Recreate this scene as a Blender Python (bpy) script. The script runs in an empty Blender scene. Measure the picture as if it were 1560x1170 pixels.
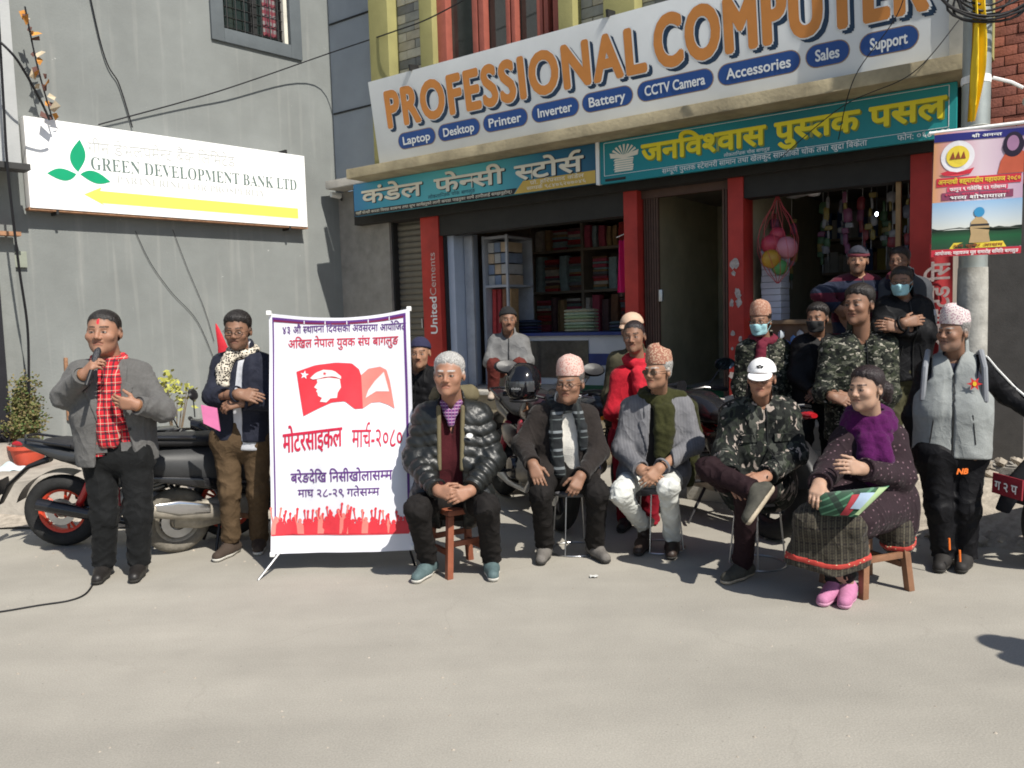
import bpy, bmesh, math, random
import numpy as np
from mathutils import Matrix, Vector, noise as mnoise
PI = math.pi
R_ = math.radians
SC = bpy.context.scene
COL = SC.collection

# ------------------------------------------------------------------ camera
FPX, CAMH, PITCH, ROLL = 1230.0, 1.6, R_(4.7), R_(1.7)
_f = np.array([0, math.cos(PITCH), -math.sin(PITCH)])
_r0 = np.array([1., 0, 0]); _u0 = np.array([0, math.sin(PITCH), math.cos(PITCH)])
_r = _r0*math.cos(ROLL) - _u0*math.sin(ROLL)
_u = _u0*math.cos(ROLL) + _r0*math.sin(ROLL)
CAMP = np.array([0, 0, CAMH])
cd = bpy.data.cameras.new('camera'); co = bpy.data.objects.new('camera', cd); COL.objects.link(co)
cd.sensor_width = 36; cd.lens = 36*FPX/1560; cd.clip_start = .05; cd.clip_end = 500
co.matrix_world = Matrix(((_r[0], _u[0], -_f[0], 0), (_r[1], _u[1], -_f[1], 0), (_r[2], _u[2], -_f[2], CAMH), (0, 0, 0, 1)))
SC.camera = co

# ------------------------------------------------------------------ sky and sun
SUN_EL = R_(47); SUN_H = Vector((.60, -.80)).normalized()
sun_vec = Vector((SUN_H.x*math.cos(SUN_EL), SUN_H.y*math.cos(SUN_EL), math.sin(SUN_EL)))
w = bpy.data.worlds.new('World'); SC.world = w; w.use_nodes = True
nt = w.node_tree; sky = nt.nodes.new('ShaderNodeTexSky'); sky.sky_type = 'NISHITA'; sky.sun_disc = False
sky.sun_elevation = SUN_EL; sky.sun_rotation = math.atan2(sun_vec.x, sun_vec.y)
sky.dust_density = 1.5; sky.altitude = 900
nt.links.new(sky.outputs[0], nt.nodes['Background'].inputs[0]); nt.nodes['Background'].inputs[1].default_value = .09
sl = bpy.data.lights.new('sun', 'SUN'); sl.energy = 4.6; sl.angle = R_(.53); sl.color = (1, .95, .86)
so = bpy.data.objects.new('sun', sl); COL.objects.link(so); so.rotation_euler = sun_vec.to_track_quat('Z', 'Y').to_euler()
so.location = (6, -4, 9)
SC.view_settings.view_transform = 'Standard'; SC.view_settings.look = 'None'
SC.view_settings.gamma = 1; SC.view_settings.use_curve_mapping = False; SC.view_settings.exposure = 0.45
SC.render.engine = 'CYCLES'; SC.cycles.use_denoising = True; SC.cycles.max_bounces = 6; SC.cycles.filter_width = 1.8

# ------------------------------------------------------------------ measuring: where a sight line meets a real plane
def ray(x, y): return _f + _r*(x-780)/FPX - _u*(y-585)/FPX
def at(x, y, Y): d = ray(x, y); return CAMP + d*(Y/d[1])
def ground(x, y, z=0): d = ray(x, y); return CAMP + d*((z-CAMH)/d[2])
class Frame:
    """local X along the wall, Y into it, Z up"""
    def __init__(s, o, ang, lean=0):
        s.M = Matrix.Translation(Vector(o)) @ Matrix.Rotation(ang, 4, 'Z') @ Matrix.Rotation(lean, 4, 'X')
        s.A = np.array(s.M)
    def hit(s, x, y, v=0):
        o = s.A[:3, 3]; n = s.A[:3, 1]; d = ray(x, y)
        t = ((o + n*v - CAMP) @ n)/(d @ n); q = CAMP + d*t - o
        return float(q @ s.A[:3, 0]), float(q @ s.A[:3, 2])
    def w(s, u, v, z): return s.M @ Vector((u, v, z))
SH = Frame((0, 9.0, 0), math.atan2(-.72, 1))
LW = Frame((-2.28, 11.0, 0), math.atan2(1.07, 1))

# ------------------------------------------------------------------ materials
MATS = {}
def nd(t, typ, **kw):
    n = t.nodes.new(typ)
    for k, v in kw.items():
        if isinstance(k, str) and hasattr(n, k): setattr(n, k, v)
    return n
def M(name, col, rough=.75, var=.18, scale=6, bump=.12, bscale=60, metal=0, spec=.35, coat=0, sheen=0, det=5, sub=0, bdist=.01, var2=0, s2=1.2):
    if name in MATS: return MATS[name]
    m = bpy.data.materials.new(name); m.use_nodes = True; t = m.node_tree; b = t.nodes['Principled BSDF']
    tc = nd(t, 'ShaderNodeTexCoord'); L = t.links.new
    c = (*col, 1)
    n1 = nd(t, 'ShaderNodeTexNoise'); n1.inputs['Scale'].default_value = scale; n1.inputs['Detail'].default_value = det; n1.inputs['Roughness'].default_value = .62
    L(tc.outputs['Object'], n1.inputs['Vector'])
    mr = nd(t, 'ShaderNodeMapRange'); mr.inputs[1].default_value = .3; mr.inputs[2].default_value = .7; mr.inputs[3].default_value = 1-var; mr.inputs[4].default_value = 1+var
    L(n1.outputs['Fac'], mr.inputs[0])
    hs = nd(t, 'ShaderNodeHueSaturation'); hs.inputs['Color'].default_value = c; L(mr.outputs[0], hs.inputs['Value'])
    outc = hs.outputs[0]
    if var2:
        n3 = nd(t, 'ShaderNodeTexNoise'); n3.inputs['Scale'].default_value = s2; n3.inputs['Detail'].default_value = 3; L(tc.outputs['Object'], n3.inputs['Vector'])
        m3 = nd(t, 'ShaderNodeMapRange'); m3.inputs[1].default_value = .35; m3.inputs[2].default_value = .65; m3.inputs[3].default_value = 1-var2; m3.inputs[4].default_value = 1+var2
        L(n3.outputs['Fac'], m3.inputs[0]); h3 = nd(t, 'ShaderNodeHueSaturation'); L(outc, h3.inputs['Color']); L(m3.outputs[0], h3.inputs['Value']); outc = h3.outputs[0]
    L(outc, b.inputs['Base Color'])
    b.inputs['Roughness'].default_value = rough; b.inputs['Metallic'].default_value = metal; b.inputs['Specular IOR Level'].default_value = spec
    if coat: b.inputs['Coat Weight'].default_value = coat; b.inputs['Coat Roughness'].default_value = .08
    if sheen: b.inputs['Sheen Weight'].default_value = sheen; b.inputs['Sheen Roughness'].default_value = .5
    if sub: b.inputs['Subsurface Weight'].default_value = sub; b.inputs['Subsurface Radius'].default_value = (.02, .008, .004)
    if bump:
        n2 = nd(t, 'ShaderNodeTexNoise'); n2.inputs['Scale'].default_value = bscale; n2.inputs['Detail'].default_value = 6; L(tc.outputs['Object'], n2.inputs['Vector'])
        bp = nd(t, 'ShaderNodeBump'); bp.inputs['Strength'].default_value = bump; bp.inputs['Distance'].default_value = bdist; L(n2.outputs['Fac'], bp.inputs['Height']); L(bp.outputs[0], b.inputs['Normal'])
    m['col_out'] = ''
    MATS[name] = m; m['hs'] = hs.name
    return m
def ramp(t, pts, inter='CONSTANT'):
    r = nd(t, 'ShaderNodeValToRGB'); e = r.color_ramp; e.interpolation = inter
    while len(e.elements) < len(pts): e.elements.new(.5)
    for el, (p, c) in zip(e.elements, pts): el.position = p; el.color = (*c, 1)
    return r
def base_in(m): return m.node_tree, m.node_tree.nodes['Principled BSDF'], m.node_tree.links.new
def camo(name, cols, scale=14, stretch=(1, 1, .6)):
    m = M(name, (.1, .1, .1), .7, sheen=.1, bump=.15, bscale=90); t, b, L = base_in(m)
    tc = nd(t, 'ShaderNodeTexCoord'); mp = nd(t, 'ShaderNodeMapping'); mp.inputs['Scale'].default_value = stretch; mp.inputs['Rotation'].default_value = (.3, .4, 0); L(tc.outputs['Object'], mp.inputs[0])
    cur = None
    for i, (c, th) in enumerate(cols):
        n = nd(t, 'ShaderNodeTexNoise'); n.inputs['Scale'].default_value = scale*(1+.15*i); n.inputs['Detail'].default_value = 2.5; n.inputs['Distortion'].default_value = .6
        ad = nd(t, 'ShaderNodeVectorMath'); ad.operation = 'ADD'; ad.inputs[1].default_value = (i*7.3, i*3.1, i*5.7); L(mp.outputs[0], ad.inputs[0]); L(ad.outputs[0], n.inputs['Vector'])
        gt = nd(t, 'ShaderNodeMapRange'); gt.inputs[1].default_value = th; gt.inputs[2].default_value = th+.012; L(n.outputs['Fac'], gt.inputs[0])
        mx = nd(t, 'ShaderNodeMix'); mx.data_type = 'RGBA'; L(gt.outputs[0], mx.inputs[0])
        if cur is None: mx.inputs[6].default_value = (*cols[0][0], 1)
        else: L(cur, mx.inputs[6])
        mx.inputs[7].default_value = (*c, 1); cur = mx.outputs[2]
    L(cur, b.inputs['Base Color']); return m
def stripes(name, base, lines, rough=.85, rot=(0, 0, 0)):
    """woven plaid or stripes: lines = (axis, period, width, offset, colour)"""
    m = M(name, base, rough, sheen=.2, bump=.2, bscale=150); t, b, L = base_in(m)
    tc = nd(t, 'ShaderNodeTexCoord'); mp = nd(t, 'ShaderNodeMapping'); mp.inputs['Rotation'].default_value = rot; L(tc.outputs['Object'], mp.inputs[0])
    sp = nd(t, 'ShaderNodeSeparateXYZ'); L(mp.outputs[0], sp.inputs[0])
    cur = t.nodes[m['hs']].outputs[0]
    for ax, per, wd, off, c in lines:
        a = nd(t, 'ShaderNodeMath', operation='MULTIPLY_ADD'); a.inputs[1].default_value = 1/per; a.inputs[2].default_value = 50+off; L(sp.outputs[ax], a.inputs[0])
        fr = nd(t, 'ShaderNodeMath', operation='FRACT'); L(a.outputs[0], fr.inputs[0])
        lt = nd(t, 'ShaderNodeMath', operation='LESS_THAN'); lt.inputs[1].default_value = wd; L(fr.outputs[0], lt.inputs[0])
        fa = nd(t, 'ShaderNodeMath', operation='MULTIPLY'); fa.inputs[1].default_value = .8; L(lt.outputs[0], fa.inputs[0])
        mx = nd(t, 'ShaderNodeMix'); mx.data_type = 'RGBA'; L(fa.outputs[0], mx.inputs[0]); L(cur, mx.inputs[6]); mx.inputs[7].default_value = (*c, 1); cur = mx.outputs[2]
    L(cur, b.inputs['Base Color']); return m
def spots(name, base, c2, scale=40, th=.35, rough=.85, feature='F1', c3=None):
    m = M(name, base, rough, sheen=.1, bump=.2, bscale=150); t, b, L = base_in(m)
    tc = nd(t, 'ShaderNodeTexCoord'); v = nd(t, 'ShaderNodeTexVoronoi'); v.inputs['Scale'].default_value = scale; v.feature = feature; L(tc.outputs['Object'], v.inputs['Vector'])
    lt = nd(t, 'ShaderNodeMath', operation='LESS_THAN'); lt.inputs[1].default_value = th; L(v.outputs['Distance'], lt.inputs[0])
    mx = nd(t, 'ShaderNodeMix'); mx.data_type = 'RGBA'; L(lt.outputs[0], mx.inputs[0]); L(t.nodes[m['hs']].outputs[0], mx.inputs[6]); mx.inputs[7].default_value = (*c2, 1)
    L(mx.outputs[2], b.inputs['Base Color']); return m
def glassy(name, col=(.02, .03, .03), rough=.06):
    return M(name, col, rough, var=.05, bump=0, spec=.6)
def emit(name, col, s):
    m = M(name, col, .4, bump=0); b = m.node_tree.nodes['Principled BSDF']; b.inputs['Emission Color'].default_value = (*col, 1); b.inputs['Emission Strength'].default_value = s; return m

# ------------------------------------------------------------------ mesh building
class MB:
    def __init__(s): s.v = []; s.f = []; s.M = Matrix.Identity(4)
    def add(s, vs, fs):
        o = len(s.v); s.v += [tuple(s.M @ Vector(p)) for p in vs]; s.f += [tuple(i+o for i in f) for f in fs]; return s
    def box(s, x0, x1, y0, y1, z0, z1):
        return s.add([(x0, y0, z0), (x1, y0, z0), (x1, y1, z0), (x0, y1, z0), (x0, y0, z1), (x1, y0, z1), (x1, y1, z1), (x0, y1, z1)],
                     [(0, 3, 2, 1), (4, 5, 6, 7), (0, 1, 5, 4), (1, 2, 6, 5), (2, 3, 7, 6), (3, 0, 4, 7)])
    def cbox(s, c, sz): return s.box(c[0]-sz[0]/2, c[0]+sz[0]/2, c[1]-sz[1]/2, c[1]+sz[1]/2, c[2]-sz[2]/2, c[2]+sz[2]/2)
    def tube(s, pts, r, n=8, closed=False):
        P = [Vector(p) for p in pts]; k = len(P); rr = r if isinstance(r, (list, tuple)) else [r]*k
        vs = []; fs = []; up = None
        for i, p in enumerate(P):
            d = (P[(i+1) % k]-P[i-1]) if closed else (P[min(i+1, k-1)]-P[max(i-1, 0)])
            d.normalize()
            if up is None: up = d.orthogonal().normalized()
            up = (up - d*up.dot(d)); up = up.normalized() if up.length > 1e-6 else d.orthogonal().normalized(); sd = d.cross(up)
            for j in range(n):
                a = 2*PI*j/n; vs.append(p + (up*math.cos(a) + sd*math.sin(a))*rr[i])
        for i in range(k if closed else k-1):
            i2 = (i+1) % k
            for j in range(n):
                j2 = (j+1) % n; fs.append((i*n+j, i*n+j2, i2*n+j2, i2*n+j))
        if not closed: fs.append(tuple(range(n-1, -1, -1))); fs.append(tuple((k-1)*n+j for j in range(n)))
        return s.add(vs, fs)
    def lathe(s, prof, n=24, ex=1, ey=1, cap=True):
        vs = []; fs = []
        for r, z in prof:
            for j in range(n): a = 2*PI*j/n; vs.append((r*math.cos(a)*ex, r*math.sin(a)*ey, z))
        for i in range(len(prof)-1):
            for j in range(n): j2 = (j+1) % n; fs.append((i*n+j, i*n+j2, (i+1)*n+j2, (i+1)*n+j))
        if cap: fs.append(tuple(range(n-1, -1, -1))); fs.append(tuple((len(prof)-1)*n+j for j in range(n)))
        return s.add(vs, fs)
    def torus(s, R, r, n=32, m=10, ry=None):
        ry = ry or r
        vs = [((R+r*math.cos(b))*math.cos(a), ry*math.sin(b), (R+r*math.cos(b))*math.sin(a)) for a in [2*PI*i/n for i in range(n)] for b in [2*PI*j/m for j in range(m)]]
        fs = [(i*m+j, i*m+(j+1) % m, ((i+1) % n)*m+(j+1) % m, ((i+1) % n)*m+j) for i in range(n) for j in range(m)]
        return s.add(vs, fs)
    def loft(s, secs, n=16, axis='x', e=2.4):
        """rounded cross-sections along x: (x, yc, zc, half width, half height)"""
        vs = []; fs = []
        for x, yc, zc, hw, hh in secs:
            for j in range(n):
                a = 2*PI*j/n; c, si = math.cos(a), math.sin(a)
                yy = yc+hw*math.copysign(abs(c)**(2/e), c); zz = zc+hh*math.copysign(abs(si)**(2/e), si)
                vs.append((x, yy, zz) if axis == 'x' else (yy, zz, x))
        k = len(secs)
        for i in range(k-1):
            for j in range(n): j2 = (j+1) % n; fs.append((i*n+j, i*n+j2, (i+1)*n+j2, (i+1)*n+j))
        fs.append(tuple(range(n-1, -1, -1))); fs.append(tuple((k-1)*n+j for j in range(n)))
        return s.add(vs, fs)
    def poly(s, pts, y=0, t=0):
        """flat polygon in the local XZ plane facing -Y, thickness t"""
        n = len(pts); vs = [(x, y, z) for x, z in pts]
        if not t: return s.add(vs, [tuple(range(n))])
        vs += [(x, y+t, z) for x, z in pts]
        return s.add(vs, [tuple(range(n)), tuple(range(2*n-1, n-1, -1))] + [((i+1) % n, i, i+n, (i+1) % n+n) for i in range(n)])
    def grid(s, fn, nu, nv):
        vs = [fn(i/nu, j/nv) for j in range(nv+1) for i in range(nu+1)]
        return s.add(vs, [(j*(nu+1)+i, j*(nu+1)+i+1, (j+1)*(nu+1)+i+1, (j+1)*(nu+1)+i) for j in range(nv) for i in range(nu)])
def ell(cx, cz, rx, rz=None, n=32, a0=0, a1=2*PI):
    rz = rx if rz is None else rz
    return [(cx+rx*math.cos(a0+(a1-a0)*i/n), cz+rz*math.sin(a0+(a1-a0)*i/n)) for i in range(n)]
def link(name, me, mat, parent=None, smooth=False, sharp=40):
    o = bpy.data.objects.new(name, me); COL.objects.link(o)
    if mat is not None: me.materials.append(mat)
    if parent is not None: o.parent = parent
    if smooth:
        me.polygons.foreach_set('use_smooth', [True]*len(me.polygons))
        if sharp: me.set_sharp_from_angle(angle=R_(sharp))
    return o
def part(name, mb, mat, parent=None, smooth=False, bevel=0, sharp=40, fixn=True):
    me = bpy.data.meshes.new(name); me.from_pydata(mb.v, [], mb.f)
    if bevel or fixn:
        bm = bmesh.new(); bm.from_mesh(me)
        if fixn: bmesh.ops.recalc_face_normals(bm, faces=bm.faces)
        if bevel: bmesh.ops.bevel(bm, geom=[e for e in bm.edges if e.is_manifold and e.calc_face_angle(0) > .5], offset=bevel, segments=2, affect='EDGES', profile=.7)
        bm.to_mesh(me); bm.free()
    return link(name, me, mat, parent, smooth or bool(bevel), sharp)
def tag(o, label=None, cat=None, group=None, kind=None):
    if label: o['label'] = label
    if cat: o['category'] = cat
    if group: o['group'] = group
    if kind: o['kind'] = kind
    return o
def thing(name, label, cat, M4=None, group=None, loc=None, rz=0):
    o = bpy.data.objects.new(name, None); COL.objects.link(o); o.empty_display_size = .1
    if M4 is not None: o.matrix_world = M4
    if loc is not None: o.location = loc; o.rotation_euler = (0, 0, rz)
    return tag(o, label, cat, group)
def struct(name, mb, mat, M4=None, **k):
    o = part(name, mb, mat, None, **k); tag(o, kind='structure')
    if M4 is not None: o.matrix_world = M4
    return o
def copyo(o, parent, loc=None, name=None):
    c = o.copy(); COL.objects.link(c); c.parent = parent
    if loc is not None: c.location = loc
    return c

# ------------------------------------------------------------------ lettering
_gl = {}
def _mesh_of(body, off):
    c = bpy.data.curves.new('g', 'FONT'); c.body = body; c.size = 1; c.offset = off; c.resolution_u = 4; c.fill_mode = 'FRONT'
    o = bpy.data.objects.new('g', c); me = o.to_mesh()
    v = np.array([p.co[:2] for p in me.vertices], dtype=float).reshape(-1, 2); f = [tuple(p.vertices) for p in me.polygons]
    o.to_mesh_clear(); bpy.data.objects.remove(o); bpy.data.curves.remove(c); return v, f
def glyph(ch, off):
    k = (ch, round(off, 4))
    if k not in _gl:
        v, f = _mesh_of(ch, off); a, _ = _mesh_of(ch+'कक', 0); b, _ = _mesh_of('कक', 0)
        adv = a[:, 0].max()-b[:, 0].max() if len(a) else .3
        _gl[k] = (v, f, float(adv))
    return _gl[k]
def clipx(v, f, x1):
    bm = bmesh.new(); vs = [bm.verts.new((p[0], p[1], 0)) for p in v]
    for q in f:
        try: bm.faces.new([vs[i] for i in q])
        except ValueError: pass
    bmesh.ops.bisect_plane(bm, geom=bm.verts[:]+bm.edges[:]+bm.faces[:], plane_co=(x1, 0, 0), plane_no=(1, 0, 0), clear_outer=True)
    bm.verts.index_update(); r = np.array([p.co[:2] for p in bm.verts]).reshape(-1, 2), [tuple(x.index for x in q.verts) for q in bm.faces]
    bm.free(); return r
VIR = '\u094d'
def shape(s):
    """Devanagari in visual order: (char, mode)"""
    out = []; i = 0
    isc = lambda c: '\u0915' <= c <= '\u0939'
    ismark = lambda c: ('\u093e' <= c <= '\u094c') or c in '\u0901\u0902\u0903'
    while i < len(s):
        c = s[i]
        if isc(c):
            cons = [c]; i += 1
            while i+1 < len(s) and s[i] == VIR and isc(s[i+1]): cons.append(s[i+1]); i += 2
            vir = i < len(s) and s[i] == VIR
            if vir: i += 1
            marks = []
            while i < len(s) and ismark(s[i]): marks.append(s[i]); i += 1
            reph = len(cons) > 1 and cons[0] == 'र'
            if reph: cons = cons[1:]
            if '\u093f' in marks: out.append(('\u093f', 'full')); marks.remove('\u093f')
            k = 0
            while k < len(cons):
                rk = k+1 < len(cons) and cons[k+1] == 'र'
                last = k+1+rk >= len(cons)
                out.append((cons[k], 'full' if last else ('half' if cons[k] not in 'टठडढदहरङछ' else 'vir')))
                if rk: out.append(('/', 'rakar')); k += 1
                k += 1
            if vir: out.append((VIR, 'mark'))
            for m_ in marks: out.append((m_, 'full'))
            if reph: out.append(('\u0947', 'reph'))
        else: out.append((c, 'full')); i += 1
    return out
def layout(s, bold=.0, track=0):
    V = []; F = []; n = 0; x = 0.
    for ch, mode in shape(s):
        if ch == ' ': x += .28; continue
        v, f, adv = glyph(ch, bold)
        if len(v) == 0: x += adv; continue
        v = v.copy()
        if mode == 'half':
            cut = adv*.80 if ch in 'कफ' else adv-.165; v, f = clipx(v, f, cut); adv = cut-.01
        elif mode == 'rakar': v = v*np.array([.9, .38]); v[:, 0] += x-.42; v[:, 1] -= .02; adv = 0; V.append(v); F += [tuple(i+n for i in q) for q in f]; n += len(v); continue
        elif mode == 'reph':
            c0 = (v[:, 0].min()+v[:, 0].max())/2; v[:, 0] = 2*c0-v[:, 0]+.03; adv = 0; f = [q[::-1] for q in f]
        v[:, 0] += x; V.append(v); F += [tuple(i+n for i in q) for q in f]; n += len(v); x += adv+(track if mode != 'mark' else 0)
        if mode == 'vir':
            v2, f2, _ = glyph(VIR, bold); v2 = v2.copy(); v2[:, 0] += x; V.append(v2); F += [tuple(i+n for i in q) for q in f2]; n += len(v2)
    return (np.concatenate(V) if V else np.zeros((0, 2))), F
def text(parent, s, x0, x1, z0, zh, mat, y=-.004, bold=.0, slant=0, skew=0, warp=None, name='lettering', track=0, rot=0, mono=None):
    """lettering fitted from x0 to x1, baseline z0, letter height zh (of the tall letters), in the local XZ plane"""
    v, f = layout(s, min(bold, 0), track)
    if mono: v = v*np.array([1, 1])
    a, b = v[:, 0].min(), v[:, 0].max(); ref = .72 if any(ord(c) < 0x900 for c in s if c.isalpha()) or not any(c.isalpha() for c in s) else .66
    X = (v[:, 0]-a)/(b-a)*(x1-x0); Z = v[:, 1]/ref*zh
    X = x0+X+slant*Z; Zw = z0+Z+skew*(X-x0)
    if rot:
        cx, cz = x0, z0; dx, dz = X-cx, Zw-cz; X = cx+dx*math.cos(rot)-dz*math.sin(rot); Zw = cz+dx*math.sin(rot)+dz*math.cos(rot)
    Y = np.full_like(X, y); hv = zh/ref
    if bold > 0:      # heavy strokes: the letter laid round itself, each pass a hair further out
        nc = 10 if bold > .02 else 6; X, Zw, Y, f = [np.concatenate(q_) for q_ in zip(*[(X+bold*hv*math.cos(2*PI*k/nc), Zw+bold*hv*math.sin(2*PI*k/nc), Y-.00012*k) for k in range(nc)])] + [[tuple(i+k*len(v) for i in q_) for k in range(nc) for q_ in f]]
    if warp is not None: Y = Y+warp(X, Zw)
    me = bpy.data.meshes.new(name); me.from_pydata(np.stack([X, Y, Zw], 1).tolist(), [], f)
    return link(name, me, mat, parent)
# ================================================================== THE SETTING
rng = random.Random(7)
WHITE = M('white paint', (.78, .78, .76), .5, .05, bump=.03)
def ground_mat():
    m = M('dusty road concrete', (.325, .305, .265), .92, .05, 3.5, .3, 90, bdist=.005, var2=.06, s2=.55); t, b, L = base_in(m)
    tc = nd(t, 'ShaderNodeTexCoord'); n = nd(t, 'ShaderNodeTexNoise'); n.inputs['Scale'].default_value = 130; n.inputs['Detail'].default_value = 3; L(tc.outputs['Object'], n.inputs['Vector'])
    r = nd(t, 'ShaderNodeMapRange'); r.inputs[1].default_value = .25; r.inputs[2].default_value = .75; r.inputs[3].default_value = .84; r.inputs[4].default_value = 1.14; L(n.outputs['Fac'], r.inputs[0])
    # worn streaks along the road
    mp = nd(t, 'ShaderNodeMapping'); mp.inputs['Scale'].default_value = (.35, 2.2, 1); mp.inputs['Rotation'].default_value = (0, 0, .12); L(tc.outputs['Object'], mp.inputs[0])
    n2 = nd(t, 'ShaderNodeTexNoise'); n2.inputs['Scale'].default_value = 1.1; n2.inputs['Detail'].default_value = 6; L(mp.outputs[0], n2.inputs['Vector'])
    r2 = nd(t, 'ShaderNodeMapRange'); r2.inputs[1].default_value = .35; r2.inputs[2].default_value = .7; r2.inputs[3].default_value = .92; r2.inputs[4].default_value = 1.06; L(n2.outputs['Fac'], r2.inputs[0])
    mu = nd(t, 'ShaderNodeMath', operation='MULTIPLY'); L(r.outputs[0], mu.inputs[0]); L(r2.outputs[0], mu.inputs[1])
    src = b.inputs['Base Color'].links[0].from_socket; h = nd(t, 'ShaderNodeHueSaturation'); L(src, h.inputs['Color']); L(mu.outputs[0], h.inputs['Value'])
    # dark tar specks
    v = nd(t, 'ShaderNodeTexVoronoi'); v.inputs['Scale'].default_value = 9; L(tc.outputs['Object'], v.inputs['Vector'])
    lt = nd(t, 'ShaderNodeMapRange'); lt.inputs[1].default_value = .03; lt.inputs[2].default_value = .055; lt.inputs[3].default_value = .35; lt.inputs[4].default_value = 0; L(v.outputs['Distance'], lt.inputs[0])
    mx = nd(t, 'ShaderNodeMix'); mx.data_type = 'RGBA'; L(lt.outputs[0], mx.inputs[0]); L(h.outputs[0], mx.inputs[6]); mx.inputs[7].default_value = (.1, .09, .08, 1)
    # hairline cracks
    vw = nd(t, 'ShaderNodeTexNoise'); vw.inputs['Scale'].default_value = 2.2; vw.inputs['Detail'].default_value = 5; L(tc.outputs['Object'], vw.inputs['Vector'])
    va = nd(t, 'ShaderNodeVectorMath', operation='MULTIPLY_ADD'); va.inputs[1].default_value = (.55, .55, 0); L(vw.outputs['Color'], va.inputs[0]); L(tc.outputs['Object'], va.inputs[2])
    ve = nd(t, 'ShaderNodeTexVoronoi'); ve.feature = 'DISTANCE_TO_EDGE'; ve.inputs['Scale'].default_value = .62; L(va.outputs[0], ve.inputs['Vector'])
    vr = nd(t, 'ShaderNodeMapRange'); vr.inputs[1].default_value = .002; vr.inputs[2].default_value = .007; vr.inputs[3].default_value = .09; vr.inputs[4].default_value = 0; L(ve.outputs['Distance'], vr.inputs[0])
    vm = nd(t, 'ShaderNodeMath', operation='MULTIPLY'); L(vr.outputs[0], vm.inputs[0]); vn = nd(t, 'ShaderNodeMapRange'); vn.inputs[1].default_value = .45; vn.inputs[2].default_value = .6; L(n2.outputs['Fac'], vn.inputs[0]); L(vn.outputs[0], vm.inputs[1])
    m2 = nd(t, 'ShaderNodeMix'); m2.data_type = 'RGBA'; L(vm.outputs[0], m2.inputs[0]); L(mx.outputs[2], m2.inputs[6]); m2.inputs[7].default_value = (.13, .115, .095, 1)
    L(m2.outputs[2], b.inputs['Base Color']); return m
GR = ground_mat()
def gz(x, y): return .006*math.sin(x*1.3+y*.7)+.004*math.sin(x*2.9-y*2.1)
mb = MB(); N = 60
mb.grid(lambda a, b: (-9+18*a, -3+17*b, 0), 40, 40)
mb.grid(lambda a, b: (-120+240*a, 14+140*b, 0), 4, 4); mb.grid(lambda a, b: (-120+240*a, -120+117*b, 0), 4, 4)
mb.grid(lambda a, b: (-120+111*a, -3+17*b, 0), 4, 4); mb.grid(lambda a, b: (9+111*a, -3+17*b, 0), 4, 4)
struct('road', mb, GR)
KC = M('worn kerb concrete', (.33, .30, .26), .9, .22, 5, .5, 35, var2=.2, s2=2)
mb = MB(); mb.add([(-12, 6.72, 0), (-1.2, 6.74, 0), (-1.2, 14, 0), (-12, 14, 0), (-12, 6.78, .3), (-1.2, 6.80, .3), (-1.2, 14, .3), (-12, 14, .3)],
       [(0, 3, 2, 1), (4, 5, 6, 7), (0, 1, 5, 4), (1, 2, 6, 5), (2, 3, 7, 6), (3, 0, 4, 7)])
pv = struct('pavement', mb, KC, bevel=.02)
mb = MB(); mb.grid(lambda a, b: (-5.4+4.1*a, 6.45+.26*b+.05*math.sin(9*a), .012+.05*b*b+.012*math.sin(23*a+3*b)), 40, 6); struct('dirt_verge', mb, M('loose dirt', (.34, .30, .25), .95, .3, 18, .6, 60), smooth=True)
# shop plinth and steps
PL = M('plinth plaster', (.34, .29, .20), .9, .2, 6, .4, 40, var2=.15); ST = M('step cement', (.42, .40, .36), .85, .15, 6, .3, 40)
mb = MB().box(-2.6, 2.46, .2, 3.6, 0, .70); struct('shop_plinth', mb, PL, SH.M)
mb = MB().box(-2.6, 2.455, .15, 3.6, .702, .75); o = struct('shop_floor', mb, ST, SH.M, bevel=.01)
mb = MB().box(2.46, 4.5, .0, 3.6, 0, .80); struct('stationery_floor', mb, ST, SH.M, bevel=.01)
for i in range(3):
    mb = MB().box(2.46, 4.3, -.3*(i+1), -.3*i-.001, 0, .6-.2*i); struct('step', mb, ST, SH.M, bevel=.012)
mb = MB().box(.2, 2.3, .3, 1.2, .752, .758); part('door_mat', mb, M('green mat', (.02, .12, .05), .95, .3, 40), None); bpy.data.objects['door_mat'].matrix_world = SH.M
tag(bpy.data.objects['door_mat'], 'dark green mat lying in the shop doorway', 'mat')

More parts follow.
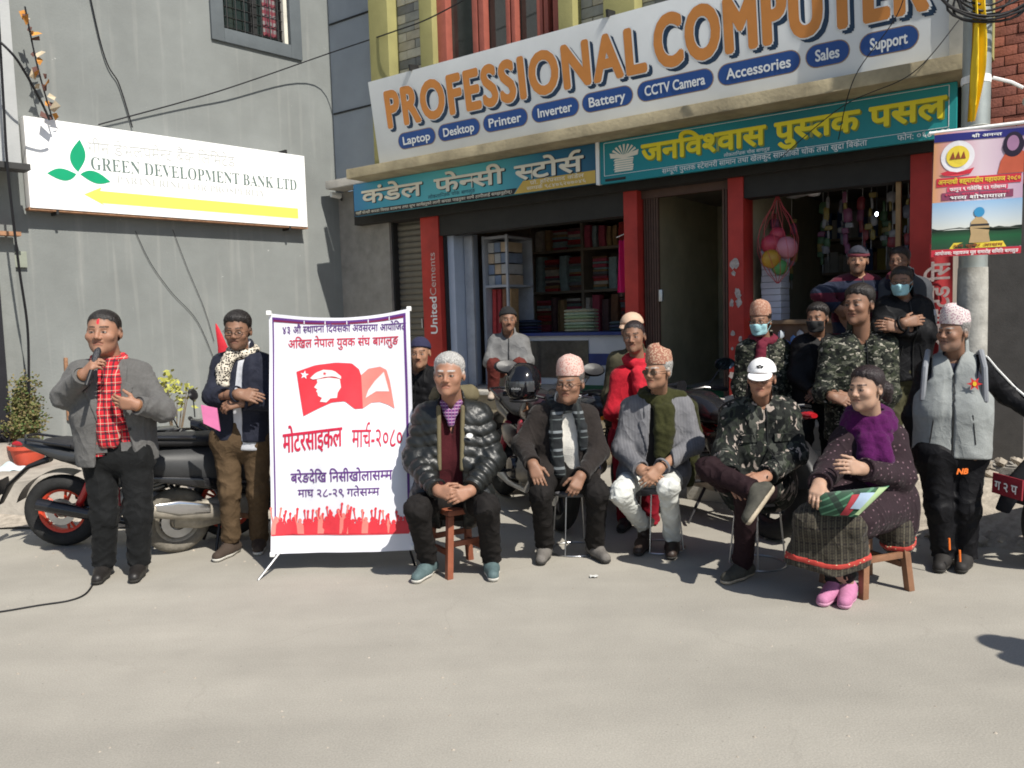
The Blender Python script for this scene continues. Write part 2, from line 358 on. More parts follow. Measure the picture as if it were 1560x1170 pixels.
# ------------------------------------------------------------------ grey bank building on the left
def wall_mat(name, col, stain=.28):
    m = M(name, col, .88, .08, 2.5, .25, 45, var2=.08, s2=.8); t, b, L = base_in(m)
    tc = nd(t, 'ShaderNodeTexCoord'); src = b.inputs['Base Color'].links[0].from_socket
    mp = nd(t, 'ShaderNodeMapping'); mp.inputs['Scale'].default_value = (9, 9, .5); L(tc.outputs['Object'], mp.inputs[0])
    n = nd(t, 'ShaderNodeTexNoise'); n.inputs['Scale'].default_value = 1.2; n.inputs['Detail'].default_value = 5; L(mp.outputs[0], n.inputs['Vector'])
    r = nd(t, 'ShaderNodeMapRange'); r.inputs[1].default_value = .56; r.inputs[2].default_value = .8; r.inputs[3].default_value = 0; r.inputs[4].default_value = stain; L(n.outputs['Fac'], r.inputs[0])
    mx = nd(t, 'ShaderNodeMix'); mx.data_type = 'RGBA'; L(r.outputs[0], mx.inputs[0]); L(src, mx.inputs[6]); mx.inputs[7].default_value = (.42, .41, .38, 1)
    # flaked white patches
    v = nd(t, 'ShaderNodeTexNoise'); v.inputs['Scale'].default_value = 7; v.inputs['Detail'].default_value = 8; v.inputs['Roughness'].default_value = .75; L(tc.outputs['Object'], v.inputs['Vector'])
    r2 = nd(t, 'ShaderNodeMapRange'); r2.inputs[1].default_value = .665; r2.inputs[2].default_value = .70; r2.inputs[3].default_value = 0; r2.inputs[4].default_value = .8; L(v.outputs['Fac'], r2.inputs[0])
    mx2 = nd(t, 'ShaderNodeMix'); mx2.data_type = 'RGBA'; L(r2.outputs[0], mx2.inputs[0]); L(mx.outputs[2], mx2.inputs[6]); mx2.inputs[7].default_value = (.6, .6, .57, 1)
    L(mx2.outputs[2], b.inputs['Base Color']); return m
GW = wall_mat('grey painted plaster', (.195, .207, .201)); GW2 = M('darker grey reveal paint', (.10, .115, .125), .85, .1, 4, .2)
bank = thing('bank_building', 'tall grey plastered building with white bank signboard and small barred window', 'building', LW.M)
wx0, wx1 = -1.50, -.60; wz0 = 5.12
mb = MB(); mb.box(-8, .2, 0, .4, .3, wz0); mb.box(-8, wx0, 0, .4, wz0, 8); mb.box(wx1, .2, 0, .4, wz0, 8); mb.box(wx0, wx1, 0, .4, 6.3, 8); mb.box(-.2, .2, .4, 3, .3, 8)
part('wall', mb, GW, bank)
mb = MB(); a = .16
mb.box(wx0-a, wx0, -.035, .05, wz0-a, 6.3); mb.box(wx1, wx1+a, -.035, .05, wz0-a, 6.3); mb.box(wx0, wx1, -.035, .05, wz0-a, wz0)
part('window_surround', mb, GW2, bank, bevel=.008)
win = part('window', MB().box(wx0, wx1, .16, .2, wz0, 6.3), glassy('dark pane'), bank)
FRM = M('dark steel frame', (.03, .03, .03), .5, metal=.3)
mb = MB()
for x in (wx0, wx0+.43, wx0+.47, wx1-.05): mb.box(x, x+.045, .10, .16, wz0, 6.3)
mb.box(wx0, wx1, .095, .155, wz0, wz0+.045)
part('frame', mb, FRM, win)
for k in range(7):
    x = wx0+.1+k*.115; part('bar', MB().tube([(x, .07, wz0), (x, .07, 6.3)], .007, 6), FRM, win)
for k in range(9): z = wz0+.06+k*.12; part('bar', MB().tube([(wx0, .075, z), (wx1, .075, z)], .006, 6), FRM, win)
part('curtain', MB().grid(lambda a, b: (wx1-.28+.2*a, .145+.01*math.sin(20*a), wz0+.1+1.0*b), 12, 4), stripes('red check curtain', (.22, .2, .2), [(2, .09, .5, 0, (.2, .03, .04)), (0, .05, .4, 0, (.12, .02, .04))]), win)
mb = MB().box(wx1-.05, wx1+.001, .03, .09, wz0, 6.3); part('reveal_strip', mb, M('cream reveal', (.6, .58, .5), .8), win)
# rust pipe, switch box and vertical conduit on the wall
for (p, q, r, nm, mt) in [((100, 545), (105, 640), .02, 'pipe', M('rust', (.30, .16, .09), .9, .4, 20))]:
    a_, b_ = LW.hit(*p, -.02), LW.hit(*q, -.02); part(nm, MB().tube([(a_[0], -.02, a_[1]), (b_[0], -.02, b_[1])], r, 8), mt, bank)
u_, z_ = LW.hit(25, 395, -.02); part('meter_box', MB().box(u_-.09, u_+.09, -.04, 0, z_-.08, z_+.08), M('grey box', (.25, .27, .22), .6), bank, bevel=.005)
# neighbouring pale building at the left edge
nb = thing('corner_building', 'pale building edge with overhanging upper storey at the left border', 'building', LW.M)
u1, z1 = LW.hit(30, 255, -.25); 
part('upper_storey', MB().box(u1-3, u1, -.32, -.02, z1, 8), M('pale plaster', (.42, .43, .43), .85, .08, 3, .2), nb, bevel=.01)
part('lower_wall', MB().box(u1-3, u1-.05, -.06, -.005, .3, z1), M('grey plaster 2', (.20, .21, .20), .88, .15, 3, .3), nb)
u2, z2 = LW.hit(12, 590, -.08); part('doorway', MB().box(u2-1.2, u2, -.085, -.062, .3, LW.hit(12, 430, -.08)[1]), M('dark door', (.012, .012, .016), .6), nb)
part('bracket', MB().box(u1-.5, u1+.02, -.5, -.3, z1-.06, z1-.003), M('black slab', (.04, .04, .04), .8), nb)
u3, z3 = LW.hit(30, 357, -.15); part('awning_bar', MB().box(u3-.8, u3, -.2, -.1, z3-.02, z3+.02), MATS['rust'], nb)
part('door_step', MB().box(u2-1.4, u2-.02, -.28, -.09, .3, .52), KC, nb, bevel=.02)

# bank signboard
SB = Frame(LW.w(0, -.17, 0), math.atan2(1.07, 1))
sx0, sz0 = -3.76, 2.83; sx1, sz1 = -.58, 3.72
sign = thing('bank_signboard', 'white signboard with green leaf logo and yellow arrow on grey wall', 'sign', SB.M)
part('board', MB().box(sx0, sx1, 0, .13, sz0, sz1), M('white acrylic', (.90, .90, .90), .35, .03, 3, 0), sign, bevel=.004)
part('frame_edge', MB().box(sx0-.012, sx1+.012, .012, .125, sz0-.02, sz0+.003), M('rust', (0, 0, 0)), sign)
for u in (sx0+.25, sx1-.25):
    for z in (sz0-.01, sz1+.0): part('bracket', MB().box(u-.012, u+.012, .01, .168, z-.04, z+.05), FRM, sign)
GRN = M('leaf green', (.005, .30, .14), .4, .08, 3, 0); GTX = M('grey green print', (.13, .18, .165), .5, .05, 3, 0); PAL = M('pale print', (.46, .47, .46), .5, .03, 3, 0); PYE = M('pale yellow print', (.87, .80, .12), .5, .03, 3, 0)
def leaf(cx, cz, ang, L, W, n=14):
    pts = []
    for i in range(n+1): t = i/n; pts.append((t*L, W*math.sin(PI*t**.8)))
    for i in range(n-1, 0, -1): t = i/n; pts.append((t*L, -W*.75*math.sin(PI*t**1.1)))
    c, s = math.cos(ang), math.sin(ang); return [(cx+x*c-z*s, cz+x*s+z*c) for x, z in pts]
lx, lz = SB.hit(119, 265)
def leafto(px, py, W):
    x, z = SB.hit(px, py); dx, dz = x-lx, z-lz; L = math.hypot(dx, dz); a = math.atan2(dz, dx)
    part('leaf_logo', MB().poly(leaf(lx+dx*.06, lz+dz*.06, a, L*.95, W), -.003), GRN, sign, fixn=False)
leafto(121, 213, .085); leafto(72, 264, .07); leafto(168, 277, .07)
def fitpx(F, parent, s, px0, px1, py0, pyh, mat, v=0, **k):
    """lettering between two sight lines on a board: baseline pixel py0 at both ends, cap height in metres pyh"""
    (xa, za), (xb, zb) = F.hit(*px0, v), F.hit(*px1, v)
    return text(parent, s, xa, xb, za, pyh, mat, y=v-.003, skew=(zb-za)/(xb-xa), **k)
B0 = 0x1D400
ser = lambda s: ''.join(chr(B0+ord(c)-65) if c.isalpha() else c for c in s)
fitpx(SB, sign, ser('GREEN DEVELOPMENT BANK LTD'), (139, 258), (452, 290), 0, .125, GTX, bold=-.004)
fitpx(SB, sign, 'ग्रीन डेभलपमेन्ट बैंक लिमिटेड', (134, 233), (358, 254), 0, .12, PAL, bold=-.004)
fitpx(SB, sign, ser('PARTNERING FOR PROSPERITY'), (178, 278), (404, 300), 0, .07, PAL, bold=-.012)
(ax, az), (bx, bz) = SB.hit(128, 296), SB.hit(454, 324)
dz_ = (bz-az)
part('arrow', MB().poly([(ax, az), (ax+.18, az+.09), (ax+.16, az+.05), (bx, az+.05+dz_*.0), (bx, az-.075), (ax+.17, az-.075), (ax+.2, az-.1)][::-1], -.003), PYE, sign, fixn=False)

# ------------------------------------------------------------------ shop building
shop = thing('shop_building', 'two storey shop building with olive pillars, brick panels and red pillars', 'building', SH.M)
OLV = M('olive paint', (.30, .28, .115), .8, .1, 4, .2, var2=.1); RED = M('red paint', (.42, .035, .025), .55, .12, 5, .12, 50, var2=.12, s2=3); REDW = M('salmon red wood', (.30, .085, .06), .6, .12, 10, .15)
GREYW = M('blue grey plaster', (.30, .33, .36), .85, .06, 3, .2)
part('side_wall', MB().box(-3.02, -1.935, .30, .6, 3.445, 8), GREYW, shop)
part('side_ledge', MB().box(-2.9, -2.13, .0, .32, 3.335, 3.44), ST, shop, bevel=.01)
for k, z in enumerate((4.35, 5.5)): part('joint_rail', MB().box(-3.0, -1.94, .285, .299, z, z+.02), FRM, shop)
# upper storey
U = lambda px: SH.hit(px, 40, .05)[0]
P1, P2, P3, P4, P5, P6, P7, P8 = -1.93, -1.62, -1.14, -.93, .76, .89, 1.17, 1.56
part('upper_wall', MB().box(-1.9, 5.0, .25, .5, 3.45, 8), M('inner wall', (.2, .18, .12), .9), shop)
for a, b in ((-1.93, -1.62), (-1.12, -.93), (.76, .93), (1.28, 1.62), (2.15, 2.5), (3.2, 3.55), (4.3, 4.6)): part('pillar', MB().box(a, b, -.06, .249, 3.45, 8), OLV, shop, bevel=.006)
BR = [M('pale stone brick', (.50, .47, .38), .85, .15, 9, .4, 60), M('grey stone brick', (.30, .30, .27), .85, .15, 9, .4, 60), M('tan stone brick', (.42, .38, .29), .85, .15, 9, .4, 60), M('dark stone brick', (.19, .19, .18), .85, .15, 9, .4, 60)]
MORT = M('mortar', (.08, .075, .07), .95)
bmesh_cache = {}
def bricks(parent, x0, x1, z0, z1, y, bw, bh, mats, rnd, gap=.008, dep=.05, wts=None):
    mats = mats if isinstance(mats, list) else [mats]
    r = 0; z = z0
    while z < z1-.01:
        x = x0-(bw*.5 if r % 2 else 0)
        while x < x1-.005:
            a, b = max(x, x0), min(x+bw, x1)
            if b-a > .02:
                k = (round(b-a-gap, 3), round(bh-gap, 3), rnd.choices(range(len(mats)), wts)[0], id(mats))
                if k not in bmesh_cache:
                    o = part('brick', MB().box(0, k[0], 0, dep, 0, k[1]), mats[k[2]], parent, bevel=.003); bmesh_cache[k] = o
                else: o = bmesh_cache[k].copy(); COL.objects.link(o); o.parent = parent
                o.location = (a, y-rnd.random()*.008, z)
            x += bw
        z += bh; r += 1
for a, b in ((-1.62, -1.12), (.93, 1.28), (1.62, 2.15), (2.5, 3.2)):
    part('mortar_bed', MB().box(a, b, .16, .248, 3.45, 6), MORT, shop); bricks(shop, a, b, 4.2, 5.6, .12, .27, .105, BR, rng, wts=[4, 3, 3, 2])
# red timber window
wx0, wx1 = -.93, .76
wi = part('window', MB().box(wx0, wx1, .14, .16, 3.5, 6), M('window glass', (.05, .06, .05), .08, .3, 3, 0, spec=.7), shop)
for x, ww in ((wx0, .13), (-.42, .07), (-.33, .07), (.04, .05), (.11, .05), (.44, .07), (.53, .05), (wx1-.12, .12)): part('mullion', MB().box(x, x+ww, .03, .139, 3.5, 6), REDW, wi, bevel=.006)
part('mullion', MB().box(wx0, wx1, .04, .137, 3.5, 3.62), REDW, wi, bevel=.006)
# canopy slab and lower structure
part('canopy_slab', MB().box(-2.12, 4.47, -.36, .4, 3.33, 3.445), M('canopy cement', (.33, .28, .18), .9, .2, 6, .4, 30, var2=.2, s2=2), shop, bevel=.012)
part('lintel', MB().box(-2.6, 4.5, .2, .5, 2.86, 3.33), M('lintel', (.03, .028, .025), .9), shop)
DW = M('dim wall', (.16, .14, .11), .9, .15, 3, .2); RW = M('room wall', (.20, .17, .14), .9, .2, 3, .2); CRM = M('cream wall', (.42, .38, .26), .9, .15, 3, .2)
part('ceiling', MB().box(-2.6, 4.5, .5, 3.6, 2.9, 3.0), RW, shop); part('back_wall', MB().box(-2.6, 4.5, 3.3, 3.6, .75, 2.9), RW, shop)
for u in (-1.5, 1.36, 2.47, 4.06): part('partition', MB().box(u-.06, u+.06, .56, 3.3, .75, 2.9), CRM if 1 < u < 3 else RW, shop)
pl = []
for a, b in ((-1.53, -1.24), (1.285, 1.44), (2.40, 2.55), (3.985, 4.15)): pl.append(part('red_pillar', MB().box(a, b, .28, .555, .75, 2.86), RED, shop, bevel=.006))
CONC = M('bare concrete', (.26, .245, .22), .92, .2, 5, .5, 30)
part('concrete_wall', MB().box(-3.02, -2.1, .32, .95, 0, 3.333), CONC, shop)
SHT = M('shutter steel', (.17, .155, .125), .55, .15, 6, .1, 40, metal=.4)
shu = part('rolling_shutter', MB().box(-2.1, -1.53, .47, .5, .3, 2.86), SHT, shop)
sl_ = None
for k in range(34):
    z = .32+k*.075
    if sl_ is None: sl_ = part('slat', MB().lathe([(.0375, 0), (.0375, .57)], 10, ey=.5), SHT, shu, smooth=True); sl_.rotation_euler = (0, PI/2, 0); o = sl_
    else: o = copyo(sl_, shu)
    o.location = (-2.1, .462, z)
part('shutter_rail', MB().box(-2.14, -2.07, .36, .46, .3, 2.86), FRM, shop); part('shutter_lock', MB().box(-1.68, -1.66, .40, .43, 1.5, 1.62), M('steel', (.5, .5, .5), .35, metal=.9), shop)
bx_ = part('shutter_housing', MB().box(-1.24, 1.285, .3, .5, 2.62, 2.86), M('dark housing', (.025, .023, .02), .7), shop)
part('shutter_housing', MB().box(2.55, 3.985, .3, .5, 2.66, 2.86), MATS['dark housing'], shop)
# lettering painted up the first red pillar and white marks on the others
WTX = M('white lettering', (.78, .78, .76), .5, .06, 6, 0); LTX = M('faded lettering', (.50, .40, .37), .6, .3, 30, 0)
(u_, z0_) = SH.hit(667, 508, .28); z1_ = SH.hit(662, 400, .28)[1]
text(pl[0], 'United', u_, u_+.45, z0_, .11, WTX, y=.276, bold=.02, rot=PI/2)
text(pl[0], 'Cements', u_, u_+.52, z0_+.47, .10, LTX, y=.276, rot=PI/2)
def blob_poly(cx, cz, r, rnd, n=9): return [(cx+r*(.5+rnd.random()*.6)*math.cos(2*PI*i/n), cz+r*1.3*(.5+rnd.random()*.6)*math.sin(2*PI*i/n)) for i in range(n)]
for k in range(11):
    part('torn_paper', MB().poly(blob_poly(2.475+rng.uniform(-.045, .045), rng.uniform(.9, 2.3), rng.uniform(.012, .055), rng, 11), .276-.0008*k), M('torn paper', (.42, .36, .33), .9, .4, 30, 0), pl[2], fixn=False)
for k in range(5): part('torn_paper', MB().poly(blob_poly(4.06+rng.uniform(-.05, .05), rng.uniform(.9, 2.3), rng.uniform(.012, .045), rng, 11), .276-.0008*k), MATS['torn paper'], pl[3], fixn=False)

# --- big signboard
lean = math.atan2(.13, .88)
PS = Frame(SH.w(0, -.22, 3.47), math.atan2(-.72, 1), lean)
psg = thing('computer_signboard', 'long white signboard with orange block letters and blue pills above canopy', 'sign', PS.M)
px0, px1 = -1.69, 4.33
part('board', MB().box(px0, px1, 0, .06, 0, .93), M('signboard white', (.66, .68, .68), .55, .05, 2, .03, var2=.07, s2=.9), psg, bevel=.004)
part('end_frame', MB().box(px1+.002, px1+.1, -.02, .1, -.02, .93), M('grey trim', (.4, .39, .35), .7), psg)
for u in (-1.0, 1.5, 3.4): part('bracket', MB().box(u-.012, u+.012, -.03, .12, .925, .99), FRM, psg)
ORG = M('orange print', (.56, .22, .05), .5, .06, 6, 0); NAV = M('navy print', (.012, .035, .075), .5, .06, 6, 0); PWH = M('print white', (.72, .74, .74), .5, .03, 6, 0); PBL = M('pill blue', (.016, .065, .24), .5, .06, 6, 0); PBR = M('pill brown edge', (.30, .20, .14), .6, .06, 6, 0)
for s, pa, pb, h in (('PROFESSIONAL', 594, 985, .40), ('COMPUTER', 1003, 1412, .44)):
    ya = {594: 195, 985: 122, 1003: 112, 1412: 40}
    (xa, za), (xb, zb) = PS.hit(pa, ya[pa]), PS.hit(pb, ya[pb])
    for mt, dx, dz, bo, yy in ((NAV, .038, -.035, .05, -.003), (PWH, 0, 0, .058, -.006), (ORG, 0, 0, .038, -.009)):
        text(psg, s, xa+dx-(bo-.038)*.3, xb+dx+(bo-.038)*.3, .385+dz, h, mt, y=yy, bold=bo, track=.075)
for s, pa, pb, y0, y1 in (('Laptop', 607, 663, 212, 205), ('Desktop', 668, 731, 201, 193), ('Printer', 737, 804, 190, 182), ('Inverter', 811, 882, 175, 165), ('Battery', 888, 964, 160, 148), ('CCTV Camera', 972, 1087, 143, 128), ('Accessories', 1095, 1219, 123, 105), ('Sales', 1229, 1294, 100, 90), ('Support', 1311, 1399, 83, 66)):
    xa, xb = PS.hit(pa, y0)[0], PS.hit(pb, y1)[0]; zc, h = .20, .085
    def pill(h, e): return [(xb-h-e+(h+e)*math.cos(t)+e, zc+(h+e)*math.sin(t)) for t in [-PI/2+PI*i/10 for i in range(11)]] + [(xa+h-(h+e)*math.sin(t), zc+(h+e)*math.cos(t)) for t in [PI*i/10 for i in range(11)]]
    part('pill', MB().poly(pill(h, .008), -.003), PBR, psg, fixn=False); part('pill', MB().poly(pill(h, 0), -.005), PBL, psg, fixn=False)
    text(psg, s, xa+.075, xb-.075, zc-.042, .09, PWH, y=-.008, bold=.022)

# --- clothing shop signboard
def gradmat(name, pts, axis=0, x0=0, x1=1, rough=.45, tilt=0):
    m = M(name, (.5, .5, .5), rough, .0, 4, .02); t, b, L = base_in(m)
    tc = nd(t, 'ShaderNodeTexCoord'); sp = nd(t, 'ShaderNodeSeparateXYZ'); L(tc.outputs['Object'], sp.inputs[0])
    r = nd(t, 'ShaderNodeMapRange'); r.inputs[1].default_value = x0; r.inputs[2].default_value = x1; L(sp.outputs[axis], r.inputs[0])
    cr = ramp(t, pts, 'LINEAR'); L(r.outputs[0], cr.inputs[0]); L(cr.outputs[0], b.inputs['Base Color']); return m
TB = Frame(SH.w(0, -.03, 0), math.atan2(-.72, 1))
t1 = thing('clothing_shop_signboard', 'turquoise signboard with cream Devanagari letters above the clothing shop', 'sign', TB.M)
part('board', MB().box(-2.35, 1.15, 0, .05, 2.93, 3.325), gradmat('turquoise print', [(0, (.015, .18, .38)), (.12, (.015, .28, .42)), (.45, (.10, .46, .50)), (.62, (.08, .40, .46)), (.85, (.015, .13, .25)), (1, (.012, .09, .16))], 0, -2.35, 1.15), t1)
part('frame_edge', MB().box(1.15, 1.19, -.01, .05, 2.91, 3.33), WHITE, t1)
CREAM = M('cream print', (.74, .70, .58), .5, .05, 6, 0); BLK = M('black print', (.015, .015, .018), .5, .05, 6, 0); GOLD = M('gold print', (.56, .38, .08), .5, .06, 6, 0)
(xa, _), (xb, _) = TB.hit(800, 300), TB.hit(908, 285)
part('gold_panel', MB().poly([(xa-.14, 2.933), (1.14, 2.933), (1.14, 3.06), (xa-.02, 3.06)], -.0035), GOLD, t1, fixn=False)
part('black_strip', MB().poly([(-2.345, 2.932), (xa-.15, 2.932), (xa-.10, 2.995), (-2.345, 2.995)], -.002), BLK, t1, fixn=False)
for s, pa, pb in (('कंडेल', 551, 642), ('फेन्सी', 662, 768), ('स्टोर्स', 785, 889)):
    xa, xb = TB.hit(pa, 280)[0], TB.hit(pb, 250)[0]
    text(t1, s, xa+.014, xb+.014, 3.066, .155, BLK, y=-.004, bold=.034); text(t1, s, xa, xb, 3.075, .155, CREAM, y=-.007, bold=.03)
text(t1, 'लोकतान्त्रिक चोक बागलुङ', TB.hit(652, 293)[0], TB.hit(724, 283)[0], 3.015, .04, NAV)
text(t1, 'यहाँ फेन्सी कपडा विवाह ब्रतबन्ध तथा शुभ कार्यहरुको लागी कपडा पाइनुका साथै हामीलाई सम्झनुहोस्।', -2.32, TB.hit(780, 300)[0], 2.95, .03, CREAM, bold=.01)
text(t1, 'प्रो. हरिप्रसाद कंडेल', TB.hit(808, 285)[0], TB.hit(890, 272)[0], 3.01, .035, CREAM, y=-.006, bold=.01); text(t1, 'सम्पर्क ९८४७६२७७०४६', TB.hit(803, 292)[0], TB.hit(893, 280)[0], 2.955, .035, CREAM, y=-.006, bold=.01)

# --- book shop signboard
t2 = thing('book_shop_signboard', 'teal signboard with yellow Devanagari letters and stacked books above stationery shop', 'sign', TB.M)
TEAL = gradmat('teal print', [(0, (.008, .20, .23)), (.3, (.008, .25, .28)), (.6, (.012, .16, .19)), (1, (.02, .27, .27))], 0, 1.19, 4.36)
part('board', MB().box(1.195, 4.36, .001, .05, 2.91, 3.325), TEAL, t2)
YEL = M('yellow print', (.80, .66, .02), .45, .05, 6, 0); DYE = M('yellow shade print', (.25, .26, .02), .5, .05, 6, 0)
for (a, b, c, d) in ((1.24, 4.31, 2.985, 2.989), (1.24, 4.31, 3.305, 3.309), (1.24, 1.245, 2.985, 3.309), (4.305, 4.31, 2.985, 3.309)): part('border_line', MB().box(a, b, -.002, .0, c, d), WTX, t2)
for s, pa, pb in (('जनविश्वास', 978, 1166), ('पुस्तक', 1181, 1309), ('पसल', 1325, 1441)):
    xa, xb = TB.hit(pa, 230)[0], TB.hit(pb, 180)[0]
    text(t2, s, xa+.012, xb+.012, 3.058, .165, DYE, y=-.003, bold=.04); text(t2, s, xa, xb, 3.07, .165, YEL, y=-.006, bold=.036)
text(t2, 'लोकतान्त्रिक चोक बागलुङ', TB.hit(1103, 235)[0], TB.hit(1173, 222)[0], 3.005, .028, WTX)
text(t2, 'सम्पूर्ण पुस्तक स्टेशनरी सामान तथा खेलकुद सामग्रीको थोक तथा खुद्रा बिक्रेता', TB.hit(1009, 262)[0], TB.hit(1321, 220)[0], 2.932, .045, WTX, bold=.004)
text(t2, 'फोन: ०६८-५२१', TB.hit(1367, 218)[0], TB.hit(1447, 208)[0], 2.932, .045, WTX, bold=.004)
bx, _ = TB.hit(951, 250)
for k in range(6): part('book_print', MB().poly([(bx-.11-.01*(k % 2), 3.01+k*.022), (bx+.09+.008*(k % 3), 3.008+k*.022), (bx+.10, 3.026+k*.022), (bx-.10, 3.028+k*.022)], -.003), CREAM, t2, fixn=False)
for k in range(7):
    a = (k-3)*.33; pts = [(bx, 3.145)] + [(bx+.15*math.sin(a)*(1+.0*j)+.012*j*math.cos(a), 3.16+.11*math.cos(a)-.012*j*math.sin(a)) for j in (-1, 1)]
    part('book_print', MB().poly(pts, -.003), CREAM, t2, fixn=False)
part('book_print', MB().poly([(bx-.15, 3.15), (bx, 3.135), (bx+.15, 3.15), (bx+.16, 3.20), (bx, 3.17), (bx-.16, 3.20)], -.0035), CREAM, t2, fixn=False)
part('nameplate', MB().poly([(1.25, 2.93), (1.48, 2.93), (1.48, 2.955), (1.25, 2.955)], -.003), BLK, t2, fixn=False)

# ------------------------------------------------------------------ inside the clothing shop
def put(o, F=SH): o.matrix_world = F.M @ o.matrix_world; return o
SHELF = M('shelf board', (.22, .18, .14), .7); BLUEP = M('pale blue panel', (.42, .48, .58), .5, .05)
cab = thing('display_cabinet', 'tall pale blue cabinet side standing inside the clothing shop entrance', 'cabinet', SH.M)
part('side_panel', MB().box(-1.22, -1.12, .42, .9, .755, 2.66), BLUEP, cab, bevel=.005); part('edge_strip', MB().box(-1.105, -.98, .6, .64, .755, 2.62), M('white laminate', (.34, .36, .40), .4), cab, bevel=.004); part('edge_strip', MB().box(-1.238, -1.222, .36, .42, .755, 2.66), FRM, cab)
rack = thing('fabric_shelf', 'wall of shelves packed with rolls of dark red and brown cloth', 'shelf', SH.M)
cols = [(.42, .05, .05), (.30, .04, .045), (.24, .12, .07), (.34, .22, .11), (.16, .16, .18), (.26, .34, .36), (.5, .45, .4), (.14, .08, .08), (.42, .08, .12), (.16, .22, .2)]
CM = [M('cloth %d' % i, c, .9, .2, 20, .3) for i, c in enumerate(cols)]
for k, z in enumerate((1.32, 1.92, 2.5)): part('shelf', MB().box(-1.4, 1.28, 2.5, 3.28, z, z+.035), SHELF, rack)
for u in (-1.42, -.55, .35, 1.25): part('upright', MB().box(u, u+.04, 2.49, 3.28, .755, 2.88), SHELF, rack)
rr = random.Random(3)
for zb, zt in ((.80, 1.3), (1.36, 1.9), (1.96, 2.48), (2.54, 2.86)):
    u = -1.36
    while u < 1.22:
        ww = rr.uniform(.06, .16); h = (zt-zb)*rr.uniform(.82, .97)
        if rr.random() < .22 and u < 1.0:
            ww = .24; zz = zb
            while zz < zb+(zt-zb)*.85: t_ = rr.uniform(.025, .05); part('folded_cloth', MB().box(u+rr.uniform(0, .015), u+ww-rr.uniform(0, .015), 2.55+rr.uniform(0, .03), 2.8, zz, zz+t_-.004), rr.choice(CM), rack, bevel=.008); zz += t_
        elif rr.random() < .93: part('cloth_roll', MB().loft([(zb, u+ww/2, 2.62+rr.uniform(0, .04), ww/2, .1), (zb+h*.5, u+ww/2, 2.62, ww/2*.97, .1), (zb+h, u+ww/2, 2.63, ww/2*.95, .09)], 8, 'z', 3), rr.choice(CM), rack, smooth=True)
        u += ww+.012
# nearer left shelf with boxes
rk2 = thing('box_shelf', 'narrow white shelf of boxed goods behind the pale blue cabinet', 'shelf', SH.M)
part('frame', MB().box(-.98, -.94, .8, 1.4, .755, 2.62).box(-.62, -.59, .8, .83, .755, 2.62).box(-.94, -.62, .8, 1.4, 1.98, 2.01).box(-.94, -.62, .8, 1.4, 2.58, 2.61).box(-.94, -.62, 1.38, 1.4, .755, 2.6), M('white laminate', (0, 0, 0)), rk2)
for r in range(4):
    for c in range(3): part('box', MB().box(-.93+c*.1, -.84+c*.1, .86, 1.2, 2.012+r*.135, 2.13+r*.135), M('carton %d' % ((r+c) % 3), [(.4, .4, .4), (.2, .25, .35), (.45, .35, .25)][(r+c) % 3], .8), rk2, bevel=.003)
for c in range(4): part('cloth_roll', MB().loft([(1.4, -.9+c*.08, .98, .036, .1), (1.96, -.9+c*.08, 1.0, .036, .1)], 8, 'z', 3), CM[c % 4], rk2, smooth=True)
ct = thing('shop_counter', 'white shop counter with navy blue stripe inside the clothing shop', 'counter', SH.M)
CW = M('counter white', (.56, .57, .6), .45, .05); CB = M('counter blue', (.02, .04, .18), .45)
part('body', MB().box(-1.0, 1.26, 1.15, 1.6, .755, 1.36), CW, ct, bevel=.006); part('stripe', MB().box(-1.002, 1.262, 1.142, 1.15, 1.0, 1.14), CB, ct); part('top', MB().box(-1.04, 1.27, 1.08, 1.66, 1.36, 1.40), CB, ct, bevel=.005)
part('glass_front', MB().box(-.66, .33, 1.135, 1.142, .84, 1.30), M('dark showcase', (.05, .045, .04), .15, .4, 12, 0, spec=.6), ct)
for i, (u, z, n) in enumerate(((.12, 1.40, 7), (-.72, 1.40, 4), (.75, 1.40, 3), (1.05, 1.40, 4))):
    ps = thing('folded_clothes', ['pale pile of folded clothes on the counter beside the seated person', 'dark pile of folded clothes at the cabinet end of the counter', 'low green pile of folded cloth at the counter middle', 'dark red pile of folded cloth at the right counter end'][i], 'clothes', SH.M)
    for k in range(n):
        cc = [(.5, .46, .38), (.05, .05, .08), (.06, .12, .12), (.14, .02, .03)][i]
        part('garment', MB().loft([(u-.2+rr.uniform(-.02, .02), 1.36, z+.02+k*.04, .05, .012), (u-.17, 1.36, z+.02+k*.04, .15, .022), (u+.1, 1.36, z+.022+k*.04, .15, .024), (u+.2, 1.36, z+.02+k*.04, .06, .014)], 12), M('garment %d%d' % (i, k % 3), tuple(c*rr.uniform(.6, 1.2) for c in cc), .9, .2, 30, .4, 50), ps, smooth=True)
gm = thing('hanging_garment', 'bright pink garment on a hanger beside the red pillar', 'clothes', SH.M)
def garment(mb, x, y, z0, z1, w):
    return mb.grid(lambda a, b: (x+(a-.5)*w*(1-.25*b*b), y+.03*math.sin(14*a+2*b), z0+(z1-z0)*b), 16, 8).grid(lambda a, b: (x+(.5-a)*w*(1-.25*b*b), y+.06+.02*math.sin(11*a), z0+(z1-z0)*b), 16, 8)
part('cloth', garment(MB(), 1.10, .62, 1.84, 2.40, .17), M('pink cloth', (.62, .02, .16), .85, .1, 12, .2), gm, smooth=True)
part('hook', MB().tube([(1.0, .65, 2.44), (1.1, .65, 2.47), (1.2, .65, 2.44)], .006, 6).tube([(1.1, .65, 2.46), (1.1, .65, 2.6)], .004, 6), WHITE, gm)
gm = thing('hanging_garment', 'dull brown garment hanging next to the pink one', 'clothes', SH.M)
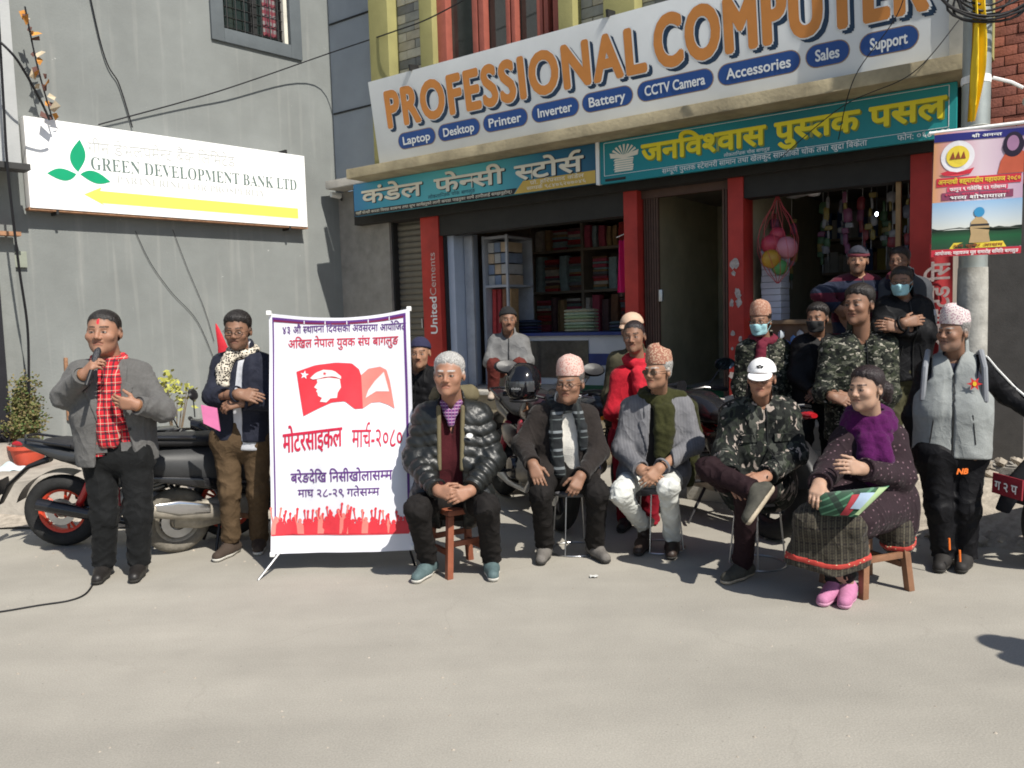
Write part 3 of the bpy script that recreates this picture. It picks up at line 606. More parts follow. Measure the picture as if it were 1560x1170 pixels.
part('cloth', garment(MB(), 1.0, .85, 1.8, 2.40, .2), M('brown cloth', (.10, .06, .05), .85, .1, 12, .2), gm, smooth=True)
tu = thing('shop_light_tube', 'unlit white tube light fitting under the clothing shop ceiling', 'light fitting', SH.M)
part('tube', MB().box(.75, 1.2, .9, .95, 2.74, 2.78), WHITE, tu, bevel=.01)

# ------------------------------------------------------------------ stairway door with folding gate
fg = thing('folding_gate', 'brown collapsible steel gate folded beside the stairway door', 'gate', SH.M)
GB = M('brown steel', (.09, .05, .035), .6, .15, 10, .1)
for k in range(6): part('bar', MB().box(1.455+k*.028, 1.475+k*.028, .4, .44, .76, 2.84), GB, fg)
for k in range(4): part('bar', MB().box(2.30+k*.028, 2.32+k*.028, .4, .44, .76, 2.84), GB, fg)
part('lock', MB().box(1.63, 1.67, .36, .4, 1.72, 1.84), MATS['steel'], fg, bevel=.006); part('top_rail', MB().box(1.44, 2.4, .38, .46, 2.78, 2.86), GB, fg)
part('meter', MB().box(1.9, 2.0, 2.4, 2.5, 2.15, 2.4), FRM, fg)
part('stair_wall', MB().box(1.43, 2.40, 2.5, 2.6, .75, 2.9), CRM, shop)
gt = thing('spare_gate_panel', 'rusty brown folded gate panel leaning inside the stairway', 'gate', SH.M)
for k in range(7): part('bar', MB().tube([(1.95+k*.055, 1.5, .77), (1.92+k*.055, 1.7, 1.75)], .014, 6), MATS['rust'], gt)
for z in (1.0, 1.25, 1.5): part('rail', MB().tube([(1.9, 1.49+.2*(z-.77), z), (2.32, 1.49+.2*(z-.77), z)], .014, 6), MATS['rust'], gt)

# ------------------------------------------------------------------ stationery shop
ps = thing('paper_stack', 'tall stack of white paper reams beside the red pillar', 'paper', SH.M)
for k in range(12): part('ream', MB().box(2.60+rr.uniform(0, .012), 2.79+rr.uniform(0, .012), .62, .9, 1.50+k*.062, 1.558+k*.062), M('paper ream', (.60, .63, .70), .7, .05), ps, bevel=.004)
dk = thing('stationery_counter', 'wooden shop counter with packets on front behind the standing people', 'counter', SH.M)
part('body', MB().box(2.58, 3.95, .6, 1.0, .805, 1.46), M('counter wood', (.16, .10, .06), .6, .2, 8), dk, bevel=.006); part('top', MB().box(2.56, 3.97, .55, 1.05, 1.46, 1.50), M('counter top', (.22, .15, .09), .5), dk, bevel=.005)
for k in range(14):
    o = tag(part('packet', MB().loft([(2.66+.06*k, .585, 1.26+.05*(k % 3), .004, .02), (2.69+.06*k, .57, 1.26+.05*(k % 3), .012, .045), (2.72+.06*k, .585, 1.26+.05*(k % 3), .004, .02)], 8), M('blue packet %d' % (k % 3), [(.03, .10, .45), (.10, .25, .55), (.45, .5, .55)][k % 3], .35), dk, smooth=True))
part('wall_shelf', MB().box(2.56, 3.98, 3.0, 3.28, 1.6, 1.63).box(2.56, 3.98, 3.0, 3.28, 2.0, 2.03).box(2.56, 3.98, 3.0, 3.28, 2.4, 2.43), SHELF, shop)
bs = thing('stationery_shelf_goods', 'rows of dim boxes and books filling the stationery back shelves', 'goods', SH.M)
for z in (1.632, 2.032, 2.432):
    u = 2.58
    while u < 3.9:
        ww = rr.uniform(.03, .1); part('box', MB().box(u, u+ww, 3.02, 3.2, z, z+rr.uniform(.18, .34)), M('goods %d' % rr.randrange(8), [(.3, .28, .25), (.25, .05, .05), (.05, .1, .25), (.1, .1, .1), (.3, .25, .05), (.05, .2, .1), (.4, .4, .4), (.2, .1, .05)][rr.randrange(8)], .6), bs); u += ww+.006
# net of balls
nb_ = thing('ball_net', 'net bag of coloured play balls hanging in the stationery shop', 'balls', SH.M)
bc, bz = 2.82, 2.17
for (dx, dy, dz, r, c) in ((-.06, 0, .05, .095, (.42, .05, .08)), (.075, .02, .01, .105, (.50, .20, .25)), (-.045, -.05, -.09, .09, (.42, .24, .03)), (.02, .0, -.17, .075, (.08, .26, .08)), (-.02, .06, .14, .075, (.4, .05, .12))):
    o = part('ball', MB().lathe([(r*math.sin(PI*i/12)+1e-4, -r*math.cos(PI*i/12)) for i in range(13)], 20), M('ball %d' % int(1000*c[1]), c, .35, .1, 6, 0), nb_, smooth=True); o.location = (bc+dx, .45+dy, bz+dz)
NET = M('net cord', (.45, .06, .07), .8)
for k in range(12):
    a = 2*PI*k/12; pts = [(bc+.012*math.cos(a), .45+.012*math.sin(a), bz+.62)]
    for i in range(1, 10):
        t = i/9; rad = .01+.18*math.sin(PI*min(1, max(0, (t-.18)/.82)))**.8; pts.append((bc+rad*math.cos(a+t*1.2), .45+rad*.9*math.sin(a+t*1.2), bz+.60-.92*t))
    part('net_cord', MB().tube(pts, .0028, 4), NET, nb_)
# hanging goods strips, garlands, fan, bulb
hg_cols = [(.25, .04, .05), (.25, .19, .05), (.07, .14, .07), (.25, .25, .26), (.12, .12, .15), (.2, .06, .12)]
spots_ = [(2.62, .5, 2.5), (2.7, .75, 2.45), (3.0, .8, 2.6), (3.1, .6, 2.62), (3.2, .75, 2.6), (3.3, .5, 2.64), (3.4, .7, 2.6), (3.5, .6, 2.62), (3.6, .8, 2.55), (3.7, .55, 2.6), (3.85, .45, 2.55), (3.9, .5, 2.4)]
pos_w = ['next to the red pillar', 'just left of the ball net', 'just right of the ball net', 'left of the ceiling fan', 'under the ceiling fan hub', 'right of the ceiling fan', 'fourth from the right post', 'in the shop middle right', 'left of the lit bulb', 'above the lit bulb', 'by the wooden post', 'nearest the right red pillar']
for k, (u, v, zt) in enumerate(spots_):
    v += .55; zt += .08
    st_ = thing('hanging_goods', 'string of small %s packets hanging %s' % (['red', 'yellow', 'green', 'silver', 'grey', 'pink'][k % 6], pos_w[k]), 'goods', SH.M, 'strings of goods hung in the stationery shop')
    n = rr.randrange(5, 9)
    zz = zt
    for j in range(n):
        hh_ = rr.uniform(.04, .14); ww_ = rr.uniform(.012, .045); du = rr.uniform(-.03, .03); cc = hg_cols[k % 6] if j % 2 == 0 else rr.choice(hg_cols)
        part('packet', MB().loft([(zz, u+du, v, ww_*.5, .003), (zz-hh_*.15, u+du, v, ww_, .012), (zz-hh_*.85, u+du+rr.uniform(-.01, .01), v, ww_, .012), (zz-hh_, u+du, v, ww_*.6, .003)], 8, 'z', 3), M('hang %d' % hg_cols.index(cc), cc, .4, .2, 20, 0), st_, smooth=True); zz -= hh_*rr.uniform(.7, 1.05)
    part('string', MB().tube([(u, v, 2.9), (u, v, zt-n*.09)], .002, 4), WHITE, st_)
fan = thing('ceiling_fan', 'white ceiling fan in the stationery shop', 'fan', SH.M @ Matrix.Translation((3.06, .8, 2.72)))
part('hub', MB().lathe([(.001, .06), (.05, .05), (.07, 0), (.05, -.04), (.001, -.05)], 16), WHITE, fan, smooth=True); part('rod', MB().tube([(0, 0, .05), (0, 0, .2)], .012, 8), WHITE, fan)
for k in range(3):
    b_ = part('blade', MB().box(.06, .42, -.05, .05, -.004, .004), WHITE, fan, bevel=.003); b_.rotation_euler = (.1, 0, .3+k*2*PI/3)
lb = thing('light_bulb', 'small lit white bulb glowing in the stationery shop', 'light', SH.M @ Matrix.Translation((3.66, .6, 2.43)))
part('bulb', MB().lathe([(.013*math.sin(PI*i/8)+1e-4, -.018*math.cos(PI*i/8)) for i in range(9)], 12), emit('bulb glow', (.85, .9, 1), 10), lb, smooth=True); part('cord', MB().tube([(0, 0, .03), (0, 0, .45)], .004, 5), FRM, lb)
part('post', MB().box(3.86, 3.9, .36, .4, .81, 2.66), M('timber', (.30, .19, .09), .7, .2, 10), shop)

# ------------------------------------------------------------------ right edge: shutter building, brick pier
rb = thing('brick_pier_building', 'red brick pier and grey rolling shutter of next building at right', 'building', SH.M)
part('pier', MB().box(4.5, 4.84, .1, .5, 0, 8), MORT, rb); bricks(rb, 4.5, 4.84, 2.5, 4.3, .06, .17, .075, [M('red facing brick', (.30, .10, .065), .8, .2, 14, .4, 60), M('brown facing brick', (.24, .085, .06), .8, .2, 14, .4, 60)], rng, gap=.006, dep=.05)
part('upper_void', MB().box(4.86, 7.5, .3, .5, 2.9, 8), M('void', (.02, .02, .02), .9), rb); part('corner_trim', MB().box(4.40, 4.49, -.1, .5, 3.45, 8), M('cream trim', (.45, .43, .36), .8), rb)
sh2 = part('rolling_shutter', MB().box(4.86, 7.5, .34, .36, .3, 2.9), SHT, rb); s2_ = None
for k in range(32):
    z = .35+k*.08
    if s2_ is None: s2_ = part('slat', MB().lathe([(.04, 0), (.04, 2.6)], 8, ey=.4), SHT, sh2, smooth=True); s2_.rotation_euler = (0, PI/2, 0); o = s2_
    else: o = copyo(s2_, sh2)
    o.location = (4.88, .335, z)
part('plinth', MB().box(4.5, 7.5, -.2, .34, 0, .35), CONC, rb)
rban = thing('red_cloth_banner', 'narrow red banner with white vertical lettering beside the pole', 'banner', SH.M)
(ua, za), (ub, zb) = SH.hit(1416, 392, -.25), SH.hit(1452, 392, -.25)
part('cloth', MB().grid(lambda a, b: (ua+(ub-ua)*a, -.25+.01*math.sin(6*a+4*b), .95+(za+.1-.95)*b), 8, 12), M('red banner cloth', (.40, .03, .035), .7, .12, 5, .1), rban, smooth=True)
text(rban, 'युनाइटेड सि', ub-.02, ub+.62, za-.68, .13, LTX, y=-.272, bold=.02, rot=PI/2)

# pole with poster
plx = SH.w(4.55, -.6, 0); pole = thing('utility_pole', 'thick grey steel pole tied with cables at the right', 'pole', loc=plx)
part('shaft', MB().tube([(0, 0, 0), (.0, 0, 2), (.01, 0, 6)], [.098, .092, .085], 20), M('galvanised steel', (.33, .36, .35), .5, .12, 5, .1, metal=.5), pole, smooth=True)
part('paper_wrap', MB().tube([(0, 0, .9), (0, 0, 1.72), (0, 0, 1.86)], [.101, .099, .096], 20), M('old pasted paper', (.34, .33, .30), .85, .3, 9, .3), pole, smooth=True)
m_ = MB(); m_.M = Matrix.Translation((0, 0, 3.17)) @ Matrix.Rotation(PI/2, 4, 'X'); m_.torus(.09, .006, 24, 6, .03); part('tie', m_, WHITE, pole, smooth=True)
part('tie', MB().tube([(.1, -.03, 3.18), (.22, -.05, 3.14), (.3, -.05, 3.1)], .012, 6), WHITE, pole)
for k, z in enumerate((2.83, 2.78, 1.55)):
    m_ = MB(); m_.M = Matrix.Translation((0, 0, z)) @ Matrix.Rotation(PI/2+.2*(k-1), 4, 'X'); m_.torus(.094, .005, 20, 6); part('wire_tie', m_, M('tie wire', (.4, .4, .36), .5), pole)
cl = thing('cable_coil', 'loose coil of black cables hung at the pole top', 'cable', loc=Vector(plx)+Vector((-.02, -.16, 3.70)))
BLC = M('black cable', (.012, .012, .014), .5, .1, 6, 0)
for k in range(9):
    a0 = rr.uniform(-.2, .2); R = .13+.017*k
    part('cable', MB().tube([(R*math.cos(a)*1.25+.03*math.sin(3*a+k), -.02*k*.3+.02*math.sin(2*a), R*.75*math.sin(a)+a0*.2) for a in [2*PI*i/26 for i in range(26)]], .008, 6, True), BLC, cl, smooth=True)
sc_ = thing('yellow_scarf', 'long yellow cloth tied on the pole and hanging down', 'cloth', loc=Vector(plx)+Vector((-.09, -.16, 0)))
part('cloth', MB().grid(lambda a, b: ((a-.5)*(.04+.05*min(1, b*3))*(1-.2*b)+.03*math.sin(3*b)-.02*(1-b), .02*math.sin(9*a+5*b), 2.86+1.0*b), 12, 20).grid(lambda a, b: ((.5-a)*(.035+.045*min(1, b*3))*(1-.2*b)+.03*math.sin(3*b)-.02*(1-b), .03+.01*math.sin(9*a), 2.86+1.0*b), 12, 20), M('yellow silk', (.72, .48, .01), .5, .06, 8, .1), sc_, smooth=True)
lampb = thing('pipe_stub', 'cream pipe bracket sticking out beside the pole', 'pipe', loc=Vector(plx)+Vector((.33, -.1, 2.97)))
part('pipe', MB().tube([(-.06, -.05, .02), (.3, .05, -.03)], .04, 12), M('cream trim', (0, 0, 0)), lampb, smooth=True)

# poster hung on the pole
c0, c1 = at(1432, 205, 5.62), at(1560, 188, 5.40)
PF = Frame(SH.w(4.62, -.92, 2.35), math.atan2(-.38, 1), 0)
po = thing('festival_poster', 'printed festival poster with temple dome and emblem tied to pole', 'poster', PF.M)
(x0, z0), (x1, z1) = PF.hit(1418, 392), PF.hit(1434, 203); x2 = PF.hit(1557, 300)[0]; H_ = z1-z0; W_ = x2-x0
wv = lambda X, Z: .012*np.sin(X*9)+.008*np.sin(Z*7+1)
def pp(fx, fz): return (x0+W_*fx+.012*fz, z0+H_*fz)
def pgrid(name, fx0, fx1, fz0, fz1, mt, y):
    m_ = MB(); m_.grid(lambda a, b: (lambda p: (p[0], y+float(wv(p[0], p[1])), p[1]))(pp(fx0+(fx1-fx0)*a, fz0+(fz1-fz0)*b)), 16, 12); return part(name, m_, mt, po, smooth=True, fixn=False)
def ppoly(name, pts, mt, y): 
    P = [pp(*q) for q in pts]; m_ = MB(); m_.add([(a, y+float(wv(a, b)), b) for a, b in P], [tuple(range(len(P)))]); return part(name, m_, mt, po, fixn=False)
pgrid('sheet', 0, 1, 0, 1, gradmat('poster backdrop', [(0, (.62, .30, .12)), (.25, (.58, .30, .36)), (.55, (.62, .50, .55)), (1, (.50, .34, .45))], 0, x0, x2), 0)
pgrid('sheet_back', 1, 0, 0, 1, WHITE, .004)
pgrid('top_band', 0, 1, .925, .985, M('poster navy', (.02, .02, .16), .4, 0, 4, 0), -.003)
pgrid('red_band', .04, .98, .565, .635, M('poster red', (.55, .03, .05), .4, 0, 4, 0), -.003)
pgrid('pink_band', .16, .84, .52, .56, M('poster pink', (.6, .06, .12), .4, 0, 4, 0), -.003)
pgrid('dark_band', .1, .9, .455, .515, M('poster plum', (.22, .05, .10), .4, 0, 4, 0), -.003)
pgrid('sky_print', 0, 1, .2, .44, gradmat('poster sky', [(0, (.62, .62, .55)), (1, (.25, .42, .62))], 2, z0+H_*.2, z0+H_*.44), -.003)
pgrid('field_print', 0, 1, .06, .21, gradmat('poster field', [(0, (.02, .06, .03)), (.6, (.01, .09, .03)), (1, (.01, .02, .01))], 2, z0+H_*.06, z0+H_*.21), -.004)
ppoly('treeline_print', [(0, .2)] + [(i/16, .215+.02*rr.random()) for i in range(17)] + [(1, .2)][::1], M('poster treeline', (.012, .02, .012), .4, 0, 4, 0), -.0055)
pgrid('bottom_band', 0, 1, 0, .055, M('poster red', (0, 0, 0)), -.004)
ppoly('yellow_tab', [(.2, .058), (.84, .058), (.80, .105), (.25, .105)], M('poster yellow', (.72, .55, .05), .4, 0, 4, 0), -.006)
DOM = M('poster dome', (.40, .28, .14), .4, .1, 9, 0)
ppoly('dome_print', [(.42, .10), (.66, .10), (.64, .17), (.65, .22), (.62, .27), (.55, .31), (.50, .31), (.44, .27), (.43, .22), (.44, .17)], DOM, -.007)
ppoly('dome_band_print', [(.435, .235), (.645, .235), (.64, .25), (.44, .25)], BLK, -.0085)
ppoly('dome_ball_print', [(.53+.06*math.cos(a), .345+.04*math.sin(a)) for a in [2*PI*i/20 for i in range(20)]], M('poster blue', (.03, .22, .42), .4, 0, 4, 0), -.008)
ppoly('emblem_ring', [(.27+.19*math.cos(a), .80+.125*math.sin(a)) for a in [2*PI*i/28 for i in range(28)]], M('poster white', (.72, .70, .72), .4, 0, 4, 0), -.003)
ppoly('emblem_field', [(.27+.13*math.cos(a), .80+.085*math.sin(a)) for a in [2*PI*i/28 for i in range(28)]], M('poster yellow', (0, 0, 0)), -.005)
for dx in (-.06, 0, .06): ppoly('emblem_spire', [(.24+dx, .78), (.30+dx, .78), (.275+dx, .84)], M('poster brown', (.25, .06, .02), .4, 0, 4, 0), -.007)
ppoly('emblem_ribbon', [(.08, .675), (.16, .69), (.27, .675), (.38, .69), (.46, .705), (.42, .66), (.27, .645), (.12, .655)], M('poster red', (0, 0, 0)), -.006)
ppoly('robe_print', [(.72, .64), (1, .64), (1, .80), (.92, .835), (.80, .80), (.75, .74)], M('poster robe', (.50, .10, .05), .4, .1, 9, 0), -.003)
ppoly('hair_print', [(.88+.105*math.cos(a)*(1 if math.sin(a) > 0 else 1.15), .875+(.085 if math.sin(a) > 0 else .11)*math.sin(a)) for a in [2*PI*i/22 for i in range(22)]], M('poster hair', (.02, .012, .03), .4, 0, 4, 0), -.005)
ppoly('face_print', [(.875+.065*math.cos(a), .872+.06*math.sin(a)) for a in [2*PI*i/22 for i in range(22)]], M('poster face', (.34, .18, .30), .4, .1, 9, 0), -.007)
def ptext(s, fx0, fx1, fz, h, mt, y): 
    a, b = pp(fx0, fz), pp(fx1, fz); return text(po, s, a[0], b[0], a[1], h*H_, mt, y=y, bold=.02, warp=wv)
ptext('अनन्तश्री ब्रह्माण्डीय महायज्ञ २०८०', .06, .97, .585, .035, MATS['poster yellow'], -.006)
ptext('फागुन ९ गतेदेखि २३ गतेसम्म', .19, .82, .526, .026, WTX, -.006)
ptext('स्थानः बाग्लुङ नगरपालिका', .14, .86, .487, .02, MATS['poster pink'], -.006)
ptext('भव्य शोभायात्रा', .2, .82, .457, .026, WTX, -.007)
ptext('धन कुबेर आश्रम', .25, .8, .068, .022, MATS['poster brown'], -.009)
ptext('आयोजक: महायज्ञ मूल समारोह समिति बागलुङ', .04, .97, .012, .026, WTX, -.008)
ptext('श्री अनन्त', .42, .75, .94, .022, WTX, -.006)
rod = part('rod', MB().tube([(x0-.02, 0, z1+.005), (x2+.02, 0, z1+.02)], .012, 8), WHITE, po)
# ================================================================== PROPS
# --- roll-up banner on its stand
bl, br_ = at(405, 838, 5.06), at(628, 832, 5.06)
BF = Frame((-1.63, 5.08, .13), math.atan2(br_[1]-bl[1], br_[0]-bl[0]), -.14)
bn = thing('march_banner', 'tall white printed banner with red flag and purple border on stand', 'banner', BF.M)
(bx0, bz0), (bx1, bz1) = BF.hit(405, 838), BF.hit(630, 470); bx1 = BF.hit(628, 650)[0]; bH = bz1; bz0 = 0
bx0 = BF.hit(410, 650)[0]
def bwarp(X, Z):
    fx = (np.asarray(X)-bx0)/(bx1-bx0); fz = np.asarray(Z)/bH
    return .022*np.sin(fx*7+fz*2.2)*(1-.3*fz)+.012*np.sin(fz*9+fx*3)+.03*np.sin(np.pi*fx)*fz+.004*np.sin(fx*23-fz*11)+.006*np.exp(-((fx-fz*.6-.1)/.05)**2)
def bsag(fx, fz): return -.045*math.sin(PI*fx)*fz**6
BW = M('banner vinyl', (.68, .68, .73), .45, .03, 3, .05)
def bgrid(name, f, mt, y, nu=40, nv=50):
    m_ = MB(); m_.grid(lambda a, b: (lambda p: (p[0], y+float(bwarp(p[0], p[1])), p[1]))(f(a, b)), nu, nv); return part(name, m_, mt, bn, smooth=True, fixn=False)
full = lambda a, b: (bx0+(bx1-bx0)*a, bH*b+bsag(a, b)*1)
bgrid('sheet', full, BW, 0); bgrid('sheet_back', lambda a, b: full(1-a, b), BW, .004)
def bsub(fx0, fx1, fz0, fz1): return lambda a, b: full(fx0+(fx1-fx0)*a, fz0+(fz1-fz0)*b)
PUR = M('banner purple', (.10, .03, .18), .45, 0, 4, 0); MAR = M('banner maroon', (.16, .015, .06), .45, .1, 9, 0); BRED = M('banner red', (.62, .035, .05), .45, .12, 7, 0); DRED = M('banner deep red', (.48, .015, .05), .45, .05, 4, 0); PALR = M('banner pale red', (.70, .20, .17), .45, .1, 6, 0)
bgrid('top_band', bsub(.03, .97, .966, .982), MAR, -.003, 30, 3)
for a, b, c, d in ((.025, .035, .1, .985), (.955, .972, .1, .985), (.025, .97, .10, .107)): bgrid('border', bsub(a, b, c, d), PUR, -.003, max(2, int((b-a)*40)), max(2, int((d-c)*40)))
bgrid('border', bsub(.03, .97, .975, .985), PUR, -.004, 30, 2)
for fx in (.25, .40, .55, .70, .85): bgrid('fold_line', bsub(fx, fx+.006, .966, .982), BW, -.005, 1, 3)
def btext(s, pa, pb, zpx, hpx, mt, bold=.01, y=-.004):
    (xa, za), (xb, zb) = BF.hit(*pa), BF.hit(*pb); text(bn, s, xa, xb, za, hpx*5.15/1230, mt, y=y, bold=bold, skew=(zb-za)/(xb-xa), warp=bwarp)
btext('४३ औ स्थापना दिवसको अवसरमा आयोजित', (430, 508), (619, 502), 0, 11, PUR, .008)
btext('अखिल नेपाल युवक संघ बागलुङ', (438, 530), (607, 524), 0, 13, DRED, .008)
btext('मोटरसाइकल', (431, 690), (522, 679), 0, 30, DRED, .012); btext('मार्च-२०८०', (537, 681), (612, 680), 0, 28, DRED, .004)
btext('बरेङदेखि निसीखोलासम्म', (442, 736), (598, 730), 0, 15, PUR, .012)
btext('माघ २८-२९ गतेसम्म', (452, 758), (579, 754), 0, 12, PUR, .006)
def bpoly(name, pts, mt, y):
    P = [BF.hit(*q) for q in pts]; m_ = MB(); m_.add([(a, y+float(bwarp(a, b)), b) for a, b in P], [tuple(range(len(P)))][:1]); return part(name, m_, mt, bn, fixn=False)
# waving flag as two cloth lobes
def strip(name, top, bot, mt, y, n=26):
    def ip(L, t):
        xs = np.linspace(0, 1, len(L)); return float(np.interp(t, xs, [p[0] for p in L])), float(np.interp(t, xs, [p[1] for p in L]))
    def f(a, b):
        tp, bt = ip(top, a), ip(bot, a); return BF.hit(bt[0]+(tp[0]-bt[0])*b, bt[1]+(tp[1]-bt[1])*b)
    bgrid(name, f, mt, y, n, 10)
strip('flag_print', [(450, 566), (480, 556), (510, 552), (535, 553), (546, 562), (549, 571)], [(462, 634), (485, 622), (505, 613), (525, 611), (540, 623), (552, 622)], BRED, -.004)
strip('flag_print', [(549, 571), (560, 561), (578, 558), (588, 563), (593, 580)], [(552, 622), (565, 613), (578, 612), (590, 616), (600, 622)], PALR, -.004)
def star(cx, cy, r): return [(cx+(r if i % 2 == 0 else r*.42)*math.sin(PI*i/5+.15), cy-(r if i % 2 == 0 else r*.42)*math.cos(PI*i/5+.15)) for i in range(10)]
def tris(name, pts, c, mt, y):
    P = [BF.hit(*c)] + [BF.hit(*q) for q in pts]; n = len(pts); m_ = MB(); m_.add([(a, y+float(bwarp(a, b)), b) for a, b in P], [(0, 1+(i+1) % n, 1+i) for i in range(n)]); return part(name, m_, mt, bn, fixn=False)
tris('star_print', star(463, 571, 7), (463, 571), BW, -.007)
PKW = M('banner pink white', (.74, .62, .62), .45, 0, 4, 0)
bpoly('profile_print', [(517, 577), (519, 590), (514, 598), (513, 606), (503, 607), (497, 613), (487, 612), (490, 606), (484, 603), (483, 598), (481, 596), (483, 593), (478, 590), (483, 583), (482, 578), (500, 575)], PKW, -.007)
strip('cap_print', [(472, 576), (480, 568), (492, 563), (508, 564), (519, 573)], [(476, 578), (484, 577), (494, 574), (508, 573), (519, 577)], PKW, -.0085, 10); tris('star_print', star(494, 569, 3), (494, 569), BRED, -.0105)
strip('ray_print', [(560, 594), (570, 580), (584, 566)], [(556, 606), (572, 596), (592, 596)], PKW, -.007, 8)
# crowd with raised arms along the bottom
rc = random.Random(5)
yb = lambda x: 817-(x-414)*.02
def cring(x, y, r, n=10): return [(x+r*math.cos(2*PI*j/n), y+r*1.15*math.sin(2*PI*j/n)) for j in range(n)]
strip('crowd_print', [(413, 803), (440, 799), (470, 803), (500, 800), (530, 797), (560, 802), (590, 800), (623, 800)], [(413, 817), (623, 813)], BRED, -.004, 40)
for i in range(24):
    x = 419+i*8.7+rc.uniform(-2, 2); tall = 14*math.exp(-((x-515)/16)**2); y = 800-rc.uniform(0, 6)-tall; mt = BRED if i % 4 else PALR; e = -.0055-.0004*(i % 5)
    tris('crowd_figure', [(x-7, yb(x)-2), (x-6, y+2), (x-2.5, y-2), (x+2.5, y-2), (x+6, y+2), (x+7, yb(x)-2)], (x, y+6), mt, e); tris('crowd_figure', cring(x, y-5, 3.1), (x, y-5), mt, e)
    for sd in ((-1, 1) if i % 3 == 0 else (1 if i % 2 else -1,)):
        hx, hy = x+sd*rc.uniform(5, 8), y-rc.uniform(10, 20); bpoly('crowd_figure', [(x+sd*5, y+3), (x+sd*2.6, y), (hx-1.3, hy), (hx+1.3, hy)][::sd], mt, e); tris('crowd_figure', cring(hx, hy-1, 2.1, 7), (hx, hy-1), mt, e)
STL = M('steel', (0, 0, 0)); PLB = M('black plastic', (.014, .014, .016), .42, .1, 8, .05)
ca = Vector((bx0+.02, .02, .02)); 
def toL(p): return BF.M.inverted() @ Vector(p)
part('leg', MB().tube([toL(ground(393, 884)), (bx0+.06, .03, .02)], .008, 8), STL, bn); part('leg', MB().tube([toL(ground(632, 862)), (bx1-.05, .03, .05)], .008, 8), PLB, bn)
part('leg', MB().tube([toL((-1.1, 5.75, .0)), ((bx0+bx1)/2, .15, bH/2)], .009, 8), PLB, bn)
part('crossbar', MB().tube([(bx0+.02, .035, .01), ((bx0+bx1)/2, .14, bH/2), (bx1-.02, .05, bH-.01)], .007, 6).tube([(bx1-.02, .035, .02), ((bx0+bx1)/2, .155, bH/2), (bx0+.02, .055, bH-.01)], .007, 6), PLB, bn)
for x, z in ((bx0+.01, 0), (bx1-.01, .02), (bx0+.005, bH), (bx1-.005, bH)): part('corner_hook', MB().cbox((x, .01, z), (.03, .03, .03)), WHITE, bn, bevel=.005)

# --- stools
WOOD = M('red brown wood', (.23, .075, .04), .5, .2, 9, .2, 60); WOOD2 = M('brown wood', (.20, .10, .055), .6, .25, 9, .2, 60)
def wood_stool(label, x, y, h, mt, rz, w=.30):
    s = thing('wooden_stool', label, 'stool', loc=(x, y, 0), rz=rz, group='wooden stools')
    part('seat', MB().box(-w/2, w/2, -w/2, w/2, h-.035, h), mt, s, bevel=.01)
    a = w/2-.03
    for sx in (-1, 1):
        for sy in (-1, 1):
            m_ = MB(); m_.M = Matrix(((1, 0, -sx*.09, 0), (0, 1, -sy*.07, 0), (0, 0, 1, 0), (0, 0, 0, 1)))
            m_.M = Matrix.Translation((sx*(a+.045), sy*(a+.035), 0)) @ m_.M; m_.box(-.02, .02, -.02, .02, 0, h-.036); part('leg', m_, mt, s, bevel=.004)
        part('rail', MB().box(sx*(a+.02)-.01, sx*(a+.02)+.01, -a, a, .13, .165), mt, s, bevel=.003)
    part('rail', MB().box(-a, a, -a-.03, -a-.01, .19, .225), mt, s, bevel=.003); part('rail', MB().box(-a, a, a+.01, a+.03, .19, .225), mt, s, bevel=.003)
    return s
wood_stool('red brown wooden stool under the man in black puffer jacket', -.37, 5.08, .42, WOOD, .55, .27)
wood_stool('brown wooden stool under the woman with purple scarf', 2.0, 4.53, .41, WOOD2, .35, .30)
def wire_stool(label, x, y, rz, h=.43):
    s = thing('wire_stool', label, 'stool', loc=(x, y, 0), rz=rz, group='steel wire stools')
    part('seat', MB().lathe([(.001, h), (.15, h), (.16, h-.01), (.15, h-.03), (.001, h-.03)], 28), M('grey seat', (.12, .12, .13), .5), s, smooth=True)
    for k in range(4):
        a = PI/4+k*PI/2; part('leg', MB().tube([(.13*math.cos(a), .13*math.sin(a), h-.03), (.17*math.cos(a), .17*math.sin(a), .006)], .0055, 8), STL, s, smooth=True)
    m_ = MB(); m_.M = Matrix.Translation((0, 0, .007)) @ Matrix.Rotation(PI/2, 4, 'X'); m_.torus(.172, .0055, 36, 6); part('foot_ring', m_, STL, s, smooth=True)
    return s
wire_stool('thin steel wire stool under the man in dark blazer and pink topi', .40, 5.42, .3)
wire_stool('thin steel wire stool under the man in white jeans', .98, 5.42, .2)
wire_stool('thin steel wire stool under the white cap man', 1.52, 5.0, .5)

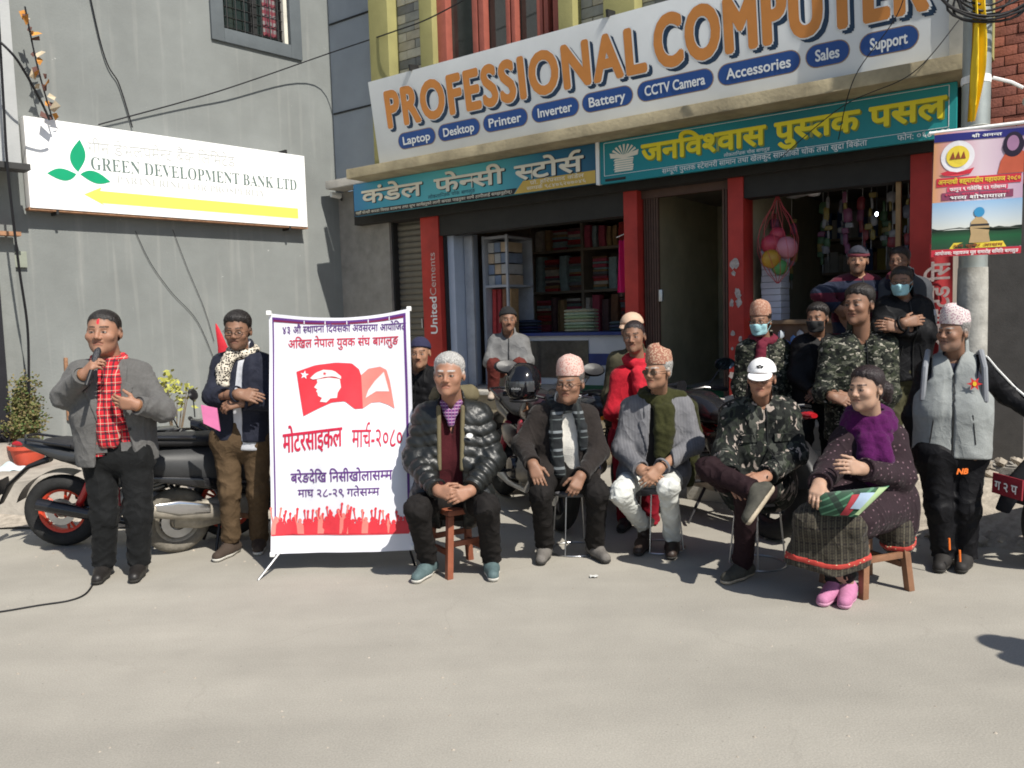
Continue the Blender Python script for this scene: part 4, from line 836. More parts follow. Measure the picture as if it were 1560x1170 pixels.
# --- motorcycles
TYR = M('tyre rubber', (.02, .02, .02), .85, .3, 12, .4, 80); DUST = M('dusty tyre', (.16, .145, .12), .95, .3, 12, .5, 60); CHR = M('chrome', (.55, .55, .56), .18, .05, 4, 0, metal=1); ALU = M('dusty aluminium', (.34, .31, .26), .6, .25, 14, .2, metal=.5); GLB = M('gloss black', (.012, .012, .014), .22, .1, 6, 0, coat=.4); SEATM = M('black seat vinyl', (.022, .022, .024), .55, .15, 20, .3, 120); MIRG = M('mirror glass', (.30, .50, .85), .05, 0, 3, 0, metal=1); LENS = M('lamp lens', (.55, .57, .6), .1, .05, 8, 0, spec=.8); RLEN = M('red lens', (.35, .01, .015), .15, .05, 8, 0, spec=.7)
def wheel(parent, name, x, R, wd, tyre, rim, spokes=5, z=None):
    z = R if z is None else z
    m_ = MB(); m_.M = Matrix.Translation((x, 0, z)); m_.torus(R-wd*.5, wd*.5, 40, 12, wd*.55); t_ = part(name, m_, tyre, parent, smooth=True)
    m_ = MB(); m_.M = Matrix.Translation((x, 0, z)) @ Matrix.Rotation(PI/2, 4, 'X'); ri = R-wd*.95; m_.lathe([(ri, -.035), (ri+.018, -.04), (ri+.018, .04), (ri, .035), (ri-.02, .02), (ri-.02, -.02), (ri, -.035)], 36, cap=False); part('rim', m_, rim, t_, smooth=True)
    for k in range(spokes):
        for d in (-.14, .14):
            a = 2*PI*k/spokes; m_ = MB(); m_.tube([(x+.05*math.cos(a), 0, z+.05*math.sin(a)), (x+(ri-.01)*math.cos(a+d), 0, z+(ri-.01)*math.sin(a+d))], [.016, .011], 6); part('spoke', m_, rim, t_, smooth=True)
    m_ = MB(); m_.M = Matrix.Translation((x, 0, z)) @ Matrix.Rotation(PI/2, 4, 'X'); m_.lathe([(.02, -.07), (.05, -.05), (.06, 0), (.05, .05), (.02, .07)], 20); part('hub', m_, ALU, t_, smooth=True)
    m_ = MB(); m_.M = Matrix.Translation((x, -.055, z)) @ Matrix.Rotation(PI/2, 4, 'X'); m_.lathe([(.06, -.002), (.115, -.002), (.115, .002), (.06, .002), (.06, -.002)], 28, cap=False); part('brake_disc', m_, STL, t_)
    return t_
def mirror(parent, p, q, side, glass=MIRG):
    m_ = MB().tube([p, ((p[0]+q[0])/2, (p[1]+q[1])/2+.01*side, (p[2]+q[2])/2+.02), q], .006, 6); ms = part('mirror', m_, PLB, parent, smooth=True)
    m_ = MB(); m_.M = Matrix.Translation(q) @ Matrix.Rotation(PI/2-.35, 4, 'Y'); m_.lathe([(.001, .03), (.06, .02), (.07, 0), (.068, -.004)], 20, ey=1.5, ex=.8); part('housing', m_, PLB, ms, smooth=True)
    m_ = MB(); m_.M = Matrix.Translation(q) @ Matrix.Rotation(PI/2-.35, 4, 'Y'); m_.lathe([(.001, -.006), (.064, -.006), (.064, -.004), (.001, -.0045)], 20, ey=1.5, ex=.8); part('glass', m_, glass, ms, smooth=True)
def motorcycle(label, loc, rz, paint, rim, tyre=TYR, lean=.08, tail=True, glass=MIRG, visor=True, name='motorcycle', accent=None, pipe=None):
    b = thing(name, label, 'motorcycle', loc=loc, rz=rz, group='parked motorcycles'); b.rotation_euler = (lean, 0, rz); accent = accent or paint
    wheel(b, 'front_wheel', .68, .30, .10, tyre, rim); wheel(b, 'rear_wheel', -.66, .31, .13, tyre, rim)
    for s in (-1, 1):
        part('fork', MB().tube([(.68, s*.085, .30), (.52, s*.085, .72), (.45, s*.085, .92)], [.026, .022, .02], 10), CHR if paint is not RED else GLB, b, smooth=True)
        part('swingarm', MB().tube([(-.66, s*.09, .31), (-.05, s*.08, .38)], [.025, .035], 8), GLB, b, smooth=True)
        part('shock', MB().tube([(-.5, s*.10, .36), (-.32, s*.10, .70)], .03, 10), accent, b, smooth=True)
        part('footpeg', MB().tube([(-.1, s*.12, .32), (-.1, s*.26, .32)], .014, 8), PLB, b)
        part('side_panel', MB().loft([(-.42, s*.12, .64, .008, .03), (-.3, s*.13, .62, .02, .08), (-.15, s*.125, .60, .022, .1), (-.05, s*.11, .62, .01, .06)], 12), paint, b, smooth=True)
        part('tank_shroud', MB().loft([(.12, s*.16, .72, .01, .04), (.25, s*.19, .70, .025, .09), (.42, s*.17, .66, .02, .06), (.5, s*.14, .62, .006, .02)], 12), accent, b, smooth=True)
        part('indicator', MB().tube([(.56, s*.1, .82), (.57, s*.22, .82)], [.01, .018], 8), M('amber lens', (.6, .22, .02), .2, 0, 4, 0), b)
        part('grip', MB().tube([(.36, s*.26, 1.0), (.32, s*.37, .99)], .019, 8), PLB, b)
        part('lever', MB().tube([(.42, s*.22, 1.0), (.42, s*.36, .98)], .006, 6), STL, b)
        mirror(b, (.40, s*.24, 1.02), (.36, s*.36, 1.20), s, glass)
    part('frame', MB().tube([(.45, 0, .9), (.3, 0, .5), (.15, 0, .26), (-.15, 0, .26), (-.25, 0, .6), (-.7, 0, .78)], .022, 8).tube([(.45, 0, .88), (.1, 0, .72), (-.3, 0, .66), (-.75, 0, .8)], .022, 8), GLB, b, smooth=True)
    en = part('engine', MB().loft([(-.18, 0, .36, .1, .1), (-.1, 0, .36, .15, .13), (.12, 0, .35, .15, .12), (.2, 0, .34, .09, .07)], 16), ALU, b, smooth=True)
    for k in range(6): m_ = MB(); m_.M = Matrix.Translation((.12+.012*k, 0, .47+.032*k)) @ Matrix.Rotation(-.25, 4, 'Y'); m_.box(-.09, .09, -.095, .095, 0, .014); part('fin', m_, ALU, en, bevel=.003)
    m_ = MB(); m_.M = Matrix.Translation((.16, 0, .46)) @ Matrix.Rotation(-.25, 4, 'Y'); m_.box(-.07, .07, -.075, .075, 0, .2); part('cylinder', m_, GLB, en, bevel=.006)
    m_ = MB(); m_.M = Matrix.Translation((-.02, -.15, .36)) @ Matrix.Rotation(PI/2, 4, 'X'); m_.lathe([(.001, .03), (.08, .025), (.095, 0), (.095, -.03)], 24); part('clutch_cover', m_, GLB, en, smooth=True)
    part('exhaust', MB().tube([(.24, -.06, .5), (.34, -.09, .36), (.26, -.12, .22), (-.1, -.14, .22), (-.35, -.17, .3), (-.78, -.18, .42)], [.02, .02, .022, .025, .05, .052], 12), pipe or STL, b, smooth=True)
    part('fuel_tank', MB().loft([(-.08, 0, .80, .07, .06), (0, 0, .83, .12, .10), (.15, 0, .86, .155, .13), (.3, 0, .87, .15, .12), (.4, 0, .85, .09, .08), (.44, 0, .83, .03, .04)], 20), paint, b, smooth=True)
    part('seat', MB().loft([(-.74, 0, .90, .07, .03), (-.6, 0, .90, .11, .04), (-.38, 0, .85, .125, .05), (-.2, 0, .81, .12, .05), (-.06, 0, .81, .09, .05), (.0, 0, .83, .05, .03)], 18), SEATM, b, smooth=True)
    part('tail', MB().loft([(-.96, 0, .92, .03, .02), (-.86, 0, .89, .07, .05), (-.6, 0, .80, .12, .07), (-.35, 0, .74, .11, .06)], 16), paint if tail else GLB, b, smooth=True)
    part('tail_light', MB().loft([(-1.0, 0, .90, .03, .015), (-.95, 0, .90, .05, .03), (-.9, 0, .90, .05, .02)], 12), RLEN, b, smooth=True)
    part('grab_rail', MB().tube([(-.5, .12, .88), (-.85, .11, .95), (-.9, 0, .96), (-.85, -.11, .95), (-.5, -.12, .88)], .012, 8), GLB, b, smooth=True)
    part('rear_mudguard', MB().loft([(-.72, 0, .76, .05, .03), (-.9, 0, .70, .07, .02), (-1.06, 0, .56, .07, .02), (-1.15, 0, .40, .05, .012)], 12), PLB, b, smooth=True)
    part('tyre_hugger', MB().grid(lambda a, c: (-.66-.345*math.cos(.5+1.7*c-.2), (a-.5)*.17, .31+.345*math.sin(.5+1.7*c-.2)), 4, 14), PLB, b, smooth=True)
    part('front_mudguard', MB().grid(lambda a, c: (.68+.335*math.cos(.35+1.9*c), (a-.5)*.15, .30+.335*math.sin(.35+1.9*c)), 6, 16), accent, b, smooth=True)
    part('headlight', MB().loft([(.46, 0, .86, .07, .06), (.54, 0, .86, .11, .09), (.60, 0, .85, .10, .08)], 18), paint, b, smooth=True); part('headlight_glass', MB().loft([(.598, 0, .85, .085, .065), (.612, 0, .85, .07, .05)], 18), LENS, b, smooth=True)
    if visor: part('visor', MB().loft([(.44, 0, 1.0, .05, .05), (.52, 0, .98, .1, .05), (.60, 0, .93, .08, .02)], 14), GLB, b, smooth=True)
    part('handlebar', MB().tube([(.33, -.36, .99), (.40, -.2, 1.0), (.43, 0, .96), (.40, .2, 1.0), (.33, .36, .99)], .012, 8), GLB, b, smooth=True)
    part('number_plate', MB().box(-1.13, -1.12, -.1, .1, .48, .60), PLB if pipe else M('red plate', (.22, .02, .03), .5), b)
    if rz == .28: text(b, 'ग २ प', 0, .15, 0, .05, WTX, bold=.02).matrix_local = Matrix.Translation((-1.134, .075, .51)) @ Matrix.Rotation(-PI/2, 4, 'Z')
    part('side_stand', MB().tube([(-.05, .1, .26), (-.1, .28, .005)], .012, 8), PLB, b)
    part('chain_guard', MB().loft([(-.6, .1, .40, .01, .03), (-.1, .09, .43, .01, .025)], 8), PLB, b)
    return b
ORIM = M('red orange rim', (.62, .06, .025), .4, .1, 6, 0); BRIM = M('black rim', (.02, .02, .02), .4, .2, 8, 0); DGR = M('dark grey paint', (.035, .037, .04), .3, .1, 6, 0, coat=.4); RPT = M('red bike paint', (.48, .02, .02), .25, .08, 6, 0, coat=.6)
g1 = ground(92, 832)
motorcycle('black motorcycle with red orange rims parked behind the man with microphone', (g1[0]+.62, g1[1]+.08, 0), .10, DGR, ORIM, TYR, .06, accent=RPT, glass=CHR, pipe=GLB).scale = (.88, .88, .88)
motorcycle('dark motorcycle carrying a black helmet behind the man in puffer jacket', (.10, 6.6, 0), -1.25, M('maroon black paint', (.03, .015, .02), .3, .1, 6, 0, coat=.4), BRIM, TYR, -.08, accent=M('white red decal', (.35, .03, .05), .3, .3, 9, 0))
motorcycle('red motorcycle with blue tinted mirrors behind the man in white jeans', (1.50, 6.15, 0), 2.0, GLB, BRIM, TYR, .08, accent=RPT)
motorcycle('dark motorcycle standing between the woman in red and plinth', (.62, 6.85, 0), -1.0, DGR, BRIM, TYR, .08)
motorcycle('motorcycle tail with maroon number plate cut by the right border', (3.93, 4.95, 0), .28, DGR, BRIM, TYR, .05)

# --- scooter
def scooter(label, loc, rz):
    b = thing('scooter', label, 'scooter', loc=loc, rz=rz); b.rotation_euler = (.05, 0, rz)
    wheel(b, 'rear_wheel', -.62, .235, .10, DUST, ALU, 5); wheel(b, 'front_wheel', .62, .235, .09, DUST, ALU, 5)
    MB_ = M('matt black panel', (.035, .036, .038), .5, .12, 9, .05)
    part('body', MB().loft([(-.98, 0, .70, .03, .02), (-.9, 0, .68, .10, .08), (-.7, 0, .65, .17, .13), (-.4, 0, .60, .185, .17), (-.15, 0, .55, .17, .19), (0, 0, .42, .14, .14), (.04, 0, .36, .1, .08)], 20), MB_, b, smooth=True)
    for s in (-1, 1): part('side_crease', MB().loft([(-.9, s*.12, .60, .004, .01), (-.5, s*.19, .53, .012, .035), (-.15, s*.172, .44, .012, .05), (-.02, s*.14, .36, .004, .02)], 12), GLB, b, smooth=True)
    part('seat', MB().loft([(-.86, 0, .83, .06, .03), (-.75, 0, .83, .13, .045), (-.4, 0, .80, .145, .05), (-.1, 0, .79, .11, .045), (-.02, 0, .78, .06, .03)], 18), SEATM, b, smooth=True)
    part('floorboard', MB().box(-.05, .35, -.16, .16, .24, .31), PLB, b, bevel=.02)
    part('leg_shield', MB().loft([(.30, 0, .38, .17, .1), (.36, 0, .55, .20, .2), (.42, 0, .72, .19, .16), (.46, 0, .88, .12, .06)], 18), MB_, b, smooth=True)
    part('steering_cover', MB().loft([(.28, 0, 1.0, .05, .03), (.36, 0, 1.0, .14, .06), (.46, 0, .97, .11, .05), (.5, 0, .95, .05, .02)], 16), MB_, b, smooth=True); part('headlight', MB().loft([(.46, 0, .97, .08, .04), (.515, 0, .96, .05, .02)], 14), LENS, b, smooth=True)
    part('handlebar', MB().tube([(.27, -.35, 1.02), (.33, -.15, 1.02), (.33, .15, 1.02), (.27, .35, 1.02)], .013, 8), GLB, b, smooth=True)
    for s in (-1, 1): mirror(b, (.32, s*.2, 1.04), (.30, s*.34, 1.2), s); part('fork', MB().tube([(.62, s*.06, .235), (.5, s*.05, .5)], .022, 8), GLB, b, smooth=True)
    part('front_mudguard', MB().grid(lambda a, c: (.62+.27*math.cos(.1+2.4*c), (a-.5)*.17, .235+.27*math.sin(.1+2.4*c)), 6, 16), MB_, b, smooth=True)
    part('engine', MB().loft([(-.66, -.10, .27, .03, .06), (-.5, -.11, .28, .06, .1), (-.2, -.1, .3, .07, .1), (-.05, -.06, .3, .05, .07)], 16), ALU, b, smooth=True)
    ex = part('exhaust', MB().loft([(-.86, -.2, .38, .035, .03), (-.82, -.2, .38, .05, .05), (-.62, -.2, .35, .06, .065), (-.38, -.19, .30, .055, .055), (-.3, -.18, .28, .02, .02)], 16), ALU, b, smooth=True)
    part('heat_shield', MB().loft([(-.8, -.255, .41, .004, .02), (-.66, -.268, .39, .006, .045), (-.45, -.255, .35, .005, .03)], 12), CHR, ex, smooth=True)
    part('exhaust_pipe', MB().tube([(-.3, -.18, .28), (-.12, -.14, .2), (-.02, -.05, .22)], .018, 8), M('rust', (0, 0, 0)), ex, smooth=True)
    part('grab_rail', MB().tube([(-.5, .15, .84), (-.9, .12, .88), (-.95, 0, .88), (-.9, -.12, .88), (-.5, -.15, .84)], .014, 8), GLB, b, smooth=True)
    part('rear_mudguard', MB().loft([(-.82, 0, .52, .07, .03), (-.95, 0, .42, .07, .02), (-1.0, 0, .30, .05, .012)], 12), PLB, b, smooth=True)
    part('kick_stand', MB().tube([(-.35, -.1, .2), (-.4, -.16, .01)], .012, 8).tube([(-.35, .1, .2), (-.4, .16, .01)], .012, 8), PLB, b)
    part('number_plate', MB().box(-1.0, -.99, -.1, .1, .42, .54), M('red plate', (0, 0, 0)), b)
    return b
g2 = ground(262, 848)
scooter('matt black scooter with dusty exhaust parked between the two standing men', (g2[0]+.50, g2[1]+.48, 0), .62)

# --- helmet on the motorcycle
hp = at(797, 582, 6.15); hl = thing('helmet', 'glossy black full face helmet resting on a motorcycle handlebar', 'helmet', loc=hp, rz=-.5)
m_ = MB(); m_.loft([(-.13, 0, .0, .03, .05), (-.115, 0, .0, .09, .10), (-.06, 0, .01, .125, .135), (.02, 0, .01, .13, .14), (.08, 0, -.01, .115, .125), (.12, 0, -.03, .085, .095), (.14, 0, -.05, .05, .05)], 22, 'x', 2.2); m_.M = Matrix.Identity(4)
o = part('shell', m_, M('helmet black', (.008, .008, .01), .12, .05, 6, 0, coat=.6), hl, smooth=True); o.rotation_euler = (0, 0, -PI/2)
def vz(a, c): t = -1.15+2.3*a; e = -.42+.75*c; return (.139*math.sin(t)*math.cos(e*.6), -.148*math.cos(t)*math.cos(e*.6), -.02+.11*math.sin(e))
part('visor', MB().grid(vz, 18, 8), M('smoke visor', (.05, .052, .055), .08, .05, 5, 0, spec=.7), hl, smooth=True)
text(hl, 'STUDDS', -.02, .06, -.045, .014, WTX, y=-.155)
part('strap', MB().tube([(.05, -.05, -.13), (.06, -.06, -.2), (.02, -.05, -.22)], .008, 6), M('brown strap', (.2, .09, .04), .7), hl)
part('chin_trim', MB().tube([(.10*math.cos(a), .12*math.sin(a), -.135) for a in [2*PI*i/20 for i in range(20)]], .012, 6, True), PLB, hl, smooth=True)

# --- potted plant
pp_ = ground(45, 708, .3); pot = thing('potted_shrub', 'bushy shrub in a red plastic pot on the pavement', 'plant', loc=(pp_[0], pp_[1], .3))
part('pot', MB().lathe([(.11, 0), (.125, .02), (.155, .16), (.175, .165), (.178, .20), (.16, .20), (.15, .17), (.001, .165)], 28), M('red plastic pot', (.52, .075, .04), .5, .12, 8, .05), pot, smooth=True)
rp = random.Random(11); stem = MB(); fol = []
LV = [M('olive leaf', (.10, .105, .03), .7, .3, 30, 0), M('dry leaf', (.15, .12, .05), .75, .3, 30, 0), M('green leaf', (.06, .10, .025), .65, .3, 30, 0)]
mbs = [MB(), MB(), MB()]
for k in range(60):
    a = rp.uniform(0, 2*PI); h = rp.uniform(.22, .66); r = rp.uniform(.02, .20)*(1.05-.75*(h-.3)/.5); p = Vector((r*math.cos(a), r*math.sin(a), h+.15))
    b0 = Vector((.02*math.cos(a), .02*math.sin(a), .17)); mid = b0.lerp(p, .5)+Vector((0, 0, .06)); stem.tube([b0, mid, p], [.006, .004, .002], 5)
    for j in range(80):
        t = rp.uniform(.3, 1.1); c = b0.lerp(p, t)+Vector((rp.gauss(0, .026), rp.gauss(0, .026), rp.gauss(.01, .026))); d = Vector((rp.gauss(0, 1), rp.gauss(0, 1), rp.gauss(.5, .7))).normalized(); sd = d.orthogonal().normalized(); L_ = rp.uniform(.022, .042); ww = L_*.3
        mbs[rp.choices((0, 1, 2), (4, 4, 2))[0]].add([c, c+d*L_*.5+sd*ww, c+d*L_, c+d*L_*.5-sd*ww], [(0, 1, 2, 3)])
part('stem', stem, M('twig', (.16, .12, .08), .9), pot)
for m_, mt in zip(mbs, LV): part('foliage', m_, mt, pot, fixn=False)
yp = at(262, 590, 7.9); bush = thing('yellow_leaf_plant', 'small yellow green leafy plant behind the motorcycle mirror', 'plant', loc=(yp[0], yp[1], .3)); sm = MB(); fm = MB()
for k in range(9):
    p = Vector((rp.uniform(-.16, .2), rp.uniform(-.1, .1), rp.uniform(.55, .80))); sm.tube([(0, 0, 0), p*.6, p], [.008, .006, .003], 5)
    for j in range(14):
        c = p+Vector((rp.gauss(0, .05), rp.gauss(0, .05), rp.gauss(0, .05))); d = Vector((rp.gauss(0, 1), rp.gauss(0, 1), rp.gauss(.3, .6))).normalized(); sd = d.orthogonal(); sd.normalize(); L_ = rp.uniform(.05, .08)
        fm.add([c, c+d*L_*.5+sd*L_*.3, c+d*L_, c+d*L_*.5-sd*L_*.3], [(0, 1, 2, 3)])
part('stem', sm, MATS['twig'], bush); part('foliage', fm, M('yellow leaf', (.36, .36, .08), .6, .2, 20, 0), bush, fixn=False)
pl_ = ground(15, 715, .3); o = tag(part('plastic_bag', MB().grid(lambda a, b: ((a-.5)*.3, (b-.5)*.2, .06*math.sin(PI*a)*math.sin(PI*b)+.02*math.sin(9*a+7*b)*math.sin(PI*a)), 14, 10), M('pale blue plastic', (.55, .66, .70), .3, .1, 20, .2), None, smooth=True), 'crumpled pale blue plastic bag on pavement beside the red pot', 'bag'); o.location = (pl_[0], pl_[1], .30)

# red pennant behind second man, microphone cord
f0, f1, f2 = at(330, 493, 5.95), at(352, 536, 5.95), at(333, 545, 5.95)
rf = thing('red_pennant', 'red triangular pennant flag sticking up behind the man in navy jacket', 'flag', loc=(f2[0], f2[1], 0))
q = lambda p: (p[0]-f2[0], p[1]-f2[1], p[2])
part('cloth', MB().loft([(q(f2)[2]-.02, .045, 0, .05, .012), (q(f2)[2]+.08, .035, 0, .036, .014), (q(f0)[2]-.04, .005, 0, .015, .008), (q(f0)[2], -.005, 0, .004, .003)], 12, 'z'), M('pennant red', (.55, .02, .035), .7, .1, 10, .2), rf, smooth=True); part('stick', MB().tube([(.04, .02, .0), (.04, .02, q(f2)[2]+.1)], .008, 6), WOOD2, rf)
pts = [ground(*p, .006) for p in ((-60, 940), (0, 932), (60, 922), (105, 915), (130, 905), (143, 888))]
pts += [np.array([-2.62, 5.05, .3]), np.array([-2.60, 4.98, .9]), np.array([-2.58, 4.93, 1.3])]
def spl(P, n=8):
    P = [Vector(p) for p in P]; out = []
    for i in range(len(P)-1):
        p0, p1, p2, p3 = P[max(i-1, 0)], P[i], P[i+1], P[min(i+2, len(P)-1)]
        for k in range(n):
            t = k/n; out.append(.5*((2*p1)+(p2-p0)*t+(2*p0-5*p1+4*p2-p3)*t*t+(3*p1-p0-3*p2+p3)*t**3))
    return out+[P[-1]]
tag(part('cord', MB().tube(spl(pts[:6]), .006, 6), BLC, None, smooth=True), 'thin black microphone cord lying across the road at left', 'cord')

# --- overhead wires, plus cable shadows on the grey wall built as strands
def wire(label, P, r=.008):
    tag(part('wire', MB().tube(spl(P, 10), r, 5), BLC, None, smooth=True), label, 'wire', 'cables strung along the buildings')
wire('thin black wire sagging across the grey wall above bank sign', [LW.w(LW.hit(x, y, v)[0], v, LW.hit(x, y, v)[1]) for x, y, v in ((150, 190, -.03), (330, 140, -.10), (505, 80, -.35))]+[at(600, 48, 9.7), at(660, 25, 9.2), at(760, -30, 8.6)])
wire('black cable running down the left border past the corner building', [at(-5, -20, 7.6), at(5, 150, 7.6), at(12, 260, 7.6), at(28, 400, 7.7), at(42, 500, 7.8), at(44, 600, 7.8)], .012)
wire('thick black cable sagging from the left border towards the bank sign', [at(-10, 55, 7.5), at(25, 90, 7.6), at(60, 150, 7.9), at(75, 182, 8.1)], .012)
wire('dark wire slanting down the upper grey wall above the bank sign', [LW.w(-3.2, -.03, 6.6), LW.w(LW.hit(150, 60)[0], -.03, LW.hit(150, 60)[1]), LW.w(LW.hit(180, 130)[0], -.03, LW.hit(180, 130)[1]), LW.w(LW.hit(200, 195)[0], -.03, LW.hit(200, 195)[1])], .007)  # solid dark strand standing in for a cable's shadow on the wall
wire('thin cable curving across the top of the book shop signboard', [SH.w(4.4, -.3, 3.7), SH.w(4.1, -.4, 3.35), SH.w(3.6, -.38, 3.2), SH.w(3.0, -.1, 2.9)], .004)
wire('thin grey wire hanging down over the orange letters at right', [SH.w(4.0, -.45, 4.6), SH.w(4.05, -.45, 3.9), SH.w(3.7, -.42, 3.4), SH.w(3.5, -.1, 3.0)], .004)
wire('black cable sweeping over the last orange letters to the pole', [SH.w(3.0, -.6, 4.3), SH.w(3.5, -.65, 4.05), SH.w(4.1, -.65, 4.15), SH.w(4.5, -.66, 4.4)], .01)
wire('dark wire slanting down the grey wall below the bank sign', [LW.w(LW.hit(x, y)[0], -.02, LW.hit(x, y)[1]) for x, y in ((205, 352), (228, 400), (260, 445), (300, 490), (330, 560))], .0035)  # same shadow line carried on under the sign, modelled as a thin tube
wire('thin cable shadow built as a strand below the right bank sign bracket', [LW.w(LW.hit(x, y)[0], -.02, LW.hit(x, y)[1]) for x, y in ((262, 350), (285, 410), (310, 470), (325, 520))], .003)  # another shadow line on the wall, modelled as a thin dark tube
# dry flower garland climbing the corner of the grey wall
gp = thing('prayer_garland', 'tattered string of orange and brown cloth scraps above the bank sign', 'garland', loc=LW.w(LW.hit(60, 180)[0], -.3, 0))
for k in range(26):
    t = k/25; a, b = LW.hit(38+40*t+rp.uniform(-5, 5), 15+165*t, -.3); c = LW.w(a, -.3, b)-gp.location; s_ = rp.uniform(.03, .07)
    d = Vector((rp.gauss(0, 1), rp.gauss(0, 1), rp.gauss(0, 1.3))).normalized(); sd = d.orthogonal().normalized()
    if .28 < t < .4: continue
    part('cloth_scrap', MB().add([c, c+d*s_*1.6, c+d*s_*1.3+sd*s_, c+sd*s_*.8+d.cross(sd)*.02], [(0, 1, 2, 3)]), [M('orange scrap', (.55, .24, .05), .8), M('brown scrap', (.12, .06, .05), .9), M('pale scrap', (.5, .42, .3), .8)][k % 3], gp, fixn=False)
part('string', MB().tube(spl([LW.w(*[LW.hit(x, y, -.3)[0], -.3, LW.hit(x, y, -.3)[1]])-gp.location for x, y in ((38, 10), (50, 70), (62, 120), (80, 182))]), .008, 5), BLC, gp)
cam_ = LW.hit(512, 297, -.1); ct_ = thing('security_camera', 'small white security camera on the grey wall beside the signboard', 'camera', LW.M @ Matrix.Translation((cam_[0], -.1, cam_[1])))
part('body', MB().loft([(-.08, 0, 0, .03, .035), (.05, 0, -.01, .035, .04), (.07, 0, -.01, .03, .035)], 12), WHITE, ct_, smooth=True); part('mount', MB().tube([(0, .1, .02), (0, .0, .0)], .015, 8), WHITE, ct_); part('lens', MB().loft([(.06, 0, -.03, .022, .025), (.085, 0, -.05, .022, .025)], 10), PLB, ct_, smooth=True)

# --- rubble at the right
rs = random.Random(21); rub = MB(); STN = M('rubble stone', (.33, .29, .24), .95, .3, 9, .5, 50, var2=.25, s2=6)
for k in range(900):
    u, v = rs.uniform(4.35, 6.2), rs.uniform(-1.25, .3); zz = max(0, .42*(1-abs(v+.1)/.9))*rs.uniform(.55, 1); s_ = rs.uniform(.015, .07); c = SH.w(u, v, zz+s_*.3)
    vs = []
    for (x, y, z) in ((1, 0, 0), (-1, 0, 0), (0, 1, 0), (0, -1, 0), (0, 0, 1), (0, 0, -1), (.7, .7, .5), (-.7, .6, .5), (.6, -.7, .5), (-.7, -.7, .4)): vs.append(Vector((x, y, z))*s_*rs.uniform(.7, 1.15)+c)
    bm = bmesh.new(); [bm.verts.new(p) for p in vs]; bmesh.ops.convex_hull(bm, input=bm.verts); bm.verts.index_update()
    rub.add([p.co for p in bm.verts], [tuple(x.index for x in f.verts) for f in bm.faces]); bm.free()
tag(part('rubble', rub, STN), 'heap of broken stones and building rubble behind the standing man', 'rubble', kind='stuff')
mb = MB(); mb.M = SH.M; mb.grid(lambda a, b: (4.2+2.6*a, -1.3+1.7*b, .42*max(0, math.sin(PI*b))**1.2*(1-.25*math.sin(7*a))-.02), 20, 12); struct('dirt_mound', mb, M('loose dirt', (0, 0, 0)), smooth=True)
RB = M('red clay brick', (.36, .14, .085), .9, .25, 12, .4)
for i, (px, py, rz, lb_) in enumerate(((1500, 793, .3, 'loose red brick lying on ground beside the standing man'), (1518, 812, -.2, 'flat red brick half buried near the right motorcycle'), (1512, 800, .9, 'broken red brick between two other bricks at right'))):
    p = ground(px, py); o = tag(part('loose_brick', MB().box(-.11, .11, -.05, .05, 0, .065), RB, None, bevel=.006), lb_, 'brick', 'loose bricks by the rubble'); o.location = (p[0], p[1]+.3, .0+.02*(i == 0)); o.rotation_euler = (0, 0, rz)
p = SH.w(4.55, -.95, .28); o = tag(part('crumpled_wrapper', MB().lathe([(.001, .05), (.06, .04), (.08, 0), (.05, -.04), (.001, -.04)], 9, ex=1.2), M('foil', (.6, .62, .66), .25, .2, 20, .4, metal=.6), None), 'crumpled silver wrapper on the rubble', 'litter'); o.location = p
p = at(1222, 722, 5.9); o = tag(part('plastic_bag', MB().lathe([(.001, .12), (.03, .11), (.05, .07), (.10, .03), (.11, -.05), (.07, -.08), (.001, -.08)], 11, ex=1.15), M('pale blue plastic', (0, 0, 0)), None, smooth=True), 'pale blue plastic bag on the ground below the steps', 'bag'); o.location = (p[0], p[1], .08)

peb = MB(); rg = random.Random(31)
for k in range(420):
    near = rg.random() < .6; x, y = (rg.uniform(-5, 4), rg.uniform(5.2, 7.2)) if near else (rg.uniform(-4, 4), rg.uniform(2.4, 5.4)); s_ = rg.uniform(.004, .013 if near else .008); a0 = rg.uniform(0, 6)
    peb.add([(x+s_*1.2*math.cos(a0+i*1.26)*rg.uniform(.7, 1.1), y+s_*math.sin(a0+i*1.26)*rg.uniform(.7, 1.1), 0) for i in range(5)]+[(x, y, s_*rg.uniform(.5, .9))], [(i, (i+1) % 5, 5) for i in range(5)])
tag(part('pebbles', peb, STN, None, fixn=False), 'scattered small pebbles and grit lying on the road', 'gravel', kind='stuff')
for i, (px, py, lb_) in enumerate(((905, 880, 'small white paper scrap on the road by the wire stool'), (1420, 815, 'small brown paper scrap on the road behind the seated woman'), (60, 815, 'crumpled paper scrap by the kerb near the motorcycle wheel'))):
    p = ground(px, py); o = tag(part('paper_scrap', MB().grid(lambda a, b: ((a-.5)*.05, (b-.5)*.035, .004+.008*abs(math.sin(5*a+4*b+i))), 5, 4), M('scrap %d' % i, [(.6, .6, .57), (.3, .2, .12), (.5, .48, .42)][i], .8), None, smooth=True), lb_, 'paper'); o.location = (p[0], p[1], .002); o.rotation_euler = (0, 0, i)
